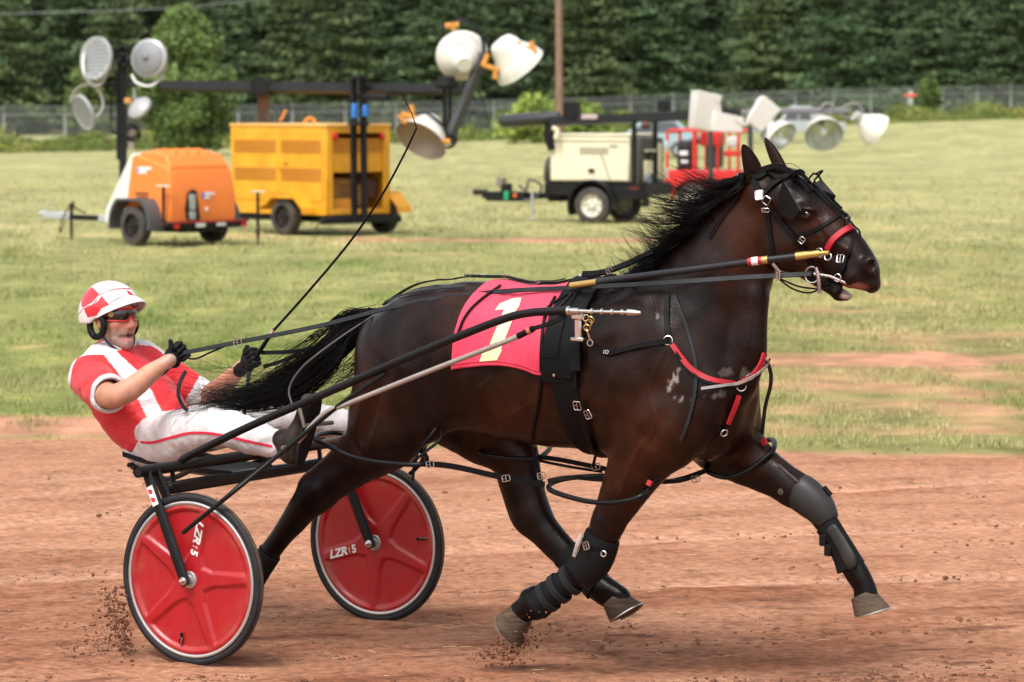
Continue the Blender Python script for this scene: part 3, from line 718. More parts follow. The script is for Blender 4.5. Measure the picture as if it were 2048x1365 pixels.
for s_ in (-1, 1):
    P = spline([(UB, s_*.30, ZB), ((UB+U0)/2, s_*.22, SZ-.03), (U0+.03, s_*.17, SZ+.005)], 14)
    MB().tube(P, .012, 10).build('seat_rail', M_BLK, SULKY, HF)
MB().tube(spline([(U0+.02, -.18, SZ+.012), (U0, -.08, SZ+.01), (U0, .08, SZ+.01), (U0+.02, .18, SZ+.012)], 14), .011, 10).build('seat_rail', M_BLK, SULKY, HF)
# ================================================================ THE DRIVER
M_SKIN = mat('skin', (.56, .27, .18), .5, var=.16, vscale=22, bump=.0009, bscale=150, attr=True, spec=.35)
M_JER = mat('race_jersey', (.7, .03, .03), .62, attr=True, bump=.012, bscale=11, stretch=(1, 1.3, 2.4), var=.05, vscale=6, sheen=.1)
M_TRO = mat('white_trousers', (.60, .565, .57), .7, var=.08, vscale=9, bump=.012, bscale=13, stretch=(2.2, 1.2, 1), sheen=.1)
M_GLV = mat('black_gloves', (.006, .006, .0065), .65, spec=.2, bump=.0008, bscale=120)
DRV = hthing('person', (PL(300, 880)[0], 0), 'driver in red and white jersey leaning back on the cart seat holding reins', 'person')
D = SDF((-1.15, -.62, .35), (.62, .60, 1.75), .0075)
def sg(S, pts, sv=1., k=.02, op='add', grow=0., sub=3):
    seg(S, [(x, y, v, r+grow) for x, y, v, r in pts], sv, k, op, sub)
TOR = [(318, 868, 0, 62), (272, 812, 0, 66), (230, 752, 0, 60), (224, 722, 0, 40)]
SHN, SHF = (180, 753, -.17, 35), (284, 722, .17, 33)
def near_arm(S, g=0, k=.02): sg(S, [SHN, (202, 776, -.32, 30), (222, 794, -.43, 25), (262, 778, -.40, 24), (300, 748, -.33, 20), (330, 727, -.28, 15), (340, 720, -.265, 15)], .9, k, grow=g)
def far_arm(S, g=0, k=.02): sg(S, [SHF, (345, 762, .27, 29), (398, 800, .33, 25), (430, 784, .29, 22), (466, 752, .22, 17), (486, 732, .18, 14)], .9, k, grow=g)
sg(D, TOR, 1.25, .04); sg(D, [SHN, (232, 736, 0, 36), SHF], 1., .03); near_arm(D); far_arm(D)
sg(D, [(228, 725, 0, 26), (230, 690, 0, 25), (224, 668, 0, 25)], 1., .02)
LEG_N = [(322, 874, -.11, 42), (390, 862, -.18, 36), (452, 858, -.24, 30), (500, 872, -.29, 27), (562, 892, -.36, 19)]
LEG_F = [(360, 866, .11, 42), (450, 850, .17, 38), (540, 836, .22, 32), (620, 838, .28, 27), (700, 852, .34, 20)]
sg(D, LEG_N, 1., .03); sg(D, LEG_F, 1., .03)
# head: built a little turned to the camera
HC = PL(231, 640, -.01); hq = sc(HC)
def hp(x, y, z): return (HC[0]+x*HY[0]-y*HY[1], HC[1]+x*HY[1]+y*HY[0], HC[2]+z)    # x forward, y to his left, z up
HA = math.radians(-8); HY = (math.cos(HA), math.sin(HA))
Rh = np.array([[math.cos(HA), math.sin(HA), 0], [-math.sin(HA), math.cos(HA), 0], [0, 0, 1]]).T
D.ell(hp(-.015, 0, .035), (.098, .078, .095), Rh.T if False else None, .03)
D.ell(hp(.035, 0, -.035), (.062, .060, .075), None, .03)
D.cone(hp(.06, 0, -.095), hp(.03, 0, -.09), .026, .03, 1.5, .025)      # jaw
D.cone(hp(.086, 0, .022), hp(.110, 0, -.018), .009, .0155, 1., .009)      # nose
D.ell(hp(.098, .014, -.027), (.012, .009, .009), None, .008); D.ell(hp(.098, -.014, -.027), (.012, .009, .009), None, .008)
D.cone(hp(.088, .018, -.049), hp(.088, -.018, -.049), .0075, .0075, 1., .008); D.cone(hp(.089, .014, -.083), hp(.089, -.014, -.083), .0085, .0085, 1., .008)   # lips
D.ell(hp(.074, 0, -.104), (.024, .026, .022), None, .02)               # chin
D.ell(hp(.098, 0, -.066), (.028, .019, .0125), None, .003, 'sub')     # open mouth
for s_ in (-1, 1):
    D.ell(hp(.05, s_*.052, -.015), (.03, .018, .022), None, .02)       # cheek bones
    D.ell(hp(.078, s_*.034, .028), (.014, .018, .010), None, .012, 'sub')
    D.ell(hp(-.012, s_*.082, -.012), (.018, .008, .030), None, .008)   # ears
BV, BF = D.mesh(2); del D
qx, qy = projH(BV)
n1 = np.array([noise.fractal(Vector(v)*60, 1., 2., 3) for v in BV]); n2 = np.array([noise.fractal(Vector(v)*9, 1., 2., 3) for v in BV])
lx = (BV[:, 0]-HC[0])*HY[0]+(BV[:, 1]-HC[1])*HY[1]; lz = BV[:, 2]-HC[2]
skin = np.tile([.47, .225, .145], (len(BV), 1))*(1+.08*n2[:, None])
red = np.exp(-((lx-.09)/.03)**2-((lz+.012)/.03)**2)*.45; skin = skin*(1-red[:, None])+np.array([.55, .14, .10])*red[:, None]
bd = np.clip(1.5-np.abs((lz+.088)/.05), 0, 1)*np.clip((lx-.0)/.03, 0, 1)*(lz < -.035)
bd = np.clip(bd*.8+.35*n1*(bd > .05), 0, .72)*(lz > -.15); skin = skin*(1-bd[:, None])+np.array([.33, .27, .235])*(1+.45*n1[:, None])*bd[:, None]
lip = np.exp(-((lx-.092)/.02)**2)*np.exp(-((lz+.082)/.009)**2); lip = np.clip(lip*1.1, 0, .8); skin = skin*(1-lip[:, None])+np.array([.48, .17, .15])*lip[:, None]
mo = np.exp(-((lx-.080)/.022)**2-((lz+.066)/.010)**2); mo = np.clip(mo*1.6-.5, 0, 1)*.9; skin = skin*(1-mo[:, None])+np.array([.05, .012, .01])*mo[:, None]  # mouth opening darkened in the colour for its inner shade
mk('body', BV, BF, M_SKIN, DRV, HF, True, skin)
# jersey: torso and short sleeves, cut open at the cuffs and collar
J = SDF((-1.15, -.62, .45), (.35, .60, 1.62), .006)
sg(J, TOR, 1.3, .04, grow=7); sg(J, [(330, 850, .0, 50), (290, 800, .0, 58)], 1.25, .03, grow=4)
sg(J, [(x, y, v, r) for x, y, v, r in [SHN, (232, 738, 0, 34), SHF]], 1., .03, grow=7)
sg(J, [(178, 753, -.15, 42), (195, 773, -.28, 42), (216, 787, -.385, 41)], .95, .03)
sg(J, [(284, 722, .15, 40), (340, 758, .25, 40), (396, 790, .32, 37)], .95, .03)
sg(J, [(228, 722, 0, 32), (230, 704, 0, 30)], 1., .015)
def cutoff(S, a, b, r, ln=.14): a = np.array(a); b = np.array(b); d = unit(b-a); S.cone(b+d*r*1.0, b+d*(r+ln), r, r, 1., .004, 'sub')
a, b = PL(198, 772, -.28), PL(216, 787, -.385); dA = unit(b-a)
J.ell(b+dA*.09, (.09, .09, .09), None, .006, 'sub')
J.cone(a+dA*.02, b+dA*.06, .055, .066, 1., .006, 'sub')
a2, b2 = PL(340, 758, .25), PL(396, 790, .32); dB = unit(b2-a2)
J.ell(b2+dB*.085, (.085, .085, .085), None, .006, 'sub')
J.cone(a2+dB*.02, b2+dB*.06, .052, .062, 1., .006, 'sub')
J.cone(PL(230, 716, 0), PL(231, 690, 0), .050, .058, 1., .004, 'sub')
JV, JF = J.mesh(2); del J
# sharpen the fabric: folds
jf = np.array([noise.noise(Vector((v[0]*9+v[2]*5, v[1]*8, v[2]*17-v[0]*9))) for v in JV])*.010+np.array([abs(noise.noise(Vector((v[0]*6-v[2]*3, v[1]*5+2, v[2]*9+v[0]*7))))**.6 for v in JV])*-.009
cen = np.stack([np.interp(JV[:, 2], [.6, 1.5], [PL(318, 868, 0)[0], PL(230, 722, 0)[0]]), 0*JV[:, 0], JV[:, 2]], 1); dv = JV-cen; dv /= np.linalg.norm(dv, axis=1)[:, None]+1e-9
JV = JV+dv*jf[:, None]
jx, jy = projH(JV); jx4 = (jx-120)*4.55; jy4 = (jy-540)*4.55
def inpoly(x, y, poly):
    c = np.zeros(len(x), bool); n = len(poly)
    for i in range(n):
        x0, y0 = poly[i]; x1, y1 = poly[(i+1) % n]
        k = ((y0 > y) != (y1 > y)) & (x < (x1-x0)*(y-y0)/((y1-y0) if y1 != y0 else 1e-9)+x0); c ^= k
    return c
Wj = inpoly(jx4, jy4, [(40, 1140), (60, 1000), (120, 820), (250, 700), (420, 640), (720, 640), (690, 690), (510, 740), (395, 772), (240, 775), (160, 800), (115, 880), (95, 1000), (92, 1140)])
Wj |= inpoly(jx4, jy4, [(395, 770), (510, 740), (700, 915), (840, 1110), (930, 1300), (940, 1420), (860, 1420), (790, 1340), (715, 1190), (560, 980)])
Wj |= inpoly(jx4, jy4, [(700, 630), (960, 660), (1100, 800), (1000, 830), (900, 730), (830, 692), (720, 684)]) & (JV[:, 1] > .02)
def along(P, a, d): return (P-np.asarray(a))@d
rad1 = np.linalg.norm(np.cross(JV-b, dA), axis=1); Wj |= (along(JV, b, dA) > .000) & (rad1 < .14) & (JV[:, 1] < -.30)
rad2 = np.linalg.norm(np.cross(JV-b2, dB), axis=1); Wj |= (along(JV, b2, dB) > -.035) & (rad2 < .13) & (JV[:, 1] > .22)
col = np.where(Wj[:, None], np.array([.62, .59, .60]), np.array([.60, .014, .022]))
jer = mk('jersey', JV, JF, M_JER, DRV, HF, True, col)
JB = bvh_of(JV, JF)
# trousers
T = SDF((-.85, -.62, .35), (.75, .60, 1.2), .0065)
sg(T, [(308, 882, 0, 50), (318, 862, 0, 50)], 1.35, .03, grow=8)
sg(T, [(x, y, v, r) for x, y, v, r in LEG_N], 1., .03, grow=9); sg(T, LEG_F, 1., .03, grow=9)
sg(T, [(300, 905, -.1, 34), (360, 900, -.16, 24)], 1.1, .04)
T.ell(PL(576, 896, -.375), (.03, .05, .06), None, .004, 'sub')
TV, TF_ = T.mesh(2); del T
tf = np.array([noise.noise(Vector((v[0]*16, v[1]*9, v[2]*9))) + .6*noise.noise(Vector((v[0]*34+v[2]*14, v[1]*20, v[2]*16))) for v in TV])*.011
TV[:, 2] += tf*.8; TV[:, 1] -= tf*.6
TV[:, 2] = np.maximum(TV[:, 2], SZ+.012)
tro = mk('trousers', TV, TF_, M_TRO, DRV, HF)
TB = bvh_of(TV, TF_)
P, N = cast_path(TB, [(258, 880), (300, 886), (340, 876), (385, 866), (440, 870), (500, 884), (556, 896)], 40, .001)
MB().ribbon(P, N, .012, .0025).build('stripe', mat('red_piping', (.62, .015, .05), .6), tro, HF)
# boots with soles, toes up
M_BOOT = mat('scuffed_boot', (.009, .008, .008), .5, spec=.2, col2=(.045, .034, .026), vscale=9, bump=.002, bscale=40)
M_SOLE = mat('boot_sole', (.013, .012, .013), .7, spec=.2, bump=.003, bscale=45)
def boot(ankle, heel, toe, v, out):
    S = SDF(PL(*ankle, v)-.34, PL(*ankle, v)+.34, .006)
    A, Hh, Tt = PL(*ankle, v), PL(*heel, v), PL(*toe, v); f = unit(Tt-Hh); nrm = unit(np.cross(f, (0, 1, 0))); nrm = nrm if nrm[0] > 0 else -nrm   # sole faces forward
    S.cone(A, A+(Hh-A)*.45, .045, .042, 1., .02); S.cone(Hh+f*.035-nrm*.03, Hh+f*.13-nrm*.035, .036, .038, 1.05, .03)
    S.cone(Hh+f*.10-nrm*.03, Tt-f*.04-nrm*.022, .036, .028, 1.35, .03)
    V, F = S.mesh(2); b = mk('boot', V, F, M_BOOT, DRV, HF)
    n = 26; poly = []
    L = np.linalg.norm(Tt-Hh); lat = np.array([0, 1., 0])
    for k in range(n):
        a = 2*math.pi*k/n; x = (1-math.cos(a))/2; w = .047*(abs(math.sin(a))**.7)*(1+.15*math.cos(a+3.1)); poly.append(Hh+f*L*x+lat*w*(1 if math.sin(a) > 0 else -1)+nrm*.004)
    MB().prism(poly, nrm*.016).build('sole', M_SOLE, b, HF, angle=30)
boot((566, 880), (592, 932), (630, 786), -.385, -1)
boot((716, 846), (740, 900), (775, 760), .36, 1)
# gloves: palm, four curled fingers and a thumb
def glove(c, v, kn, wrist, thumb_up, name='glove'):
    # c: centre px of the fist; kn: direction (frame) from wrist to knuckles; fingers curl downward/back
    C_ = PL(*c, v); f = unit(kn); S = SDF(C_-.12, C_+.12, .0035); up = unit(np.array([0, 0, 1.])-f*f[2]); lat = np.cross(f, up)   # lat points across the palm
    # back of hand faces the side -lat*out ; fingers stacked along up
    out = thumb_up
    W_ = C_-f*.062
    S.cone(W_-f*.025, C_-f*.02, .026, .030, .85, .02); S.cone(W_-f*.035, W_-f*.015, .030, .030, 1., .006)
    S.cone(C_-f*.02+up*.02, C_-f*.02-up*.02, .024, .024, .8, .015)
    for i, (h, L, r) in enumerate(((.033, .040, .0105), (.011, .045, .0110), (-.011, .043, .0105), (-.031, .036, .0095))):
        k0 = C_+f*.018+up*h+lat*out*.014; k1 = k0+f*L*.55+lat*out*.004; k2 = k1-lat*out*.030+f*.006; k3 = k2-f*.034-lat*out*.006
        for a_, b_, ra, rb in ((C_-f*.01+up*h*.8, k0, r*1.1, r*1.15), (k0, k1, r*1.1, r), (k1, k2, r, r*.95), (k2, k3, r*.95, r*.85)): S.cone(a_, b_, ra, rb, 1., .003)
    t0 = C_-f*.03+up*.024; t1 = C_+f*.004+up*.044-lat*out*.012; t2 = C_+f*.034+up*.052-lat*out*.016
    if name == 'up': t2 = t1+up*.024+f*.012; 
    S.cone(t0, t1, .015, .0125, 1., .006); S.cone(t1, t2, .012, .010, 1., .004)
    V, F = S.mesh(1); return mk('glove', V, F, M_GLV, DRV, HF)
fn = PL(350, 712, -.245)-PL(326, 732, -.29); glove((352, 712), -.235, fn, None, -1, 'up')
ff = PL(505, 716, .16)-PL(478, 742, .20); glove((500, 722), .15, ff, None, -1)
# helmet
M_HEL = mat('helmet_shell', (.75, .74, .74), .22, attr=True, coat=.5)
H = SDF(np.array(hp(-.2, -.2, -.12))-.03, np.array(hp(.22, .2, .22))+.03, .004)
H.ell(hp(-.034, 0, .050), (.143, .114, .121), None, .01)
H.ell(hp(-.074, 0, .0), (.116, .106, .115), None, .03)
H.ell(hp(-.01, 0, -.075), (.30, .30, .065), None, .006, 'sub')
for s_ in (1,): H.ell(hp(.108, 0, -.022), (.115, .20, .128), None, .012, 'sub')
H.ell(hp(.0, 0, -.06), (.085, .2, .085), None, .01, 'sub')
H.ell(hp(-.02, 0, .03), (.108, .086, .104), None, .004, 'sub')
H.ell(hp(-.01, 0, -.05), (.098, .084, .11), None, .004, 'sub')
V_, F_ = H.mesh(2)
hx, hy = projH(V_); hx = (hx-120)*4.55; hy = (hy-540)*4.55
R_ = inpoly(hx, hy, [(290, 155), (365, 225), (330, 290), (215, 350), (195, 330), (190, 250), (230, 190)]) | inpoly(hx, hy, [(380, 235), (450, 320), (380, 350), (330, 420), (250, 436), (215, 352), (340, 290)]) | inpoly(hx, hy, [(600, 180), (640, 200), (690, 252), (655, 250), (620, 215)])
seam = np.abs(hy-np.interp(hx, [150, 215, 290, 365, 450, 540], [430, 350, 305, 228, 190, 172])) < 6
colr = np.where(R_[:, None], np.array([.54, .02, .032]), np.array([.66, .64, .65])); colr = np.where((seam & R_)[:, None], np.array([.66, .64, .65]), colr); colr = np.where((seam & ~R_)[:, None], np.array([.35, .06, .09]), colr)
hel = mk('helmet', V_, F_, M_HEL, DRV, HF, True, colr)
# visor: curved peak
V = []; F = []; na, nr = 22, 6
for sgn in (0, 1):
    for i in range(na):
        a = math.radians(-80+160*i/(na-1))
        for j in range(nr):
            w = j/(nr-1); ext = .068*math.cos(a)**.7*w
            V.append(hp(-.028+(.120+ext)*math.cos(a), (.102+ext*.4)*math.sin(a), .112-.024*w*w-.056*(1-math.cos(a))-.004*sgn-.028*(math.sin(a)**2)))
q = na*nr
for i in range(na-1):
    for j in range(nr-1):
        a = i*nr+j; F += [(a, a+nr, a+nr+1, a+1), (q+a, q+a+1, q+a+nr+1, q+a+nr)]
    F += [(i*nr+nr-1, (i+1)*nr+nr-1, q+(i+1)*nr+nr-1, q+i*nr+nr-1), (i*nr, q+i*nr, q+(i+1)*nr, (i+1)*nr)]
mk('visor', V, F, mat('visor_white', (.66, .64, .65), .3, coat=.3), hel, HF, angle=180)
# ear pads and chin strap
M_PAD = mat('black_padding', (.007, .007, .008), .6, spec=.15, bump=.001, bscale=60)
for s_ in (-1, 1):
    c = [hp(-.020+.042*math.cos(a)*(1.15 if math.cos(a) > 0 else 1), s_*.094, -.022+.050*math.sin(a)) for a in np.linspace(0, 2*math.pi, 30, endpoint=False)]
    MB().tube(c, .014, 10, closed=True, flat=1.1, upv=unit(np.array([HY[0], HY[1], 0]))).build('ear_pad', M_PAD, hel, HF)
    P = spline([hp(.012, s_*.094, -.06), hp(.040, s_*.070, -.104), hp(.060, s_*.03, -.134), hp(.062, 0, -.138)], 14)
    MB().ribbon(P, np.array([unit(np.array(p)-np.array(hp(0, 0, -.06))) for p in P]), .015, .003).build('chin_strap', mat('navy_strap', (.02, .02, .05), .6), hel, HF)
# goggles: wrap-round dark lenses in a red frame with a side vent
DB = bvh_of(BV, BF)
gl = MB(); fr = MB(); n = 28; V = []; 
def gp(a, z, off=0.): 
    r = (.104+off, .084+off); return hp(-.004+r[0]*math.cos(a), r[1]*math.sin(a), z)
for i in range(n):
    a = math.radians(-78+156*i/(n-1)); nb = math.exp(-(a/.16)**2); top = .052; bot = .006+.022*nb-.006*math.cos(a)
    for j in range(5): V.append(gp(a, bot+(top-bot)*j/4, .004*math.sin(math.pi*j/4)))
F = [(i*5+j, (i+1)*5+j, (i+1)*5+j+1, i*5+j+1) for i in range(n-1) for j in range(4)]
g = mk('goggles', V, F, mat('dark_lens', (.008, .008, .010), .08, coat=1), DRV, HF, angle=180)
A = [gp(math.radians(-80+160*t), .053, .002) for t in np.linspace(0, 1, 24)]; B_ = [gp(math.radians(80-160*t), .004+.022*math.exp(-(math.radians(80-160*t)/.16)**2)-.004*math.cos(math.radians(80-160*t)), .002) for t in np.linspace(0, 1, 24)]
M_GR = mat('red_goggle_frame', (.55, .012, .015), .35, coat=.3)
MB().tube(A+B_, .0042, 8, closed=True).build('frame', M_GR, g, HF)
for s_ in (-1, 1):
    MB().ribbon([gp(s_*math.radians(q), .028, .003) for q in (74, 85, 98, 112)], [unit(np.array(gp(s_*math.radians(q), .018))-np.array(hp(0, 0, .018))) for q in (74, 85, 98, 112)], .020, .004).build('strap', M_GR, g, HF)
    cc = np.array(gp(s_*math.radians(58), .030, .003)); nn = unit(cc-np.array(hp(-.0, 0, .02)))
    MB().lathe(cc, nn, [(0, .0125), (.004, .0125), (.005, .010), (.0035, .008), (.0035, .005), (.005, .004), (.005, 0)], 18).build('vent', mat('tan_vent', (.5, .36, .16), .5), g, HF)
# ================================================================ TACK
M_PADD = mat('saddle_pad_black', (.005, .0055, .0065), .6, spec=.12, bump=.002, bscale=70, var=.3, vscale=14)
M_REDP = mat('red_padding', (.38, .008, .018), .5, bump=.001, bscale=80)
M_GOLD = mat('gold_tape', (.50, .33, .10), .35, .5)
M_BRASS = mat('brass', (.55, .42, .18), .3, 1.)
def strap(name, pts, w, root, m=M_LEATH, bvh=None, off=.003, t=.004, n=40, fallv=-.1, wfun=None):
    P, N = cast_path(bvh or HB, pts, n, off, fallv); return MB().ribbon(P, N, w if wfun is None else wfun, t).build(name, m, root, HF)
def buckle(px, py, root, w=.032, h=.03, rot=0., off=.009, bvh=None, name='buckle', v=None):
    if v is None:
        p, n = cast(bvh or HB, px, py, off)
        if p is None: p, n = PL(px, py, -.1), np.array([0, -1., 0])
    else: p, n = PL(px, py, v), np.array([0, -1., 0])
    a = unit(np.cross(n, (0, 0, 1))) if abs(n[2]) < .95 else np.array([1., 0, 0]); b = np.cross(n, a)
    c, s = math.cos(rot), math.sin(rot); a, b = a*c+b*s, b*c-a*s
    P = [p+a*x*w/2+b*y*h/2 for x, y in ((-1, -.8), (-.8, -1), (.8, -1), (1, -.8), (1, .8), (.8, 1), (-.8, 1), (-1, .8))]
    k = MB().tube(P, .0022, 6, closed=True); k.tube([p-b*h*.45, p+b*h*.45], .0018, 6); k.tube([p, p+a*w*.5], .0015, 5)
    return k.build(name, M_STEEL, root, HF)
def ring(px, py, root, R=.022, r=.003, off=.010, v=None, name='ring', tilt=0., m=None):
    if v is None:
        p, n = cast(HB, px, py, off)
        if p is None: p, n = PL(px, py, -.1), np.array([0, -1., 0])
    else: p, n = PL(px, py, v), np.array([.0, -1., 0])
    n = unit(n+np.array([tilt, 0, 0])); a = unit(np.cross(n, (0, 0, 1))); b = np.cross(n, a)
    return MB().tube([p+R*(a*math.cos(t)+b*math.sin(t)) for t in np.linspace(0, 2*math.pi, 22, endpoint=False)], r, 7, closed=True).build(name, m or M_STEEL, root, HF)
# ---- number cloth
CLO = hthing('number_cloth', (PL(1020, 650)[0], 0), 'bright red racing cloth with cream numeral one over the back of the horse', 'saddle cloth')
def edge(pts, t): P = spline([(x, y, 0) for x, y in pts], 40); i = t*(len(P)-1); j = int(min(i, len(P)-2)); return (P[j]+(P[j+1]-P[j])*(i-j))[:2]
LEFT = [(956, 582), (930, 616), (912, 668), (905, 739)]; RIGHT = [(1146, 586), (1138, 640), (1126, 700), (1124, 757)]; BOT = [(905, 739), (985, 731), (1040, 738), (1085, 752), (1124, 757)]; TOP = [(956, 583), (1000, 582), (1060, 585), (1146, 586)]
nu, nv = 46, 34; G = np.zeros((nu, nv, 3))
for i in range(nu):
    s_ = i/(nu-1)
    for j in range(nv):
        t = j/(nv-1); l, r = edge(LEFT, t), edge(RIGHT, t); tp, bt = edge(TOP, s_), edge(BOT, s_)
        q = (1-s_)*l+s_*r+(1-t)*tp+t*bt-((1-s_)*(1-t)*edge(LEFT, 0)+s_*(1-t)*edge(RIGHT, 0)+(1-s_)*t*edge(LEFT, 1)+s_*t*edge(RIGHT, 1))
        wr = .004*noise.noise(Vector((s_*7, t*3, 1)))+.003*noise.noise(Vector((s_*16+t*8, t*5, 2)))+.004*t*math.sin(s_*19+t*3)+.008*math.exp(-((s_-.78+.1*t)/.05)**2)*t*t
        p, n = cast(HB, q[0], q[1], 0)
        if p is None: p = G[i, j-1] if j else PL(q[0], q[1], -.1); n = np.array([0, -1., 0])
        G[i, j] = p+n*(.011+wr)
near = G[:, ::-1]                                   # bottom -> top
up_ = []                                            # over the spine to the other side
mid = 9
for i in range(nu):
    a = G[i, 0]; row = []
    for k in range(1, mid):
        v = a[1]+(-2*a[1])*k/mid; h, n, _, _ = HB.ray_cast(Vector((a[0], v, 2.1)), Vector((0, 0, -1))); row.append(np.array([a[0], v, h[2]+.012]))
    up_.append(row)
up_ = np.array(up_); far = G.copy(); far[:, :, 1] *= -1
for i in range(nu):
    for j in range(nv):
        h, n, _, _ = HB.find_nearest(Vector(far[i, j])); n = np.array(n); n = n if n[1] > 0 else -n; far[i, j] = np.array(h)+n*.012
A = np.concatenate([near, up_, far], 1); ny = A.shape[1]
A[:, nv-3:nv+mid+2] = np.array([[(A[i, j-1]+A[i, j]*2+A[i, j+1])/4 for j in range(nv-3, nv+mid+2)] for i in range(nu)])
F = [(i*ny+j, (i+1)*ny+j, (i+1)*ny+j+1, i*ny+j+1) for i in range(nu-1) for j in range(ny-1)]
M_CLO = mat('red_cloth', (.72, .035, .085), .7, var=.05, vscale=6, bump=.001, bscale=140, sheen=.15)
cl = mk('cloth', A.reshape(-1, 3), F, M_CLO, CLO, HF, angle=180); so = cl.modifiers.new('s', 'SOLIDIFY'); so.thickness = .003; so.offset = -1
CB = BVHTree.FromPolygons([tuple(v) for v in A.reshape(-1, 3)], F)
def patch(quads, bvh, off, n=10):
    m = MB()
    for q in quads:
        q = np.array(q, float); V = []
        for i in range(n+1):
            for j in range(n+1):
                a, b = i/n, j/n; x = (1-a)*(1-b)*q[0]+a*(1-b)*q[1]+a*b*q[2]+(1-a)*b*q[3]; p, nn = cast(bvh, x[0], x[1], off)
                V.append(p if p is not None else PL(x[0], x[1], -.3))
        m.add(V, [(i*(n+1)+j, (i+1)*(n+1)+j, (i+1)*(n+1)+j+1, i*(n+1)+j+1) for i in range(n) for j in range(n)])
    return m
def c4(pts): return [(860+x/3.591, 520+y/3.591) for x, y in pts]
one = patch([c4([(500, 320), (592, 282), (660, 276), (470, 362)]), c4([(466, 360), (660, 276), (640, 345), (474, 366)]), c4([(545, 330), (656, 283), (510, 650), (415, 650)]), c4([(386, 650), (522, 645), (484, 722), (358, 732)])], CB, .0035, 14)
one.build('numeral', mat('cream_cloth', (.74, .66, .40), .7), cl, HF, smooth=True, angle=180)
hem = MB()
for t in (.955,):
    P = np.array([G[i, int(t*(nv-1))] for i in range(nu)]); N = np.array([cast(CB, *[q[0] for q in projH(P[i][None])])[1] if cast(CB, *[q[0] for q in projH(P[i][None])])[1] is not None else np.array([0, -1., 0]) for i in range(nu)]); hem.ribbon(P, N, .003, .0006, off=.0015)
hem.build('hem_stitching', mat('dark_red_thread', (.35, .01, .03), .7), cl, HF)
# ---- harness: pad, girth, back strap, coupler
HAR = hthing('harness', (PL(1170, 720)[0], 0), 'black harness saddle, girth and back strap buckled round the barrel of the horse', 'harness')
def girth(name, px_t, px_b, w, off, m, t=.006, ang=(0, 2*math.pi), n=72, root=HAR):
    a = PL(*px_t, 0); b = PL(*px_b, 0); c = (a+b)/2; ax_ = unit(a-b); P, N = loop_on(HB, c, ax_, (0, -1, 0), off, n, ang=ang)
    return MB().ribbon(P, N, w, t, closed=abs(ang[1]-ang[0]-2*math.pi) < 1e-6).build(name, m, root, HF)
girth('saddle_pad', (1188, 578), (1192, 915), .155, .006, M_PADD, .012, (-1.62, 1.62))
girth('saddle_flap', (1176, 578), (1178, 915), .085, .020, M_LEATH, .007, (-1.30, 1.30))
girth('girth', (1210, 576), (1222, 918), .065, .006, M_LEATH, .006)
girth('belly_pad', (1196, 578), (1204, 918), .095, .005, M_PADD, .006, (1.5, 4.78))
girth('pad_edge', (1222, 576), (1234, 918), .016, .010, M_LEATH, .010, (-1.7, 1.7))
strap('flap_pocket', [(1157, 672), (1158, 700), (1160, 742)], .050, HAR, M_PADD, off=.030, t=.006)
strap('billet', [(1166, 800), (1176, 850), (1190, 900)], .030, HAR, off=.016)
buckle(1162, 808, HAR, .036, .034, off=.024); buckle(1182, 826, HAR, .030, .034, .3, off=.02)
strap('tab', [(1094, 744), (1112, 748), (1150, 752)], .022, HAR, off=.020); 
p, n = cast(HB, 1116, 749, .026); MB().lathe(p, n, [(0, .007), (.003, .006), (.004, 0)], 12).build('snap', M_STEEL, HAR, HF)
# steel coupler
cp = PL(1155, 640, -.40)
k = MB(); k.bbox(cp+np.array([.0, .01, .012]), (.050, .035, .022), b=.004); k.bbox(cp+np.array([0, .01, -.035]), (.030, .02, .075), b=.004); k.bbox(cp+np.array([-.004, .01, -.076]), (.058, .022, .014), b=.003); k.build('coupler', mat('polished_plate', (.72, .72, .74), .22, 1.), HAR, HF)
MB().bbox(cp+np.array([.002, .035, -.02]), (.045, .05, .10), b=.008).build('coupler_mount', M_LEATH, HAR, HF)
k = MB()
for i, (x, y) in enumerate(((1172, 636), (1178, 646), (1174, 656), (1182, 640))): 
    q = PL(x, y, -.425); k.tube([q+.012*np.array([math.cos(t), .35*math.sin(t+i), math.sin(t)]) for t in np.linspace(0, 6.28, 14, endpoint=False)], .0028, 6, closed=True)
k.build('chain_links', M_BRASS, HAR, HF)
k = MB(); a, b = PL(1172, 655, -.42), PL(1180, 680, -.40); k.tube([a, b], .004, 8); k.tube([b+np.array([.012*math.cos(t), 0, -.012+.012*math.sin(t)]) for t in np.linspace(0, 6.28, 14, endpoint=False)], .0025, 6, closed=True); k.build('snap_hook', M_STEEL, HAR, HF)
# top straps
def topline(name, x0, x1, w, off, m=M_LEATH, z=2.1, v=0., n=30, t=.005):
    P = []; N = []
    for x in np.linspace(x0, x1, n):
        u = PL(x, 600, v)[0]; h, nn, _, _ = HB.ray_cast(Vector((u, v, z)), Vector((0, 0, -1))); P.append(np.array(h)+np.array([0, 0, off])); N.append(np.array([0, 0, 1.]))
    return MB().ribbon(P, N, w, t).build(name, m, HAR, HF)
topline('back_strap', 768, 1170, .026, .016, t=.006); topline('back_cord', 930, 1130, .010, .024, M_GREYSTRAP, v=-.02, t=.006)
for x in (938, 968, 1010, 1075): 
    u = PL(x, 600, 0)[0]; h = np.array(HB.ray_cast(Vector((u, 0, 2.1)), Vector((0, 0, -1)))[0]); kb = MB().tube([h+np.array([.016*math.cos(t), .02*math.sin(t), .026+.006*math.sin(2*t)]) for t in np.linspace(0, 6.28, 14, endpoint=False)], .0028, 6, closed=True); kb.build('ring', M_STEEL, HAR, HF)
strap('hanger_cord', [(1002, 574), (965, 600), (935, 630), (915, 672)], .010, HAR, bvh=CB, off=.006, t=.005, n=30)
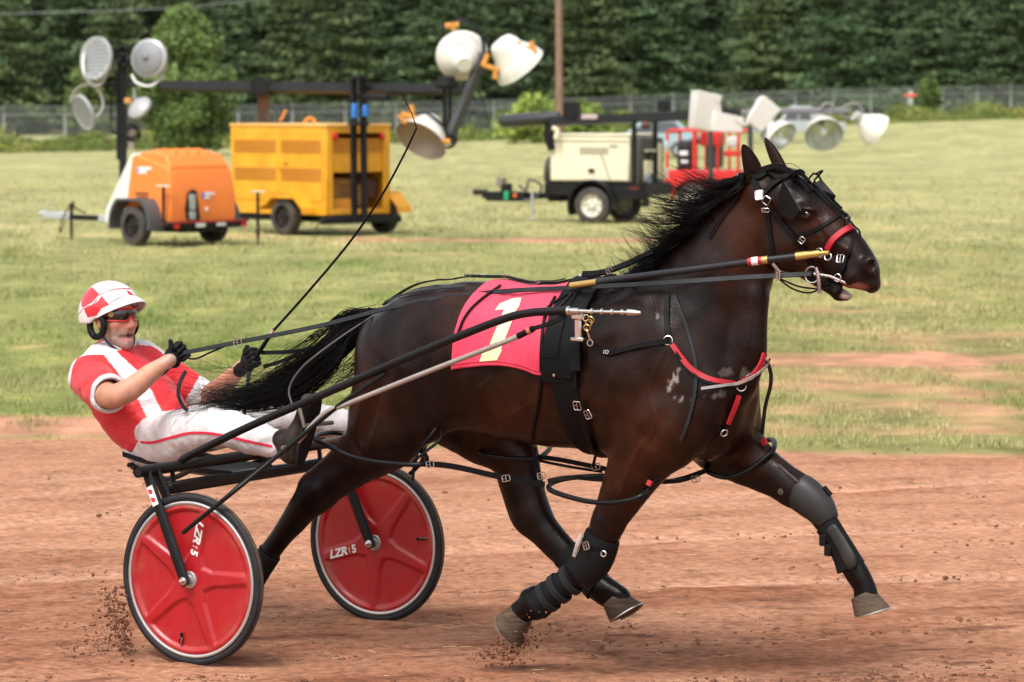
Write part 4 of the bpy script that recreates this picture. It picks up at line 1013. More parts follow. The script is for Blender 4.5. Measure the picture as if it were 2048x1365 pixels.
strap('hanger_cord', [(1112, 596), (1090, 640), (1084, 700), (1084, 744)], .012, HAR, bvh=CB, off=.006, t=.005, n=30)
strap('hanger_cord', [(1084, 750), (1080, 800), (1068, 858), (1066, 896)], .012, HAR, off=.005, t=.005, n=30)
strap('hanger_cord', [(770, 604), (820, 590), (880, 581), (930, 578)], .010, HAR, M_GREYSTRAP, off=.006, t=.004, n=30)
k = MB(); 
for pts in (((1140, 600), (1120, 612), (1096, 628), (1090, 640)), ((1150, 598), (1130, 620), (1110, 628), (1090, 632))): 
    P, N = cast_path(HB, pts, 16, .03, -.2); k.tube(P, .0045, 6)
k.build('tie_cords', M_LEATH, HAR, HF)
for s_ in (-1, 1):
    q = PL(1144, 578, -.10); q[1] = s_*.10; q[2] += .0; MB().tube([q+np.array([.016*math.cos(t), 0, .018*math.sin(t)]) for t in np.linspace(0, 6.28, 18, endpoint=False)], .003, 6, closed=True).build('rein_ring', M_STEEL, HAR, HF)
# ---- breast collar and martingale
BC = hthing('breast_collar', (PL(1440, 760)[0], 0), 'red padded breast collar with silver rings across the chest of the horse', 'breast collar')
strap('side_strap', [(1180, 686), (1198, 698), (1218, 708), (1262, 697), (1335, 683)], .022, BC, off=.014)
buckle(1217, 706, BC, .020, .012, off=.02, name='slide')
strap('neck_strap', [(1338, 676), (1334, 640), (1336, 592)], .022, BC, off=.008)
strap('grey_strap', [(1350, 592), (1372, 650), (1390, 720), (1392, 780), (1378, 840), (1362, 880)], .014, BC, M_GREYSTRAP, off=.008)
strap('chest_pad', [(1345, 690), (1364, 716), (1388, 742), (1425, 762), (1470, 768)], .022, BC, M_REDP, off=.008, t=.010)
strap('chest_pad', [(1478, 768), (1502, 752), (1518, 730), (1526, 706)], .024, BC, M_REDP, off=.006, t=.010)
strap('chest_strap', [(1340, 684), (1362, 718), (1386, 748), (1425, 770), (1474, 772), (1506, 755), (1532, 718)], .012, BC, off=.012, t=.006)
strap('chest_strap', [(1404, 778), (1445, 772), (1480, 764), (1512, 744), (1534, 718)], .012, BC, mat('sweaty_strap', (.28, .26, .25), .5), off=.017, t=.003)
ring(1337, 682, BC, .017); ring(1482, 772, BC, .018); ring(1446, 864, BC, .014)
buckle(1498, 752, BC, .022, .022, .5, off=.016)
strap('martingale', [(1476, 790), (1466, 815), (1452, 846)], .020, BC, M_REDP, off=.010, t=.008)
strap('martingale_strap', [(1484, 772), (1466, 815), (1446, 862)], .013, BC, off=.006)
k = [PL(1527, 712, .02), PL(1540, 740, .04), PL(1541, 770, .06), PL(1530, 815, .10), PL(1524, 868, .15)]
MB().ribbon(spline(k, 26), np.tile([.8, -.6, 0], (len(spline(k, 26)), 1)), .016, .004).build('hobble_hanger', M_GREYSTRAP, BC, HF)
# ---- hobbles: four plastic loops round the legs, joined by straps
HOB = hthing('hobbles', (PL(1000, 950)[0], 0), 'black plastic leg hobbles linking the fore and hind legs of the horse', 'hobbles')
M_PL = mat('black_plastic_tube', (.006, .0062, .007), .35, spec=.2)
def loop(front, back, r=.0105, label=None, m=M_PL):
    P = spline([PL(*q) for q in front]+[PL(*q) for q in back], 56, closed=True)
    return MB().tube(P, r, 10, closed=True).build('hobble_loop', m, HOB, HF)
loop([(628, 876, -.27), (668, 898, -.30), (710, 915, -.30), (770, 926, -.29), (848, 928, -.25)], [(838, 900, -.06), (760, 880, -.02), (670, 866, -.06)])
loop([(1098, 978, -.21), (1160, 1000, -.24), (1215, 1006, -.245), (1262, 1000, -.235), (1290, 986, -.20)], [(1300, 958, -.06), (1230, 952, -.03), (1130, 958, -.08)])
loop([(962, 906, .04), (1010, 916, .03), (1060, 918, .04), (1082, 914, .07)], [(1098, 890, .22), (1030, 880, .25), (970, 884, .18)])
loop([(1412, 940, .02), (1450, 955, .02), (1490, 944, .04), (1530, 916, .08), (1548, 896, .13)], [(1540, 880, .24), (1480, 900, .27), (1430, 925, .2)])
def fstrap(name, pts, w, m=M_LEATH, root=HOB, t=.005, n=26, N=(0, -1, 0)):
    P = spline([PL(*p) for p in pts], n); return MB().ribbon(P, np.tile(np.array(N, float), (len(P), 1)), w, t).build(name, m, root, HF)
fstrap('link_strap', [(842, 928, -.25), (880, 930, -.25), (920, 936, -.25), (1000, 954, -.24), (1090, 970, -.22)], .024)
fstrap('link_strap', [(1076, 914, .06), (1120, 920, .05), (1180, 932, .04), (1240, 944, .03), (1330, 964, .02), (1412, 942, .02)], .020)
fstrap('link_strap', [(1080, 922, .08), (1140, 934, .07), (1205, 944, .06)], .012)
fstrap('link_strap', [(1096, 962, -.20), (1140, 955, -.18), (1200, 960, -.10), (1290, 962, -.05), (1360, 962, .0), (1412, 942, .02)], .017, M_PL)
for (x, y, v) in ((860, 929, -.26), (1012, 957, -.25), (1083, 952, -.23), (1192, 934, .03), (1392, 958, .0)): buckle(x, y, HOB, .036, .024, .2, v=v)
for pts in (((832, 930, -.26), (836, 905, -.25), (858, 875, -.24), (872, 858, -.22)), ((824, 926, -.26), (850, 905, -.24), (880, 880, -.2), (884, 862, -.18)), ((830, 918, -.26), (828, 938, -.26), (826, 962, -.26)),
            ((1194, 904, .0), (1190, 918, .02), (1186, 934, .03)), ((1068, 898, .02), (1074, 930, .0), (1086, 960, -.1)), ((1283, 1000, -.22), (1300, 975, -.20), (1318, 950, -.19))):
    fstrap('hanger', pts, .012, n=12)
fstrap('red_keeper', ((1298, 972, -.215), (1302, 962, -.21)), .022, M_REDP, t=.012, n=4)
fstrap('red_keeper', ((1526, 876, .10), (1532, 888, .11)), .022, M_REDP, t=.012, n=4)
# ---- bridle
BR = hthing('bridle', (PL(1600, 460)[0], 0), 'black open bridle with blinkers and a red noseband on the head of the horse', 'bridle')
strap('crown_strap', [(1478, 352), (1500, 352), (1522, 356), (1548, 334), (1570, 336)], .024, BR, off=.006)
strap('cheek_strap', [(1508, 360), (1520, 388), (1536, 402), (1552, 428), (1576, 458), (1602, 488), (1618, 518), (1624, 540)], .020, BR, off=.006, t=.005)
strap('cheek_strap', [(1508, 360), (1522, 386), (1532, 410), (1538, 450), (1546, 500), (1552, 530)], .020, BR, off=.005)
strap('brow_band', [(1524, 392), (1546, 372), (1572, 356), (1598, 344), (1608, 350)], .022, BR, off=.007, t=.006)
strap('brow_band', [(1522, 340), (1556, 332), (1582, 344), (1604, 346)], .022, BR, off=.008, t=.006)
strap('poll_strap', [(1548, 332), (1572, 340), (1600, 352), (1620, 372), (1650, 400), (1672, 420), (1690, 438)], .018, BR, off=.007, t=.005)
strap('face_strap', [(1606, 350), (1636, 384), (1668, 418), (1700, 442)], .016, BR, off=.012, t=.004)
strap('nose_strap', [(1604, 472), (1632, 460), (1662, 442), (1678, 430)], .016, BR, off=.005)
strap('shadow_roll', [(1656, 497), (1668, 480), (1684, 466), (1701, 458)], .024, BR, M_REDP, off=.006, t=.014, n=16)
strap('chin_strap', [(1708, 462), (1700, 500), (1684, 540), (1672, 560)], .014, BR, off=.006)
strap('chin_strap', [(1690, 530), (1672, 560), (1650, 566), (1620, 550)], .018, BR, off=.008)
buckle(1521, 391, BR, .034, .034, .1, off=.012, name='buckle'); buckle(1535, 401, BR, .030, .028, .9); buckle(1533, 420, BR, .030, .014, 0); buckle(1605, 480, BR, .024, .020, .8); buckle(1682, 519, BR, .026, .030, 0)
p, n = cast(HB, 1521, 391, .014); MB().box(p, (.03, .003, .03)).build('plate', M_WHT, BR, HF)
ring(1645, 504, BR, .018, off=.016); ring(1660, 516, BR, .014, off=.016); ring(1675, 556, BR, .014, v=-.07)
ring(1624, 550, BR, .030, .0032, v=-.115, name='bit_ring')
MB().tube([PL(1628, 548, -.10), PL(1660, 553, -.08), PL(1690, 566, -.06), PL(1690, 568, .06)], .006, 8).build('bit', M_STEEL, BR, HF)
MB().tube(spline([PL(1632, 536, -.12), PL(1637, 560, -.13), PL(1639, 588, -.13)], 10), [.007]*5+[.008]*5+[.009], 10, flat=.6, upv=(0, 1, 0)).build('bit_shank', mat('pinkish_metal', (.25, .17, .15), .35, .7), BR, HF)
# blinkers: curved leather panels standing off the eye, with wire stays
for s_ in (-1, 1):
    if s_ < 0: q = [(1562, 384), (1578, 366), (1598, 424), (1590, 440), (1562, 428)]; vv = [-.10, -.125, -.15, -.15, -.105]
    c = [PL(1560, 392, -.105), PL(1568, 364, -.125), PL(1602, 422, -.175), PL(1590, 442, -.150), PL(1560, 428, -.10)]
    c = [np.array([p[0], abs(p[1])*s_, p[2]]) for p in c]
    V = np.array(c+[p+np.array([-.004, s_*.006, .0]) for p in c]); F = [(0, 1, 2, 3, 4), (9, 8, 7, 6, 5)]+[(i, i+5, (i+1) % 5+5, (i+1) % 5) for i in range(5)]
    if s_ > 0: F = [f[::-1] for f in F]
    b = mk('blinker', V, F, mat('blinker_leather', (.004, .004, .005), .38, spec=.18), BR, HF, angle=20)
    MB().tube([c[1], c[2]], .0022, 6).build('blinker_edge', M_GREYSTRAP, b, HF)
    w0 = PL(1602, 350, -.06); w0[1] = s_*.06; wm = w0+np.array([.0, s_*.06, .012])
    MB().tube(spline([w0, wm, c[1]], 12), .004, 8).build('blinker_stay', M_LEATH, b, HF)
for s_ in (1,):
    o = [PL(*q) for q in ((1642, 358, .12), (1672, 392, .12), (1668, 404, .12), (1645, 404, .11), (1626, 372, .10))]
    V = np.array(o+[p+np.array([-.006, .008, 0]) for p in o]); F = [(0, 1, 2, 3, 4), (9, 8, 7, 6, 5)]+[(i, i+5, (i+1) % 5+5, (i+1) % 5) for i in range(5)]
    mk('blinker_cup', V, F, mat('blinker_leather', (.004, .004, .005), .38, spec=.18), BR, HF, angle=20)
    MB().tube([PL(1614, 362, .05), PL(1627, 347, .09), PL(1636, 350, .11), PL(1642, 360, .12)], .004, 8).build('blinker_stay', M_LEATH, BR, HF)
# overcheck and loose cords
P, N = cast_path(HB, [(1700, 442), (1712, 458), (1718, 478)], 10, .012, .0); MB().tube(P, .004, 6).build('check_cord', M_LEATH, BR, HF)
for pts in (((1555, 556), (1585, 578), (1620, 586), (1648, 572)), ((1560, 558), (1600, 574), (1640, 578), (1664, 576))): MB().tube(spline([PL(x, y, -.12) for x, y in pts], 16), .0035, 6).build('curb_cord', M_LEATH, BR, HF)
k = MB()
for i in range(26):
    a = rng.uniform(0, 6.28); c = PL(1672+rng.normal(0, 5), 578+rng.normal(0, 6), rng.uniform(-.05, .03)); k.sphere(c, rng.uniform(.008, .015, 3), 6, 5)
k.build('chin_tuft', mat('ragged_felt', (.010, .009, .009), .9, bump=.004, bscale=90), BR, HF)
OC = hthing('overcheck', (PL(1330, 500)[0], 0), 'black check rein buckled from the saddle up along the crest of the neck', 'check rein')
pts = [(1166, 549, -.02), (1190, 548, -.03), (1220, 542, -.05), (1270, 522, -.10), (1310, 502, -.13)]
fstrap('strap', pts, .026, M_LEATH, OC, .008, 20, N=(0, -1, .5)); strap('strap', [(1312, 500), (1370, 460), (1428, 402), (1480, 356)], .018, OC, off=.012)
strap('side_cord', [(1418, 478), (1446, 436), (1478, 396), (1496, 366)], .008, OC, off=.010)
buckle(1218, 540, OC, .026, .030, .3, v=-.065); buckle(1480, 356, OC, .028, .030, .7, off=.014)
MB().tube([PL(1160, 552, -.02), PL(1166, 560, -.03), PL(1170, 572, -.03)], .008, 8).build('hook', M_STEEL, OC, HF)
# ---- head pole
HP = hthing('head_pole', (PL(1400, 540)[0], -.24), 'slim dark head pole with gold tape and one red and white band beside the neck', 'head pole')
def hpol(a, b, r, m, nm, cap=True): 
    A_, B_ = PL(*a), PL(*b); MB().tube([A_, (A_+B_)/2, B_], r, 14).build(nm, m, HP, HF)
v0, v1, v2 = -.235, -.215, -.145
def hv(x): return float(np.interp(x, [1140, 1350, 1500, 1650], [-.16, -.235, -.20, -.135]))
HY_ = lambda x: float(np.interp(x, [1140, 1196, 1500, 1650], [572, 564, 524, 506]))
def hseg(x0, x1, r, m, nm):
    xs = np.linspace(x0, x1, 10); MB().tube([PL(x, HY_(x), hv(x)) for x in xs], r, 14).build(nm, m, HP, HF)
hseg(1142, 1197, .0125, M_GOLD, 'gold_end'); hseg(1195, 1500, .0135, mat('pole_tube', (.022, .022, .025), .35, .1, spec=.3), 'pole'); hseg(1497, 1524, .0155, M_REDP, 'red_band'); hseg(1504, 1517, .0162, M_WHT, 'white_band')
hseg(1520, 1536, .0148, M_GOLD, 'gold_band'); hseg(1534, 1594, .0125, mat('pole_tube', (.022, .022, .025), .35, .1), 'pole'); hseg(1592, 1616, .0148, M_GOLD, 'gold_end'); hseg(1615, 1640, .0130, M_GOLD, 'gold_end'); hseg(1639, 1658, .008, M_GOLD, 'gold_tip')
MB().tube([PL(1545, 528, -.20), PL(1560, 545, -.19), PL(1552, 540, -.19)], .006, 8).build('rag_tie', mat('grey_rag', (.2, .14, .12), .9), HP, HF)
# ---- leg protection
def guard(name, pts, grow, m, label=None, flat=.8, n=26, nr=20):
    P = spline([PL(x, y, v) for x, y, v, r in pts], n); R = spline([(r/sc(PL(x, y, v))+grow, 0, 0) for x, y, v, r in pts], n)[:, 0]
    mb = MB(); mb.tube(P, R, nr, upv=(0, 1, 0), flat=flat); o = mb.build(name, m, HORSE, HF, angle=60)
    if label: o['label'] = label
    return o
M_NEO = mat('black_neoprene', (.006, .006, .0065), .7, spec=.15, bump=.0012, bscale=110)
M_GB = mat('grey_boot_shell', (.016, .018, .021), .45, spec=.25, col2=(.034, .030, .027), vscale=9)
g = guard('knee_boot', [(1206, 1072, LN, 35), (1196, 1098, LN, 38), (1184, 1124, LN, 37), (1162, 1148, LN, 33)], .006, M_NEO, 'black knee boot with a buckled strap')
g2 = guard('tendon_boot', [(1150, 1152, LN, 27), (1120, 1174, LN, 26), (1092, 1196, LN, 29), (1074, 1210, LN, 31)], .004, M_NEO)
for q in ((1142, 1160), (1118, 1177), (1096, 1194)):
    ax_ = unit(PL(1074, 1210, LN)-PL(1150, 1152, LN)); c_ = PL(*q, LN); e_ = unit(np.cross(ax_, (0, 1, 0))); R_ = 28/sc(c_)+.006
    P = np.array([c_+e_*R_*math.cos(t)+np.array([0, .82*R_*math.sin(t), 0]) for t in np.linspace(0, 2*math.pi, 30, endpoint=False)]); MB().ribbon(P, P-c_, .030, .004, closed=True).build('boot_strap', mat('grey_webbing', (.016, .017, .019), .7, spec=.15), g2, HF)
P, N = loop_on(HB, PL(1196, 1092, LN), unit(PL(1230, 1100, LN)-PL(1196, 1092, LN)), (0, -1, 0), .012, 30, rmax=.2); MB().ribbon(P, N, .016, .004, closed=True).build('strap', M_LEATH, g, HF)
buckle(1172, 1092, g, .024, .03, .3, v=LN-.085); ring(1207, 1108, g, .011, .003, v=LN-.075)
MB().tube(spline([PL(1163, 1070, LN-.05), PL(1156, 1090, LN-.055), PL(1150, 1112, LN-.04)], 8), .011, 8).build('sheepskin', mat('dirty_fleece', (.42, .36, .32), .95, bump=.006, bscale=60), g, HF)
g = guard('knee_boot', [(1590, 977, LF, 33), (1600, 984, LF, 37), (1616, 996, LF, 37), (1636, 1014, LF, 34), (1650, 1034, LF, 28), (1656, 1044, LF, 24)], .003, M_GB, 'grey knee boot cup on the outstretched foreleg')
MB().tube([PL(1648, 975, LF), PL(1656, 984, LF), PL(1662, 990, LF)], .010, 8).build('strap_end', M_LEATH, g, HF)
g = guard('tendon_boot', [(1654, 1050, LF, 25), (1672, 1078, LF, 24), (1690, 1110, LF, 26), (1702, 1136, LF, 30)], .003, M_NEO)
P = spline([PL(1660, 1052, LF-.05), PL(1680, 1084, LF-.052), PL(1698, 1118, LF-.056), PL(1700, 1138, LF-.05)], 14); MB().tube(P, [.010]+[.024]*3+[.026]*4+[.028]*4+[.024]*2+[.012]*(len(P)-14), 12, flat=.35, upv=(0, 1, 0)).build('shell', M_GB, g, HF)
for q in ((1650, 1080), (1660, 1100)): MB().bbox(PL(*q, LF-.02), (.03, .05, .045), b=.004).build('fastener', M_NEO, g, HF)
guard('ankle_boot', [(1130, 1108, LF, 30), (1172, 1150, LF, 29), (1196, 1174, LF, 32)], .004, M_NEO)
guard('ankle_boot', [(540, 1106, LN, 24), (512, 1150, LN, 24), (490, 1186, LN, 28)], .004, M_NEO)
p, n = cast(HB, 1562, 984, .002); MB().lathe(p, n, [(0, .014), (.004, .012), (.005, 0)], 14).build('chestnut', mat('horny_skin', (.07, .055, .04), .8, spec=.2, bump=.003, bscale=60), HORSE, HF)
# ================================================================ REINS AND WHIP
RE = hthing('reins', (PL(700, 650)[0], -.2), 'long flat black reins running from the gloved hands over the rump to the bit', 'reins')
near = [(368, 706, -.235), (420, 696, -.235), (475, 685, -.23), (640, 652, -.20), (800, 611, -.17), (900, 594, -.15), (1020, 582, -.14), (1144, 576, -.13), (1300, 568, -.30), (1480, 556, -.24), (1555, 552, -.18), (1622, 548, -.12)]
P = spline([PL(*p) for p in near], 120); wd = np.interp(np.arange(len(P)), [0, 60, 119], [.021, .018, .018])
MB().ribbon(P, np.tile([0, -1., .35], (len(P), 1)), .020, .004).build('near_line', M_GREYSTRAP, RE, HF)
far = [(524, 706, .14), (580, 704, .12), (620, 698, .10), (700, 672, .10), (800, 622, .12), (900, 588, .12), (1144, 566, .12), (1300, 560, .30), (1480, 545, .24), (1650, 548, .12)]
P = spline([PL(*p) for p in far], 120); MB().ribbon(P, np.tile([0, -1., .35], (len(P), 1)), .019, .004).build('far_line', M_LEATH, RE, HF)
P = spline([PL(*p) for p in [(528, 734, .14), (560, 724, .12), (604, 706, .10)]], 16); MB().ribbon(P, np.tile([0, -1., .3], (len(P), 1)), .018, .004).build('hand_hold', M_LEATH, RE, HF)
P = spline([PL(*p) for p in [(372, 716, -.235), (392, 718, -.235), (420, 706, -.233), (452, 692, -.232)]], 20); MB().ribbon(P, np.tile([0, -1., .3], (len(P), 1)), .008, .004).build('hand_hold', M_LEATH, RE, HF)
P = spline([PL(*p) for p in [(372, 742, -.25), (360, 766, -.26), (357, 790, -.27), (366, 812, -.27), (376, 822, -.27)]], 20); MB().ribbon(P, np.tile([0, -1., 0.], (len(P), 1)), .018, .004).build('rein_end', M_GREYSTRAP, RE, HF)
P = spline([PL(*p) for p in [(499, 745, .13), (494, 780, .10), (488, 834, .06)]], 14); MB().ribbon(P, np.tile([0, -1., 0.], (len(P), 1)), .021, .004).build('rein_end', M_GREYSTRAP, RE, HF)
P = spline([PL(*p) for p in [(770, 618, -.08), (700, 662, -.22), (640, 705, -.34), (600, 740, -.38), (578, 780, -.40), (588, 818, -.42)]], 34); MB().tube(P, .004, 6).build('thin_cord', mat('pale_cord', (.06, .06, .06), .5), RE, HF)
buckle(475, 685, RE, .040, .038, .1, v=-.24); buckle(1556, 553, RE, .014, .028, 0, v=-.19)
WHP = hthing('whip', (PL(510, 720)[0], .13), 'long thin black driving whip with a curled tip held upright in one glove', 'whip')
MB().tube([PL(500, 738, .13), PL(520, 702, .13), PL(545, 664, .13)], [.011, .010, .008], 10).build('handle', M_LEATH, WHP, HF)
MB().lathe(PL(545, 664, .13), unit(PL(560, 640, .13)-PL(545, 664, .13)), [(-.01, .0095), (-.002, .0095), (-.001, .007), (.003, .007), (.004, .0095), (.012, .0095)], 12).build('collar', mat('pink_tape', (.6, .35, .33), .5), WHP, HF)
P = spline([PL(*p, .13) for p in [(545, 664), (620, 580), (700, 484), (762, 394), (806, 314), (833, 257)]], 50)
MB().tube(P, np.linspace(.0062, .0042, len(P)), 8).build('shaft', M_LEATH, WHP, HF)
P = spline([PL(*p, .13) for p in [(833, 257), (830, 246), (822, 225), (812, 205), (808, 196), (804, 203)]], 20); MB().tube(P, .0026, 6).build('lash', M_LEATH, WHP, HF)
# ================================================================ GROUND
def sst(x, a, b): t = np.clip((x-a)/(b-a), 0, 1); return t*t*(3-2*t)
def gz(X, Y): return sst(Y, 110, 240)*(.12+1.45*sst(X, -26, 40))+sst(Y, 240, 330)*1.5
def boundary(X): return 21.9-.16*(X+3.5)+.10*np.sin(X*1.7)+.06*np.sin(X*4.3+1)
def vnoise(P, sc_, oct_=4, off=0.):
    return np.array([noise.fractal(Vector((p[0]*sc_[0]+off, p[1]*sc_[1]+off, off)), 1., 2., oct_) for p in P])
PATCH = [(-3.3, 22.95, 1.7, .75, .85), (1.5, 22.6, 3.4, .35, .4), (3.6, 26.9, 1.6, 1.6, .42), (3.0, 24.3, 1.6, .8, .38), (4.6, 31.5, 1.4, 1.3, .35), (2.75, 29.0, 2.3, 1.0, .9), (1.2, 55.2, 3.8, .9, .8), (-1.8, 55.6, 1.6, .7, .7), (3.9, 25.6, .6, .5, .5), (2.4, 26.3, .9, .45, .55), (4.2, 41.5, 1.0, .5, .5), (3.4, 36, .8, .5, .4), (-2.3, 23.3, 1.7, .5, .6), (-3.6, 22.9, 1.0, .8, .6), (-1.5, 50, 1.4, .4, .35), (.4, 23.0, 2.4, .35, .35), (3.1, 23.2, 1.8, .3, .3), (-3.5, 61, 1.2, .8, .4)]
def bare(X, Y):
    m = np.zeros_like(X)
    for cx, cy, rx, ry, s in PATCH: m = np.maximum(m, s*np.exp(-((X-cx)/rx)**4-((Y-cy)/ry)**4))
    return m
xs = np.unique(np.concatenate([np.linspace(-400, -60, 12), np.linspace(-60, -8, 40), np.linspace(-8, 8, 150), np.linspace(8, 60, 40), np.linspace(60, 400, 12)]))
ys = np.unique(np.concatenate([np.linspace(-30, 18, 10), np.linspace(18, 70, 260), np.linspace(70, 340, 110), np.linspace(340, 1500, 14)]))
Xg, Yg = np.meshgrid(xs, ys, indexing='ij'); Zg = gz(Xg, Yg)
Pg = np.stack([Xg.ravel(), Yg.ravel()], 1); n1 = vnoise(Pg, (.5, .22), 4); n2 = vnoise(Pg, (1.9, .9), 3, 7.)
Zg = Zg.ravel()+.012*n2*(Pg[:, 1] > 19)*(Pg[:, 1] < 70)-.012
bm = np.clip(bare(Pg[:, 0], Pg[:, 1])*1.5+.5*n1-.15+.3*n2, 0, 1)*(Pg[:, 1] < 90)
bm = np.maximum(bm, 1-sst(Pg[:, 1]-boundary(Pg[:, 0]), .0, .5))
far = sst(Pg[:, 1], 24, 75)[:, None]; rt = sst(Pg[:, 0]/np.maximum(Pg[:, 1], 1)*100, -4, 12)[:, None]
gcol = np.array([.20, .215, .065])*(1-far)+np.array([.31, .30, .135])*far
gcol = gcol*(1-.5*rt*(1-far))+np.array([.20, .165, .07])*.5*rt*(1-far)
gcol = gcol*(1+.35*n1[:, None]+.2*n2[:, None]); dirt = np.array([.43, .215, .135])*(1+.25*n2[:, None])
tint = gcol*(1-bm[:, None])+dirt*bm[:, None]
ny_ = len(ys); ii, jj = np.meshgrid(np.arange(len(xs)-1), np.arange(ny_-1), indexing='ij'); a = (ii*ny_+jj).ravel()
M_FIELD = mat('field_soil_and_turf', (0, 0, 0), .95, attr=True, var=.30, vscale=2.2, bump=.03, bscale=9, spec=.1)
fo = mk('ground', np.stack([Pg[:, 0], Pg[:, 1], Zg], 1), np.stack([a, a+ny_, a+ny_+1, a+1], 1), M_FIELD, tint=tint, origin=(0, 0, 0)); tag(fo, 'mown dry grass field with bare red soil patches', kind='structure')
# dirt track
tx = np.arange(-7, 7, .035); ty = np.concatenate([np.arange(2, 11.5, .25), np.arange(11.5, 22.6, .035)])
Xt, Yt = np.meshgrid(tx, ty, indexing='ij'); P = np.stack([Xt.ravel(), Yt.ravel()], 1)
ca, sa = math.cos(math.radians(14)), math.sin(math.radians(14)); al = P[:, 0]*ca+P[:, 1]*sa; ac = -P[:, 0]*sa+P[:, 1]*ca
Q = np.stack([al, ac], 1); s1 = vnoise(Q, (.35, 3.2), 4); s2 = vnoise(Q, (2.2, 9.), 3, 3.); s3 = vnoise(P, (1.1, 1.1), 3, 9.)
s4 = vnoise(Q, (8, 20.), 2, 5.)
s5 = vnoise(P, (7., 6.), 3, 6.); zz = .008+.006*s1+.004*s2+.004*s4+.005*s5*(P[:, 1] < 19)
rut = np.zeros(len(P))
for (x0, y0, x1, y1, w, d) in ((-3.2, 17.0, -.9, 19.2, 0.15, .02), (-3.4, 18.1, -1.4, 20.4, 0.12, .018), (-3, 19.4, -.5, 21.4, 0.17, .02), (-.6, 16.2, 3.4, 17.6, 0.14, .022), (-.4, 17.6, 3.6, 19.9, 0.15, .02), (.5, 15.1, 3.2, 15.5, 0.12, .018), (-3.4, 14.9, -1.6, 15.7, 0.17, .02), (-1.30, 13.04, -4.5, 15.05, .016, .006), (-.6, 14.15, -4, 16.3, .016, .006)):
    d_ = np.array([x1-x0, y1-y0]); L = np.linalg.norm(d_); d_ /= L; t = (P[:, 0]-x0)*d_[0]+(P[:, 1]-y0)*d_[1]; q = (P[:, 0]-x0)*d_[1]-(P[:, 1]-y0)*d_[0]
    q = q+.05*np.sin(t*1.3+x0); e = np.exp(-(q/w)**2)*sst(t, -.2, .3)*(1-sst(t, L-.3, L+.4)); zz -= d*e; zz += .5*d*np.exp(-((np.abs(q)-w*1.6)/(w*.6))**2)*sst(t, -.2, .3)*(1-sst(t, L-.3, L+.4)); rut = np.maximum(rut, e*(d > .01))
pit = np.zeros(len(P)); rr_ = np.random.default_rng(5)
for _ in range(230):
    yy = 11.6+8.5*rr_.uniform()**1.5; xx = rr_.uniform(-.18, .18)*yy; q = rr_.uniform(.02, .055); s_ = np.where((np.abs(P[:, 0]-xx) < .4) & (np.abs(P[:, 1]-yy) < .4))[0]
    dd = np.hypot((P[s_, 0]-xx)/1.5, P[s_, 1]-yy)/q; zz[s_] += -.009*np.exp(-dd**2)+.004*np.exp(-((dd-1.6)/.5)**2); pit[s_] = np.maximum(pit[s_], np.exp(-(dd/.9)**2))
edge_ = sst(boundary(P[:, 0])-P[:, 1], -.25, .15); zz = zz*edge_-.04*(1-edge_)
near_ = 1-sst(P[:, 1], 13.5, 17.5)
dry = np.array([.40, .205, .126]); wet = np.array([.225, .088, .047]); m = np.clip(.45*near_+.42*s1+.45*s3+.18*s5+.10, 0, 1)[:, None]
tc_ = dry*(1-m)+wet*m; cl_ = np.clip((s2+.4*s4-.30)*2.2, 0, 1)[:, None]*(.35+.65*near_[:, None]); tc_ = tc_*(1-cl_)+np.array([.15, .065, .04])*cl_
tc_ = tc_*(1-.36*pit[:, None]); tc_ = tc_*(1-.6*rut[:, None])+np.array([.47, .27, .18])*.6*rut[:, None]  # shade of the hoof pits painted into the tint; ruts made paler
nt_ = len(ty); ii, jj = np.meshgrid(np.arange(len(tx)-1), np.arange(nt_-1), indexing='ij'); a = (ii*nt_+jj).ravel()
M_TRK = mat('red_dirt', (0, 0, 0), .97, attr=True, var=.34, vscale=26, bump=.012, bscale=75, spec=.06, stretch=(.8, 1.1, 1))
to = mk('track', np.stack([P[:, 0], P[:, 1], zz], 1), np.stack([a, a+nt_, a+nt_+1, a+1], 1), M_TRK, tint=tc_, origin=(0, 0, 0)); tag(to, 'red dirt race track with hoof scuffs and wheel ruts', kind='structure')
# clods
def lumps(pos, size, nm, m, label, flat=.7):
    base = MB().sphere((0, 0, 0), 1, 6, 4); bv = np.vstack(base.V); bf = np.array([f for f in base.F]); n = len(pos); k = len(bv)
    R = rng.normal(1, .28, (n, k, 3)); V = bv[None]*R*size[:, None, None]*np.array([1.25, 1, flat])+pos[:, None]
    F = (bf[None]+np.arange(n)[:, None, None]*k).reshape(-1, 4); o = mk(nm, V.reshape(-1, 3), F, m, origin=(0, 0, 0)); return tag(o, label, kind='stuff')
M_CLOD = mat('dirt_clods', (.27, .125, .078), .95, col2=(.15, .066, .040), vscale=3, bump=.004, bscale=80, spec=.1)
n = 15000; px_ = rng.uniform(-100, 2150, n); py_ = 1365-(rng.uniform(0, 1, n)**1.7)*470; cp = np.array([onz(x, y, 0.006) for x, y in zip(px_, py_)])
cn = vnoise(cp[:, :2]*np.array([1, 1]), (.9, 2.6), 3, 2.); keep = rng.uniform(0, 1, n) < np.clip(.35+1.6*cn, .05, 1); cp = cp[keep]
lumps(cp, rng.lognormal(-5.85, .62, len(cp)).clip(.0015, .016), 'dirt_clods', M_CLOD, 'small dark clods scattered over the red dirt track')
# straw bits
st = MB()
for x, y in zip(rng.uniform(0, 2048, 130), rng.uniform(910, 1360, 130)):
    p = onz(x, y, .022); d = np.array([rng.uniform(-1, 1), rng.uniform(-.5, .5), rng.uniform(-.1, .1)])*rng.uniform(.01, .045); st.tube([p-d, p+d], .0011, 4)
tag(st.build('straw_bits', mat('straw', (.55, .42, .24), .8)), 'pale bits of straw lying on the track', kind='stuff')
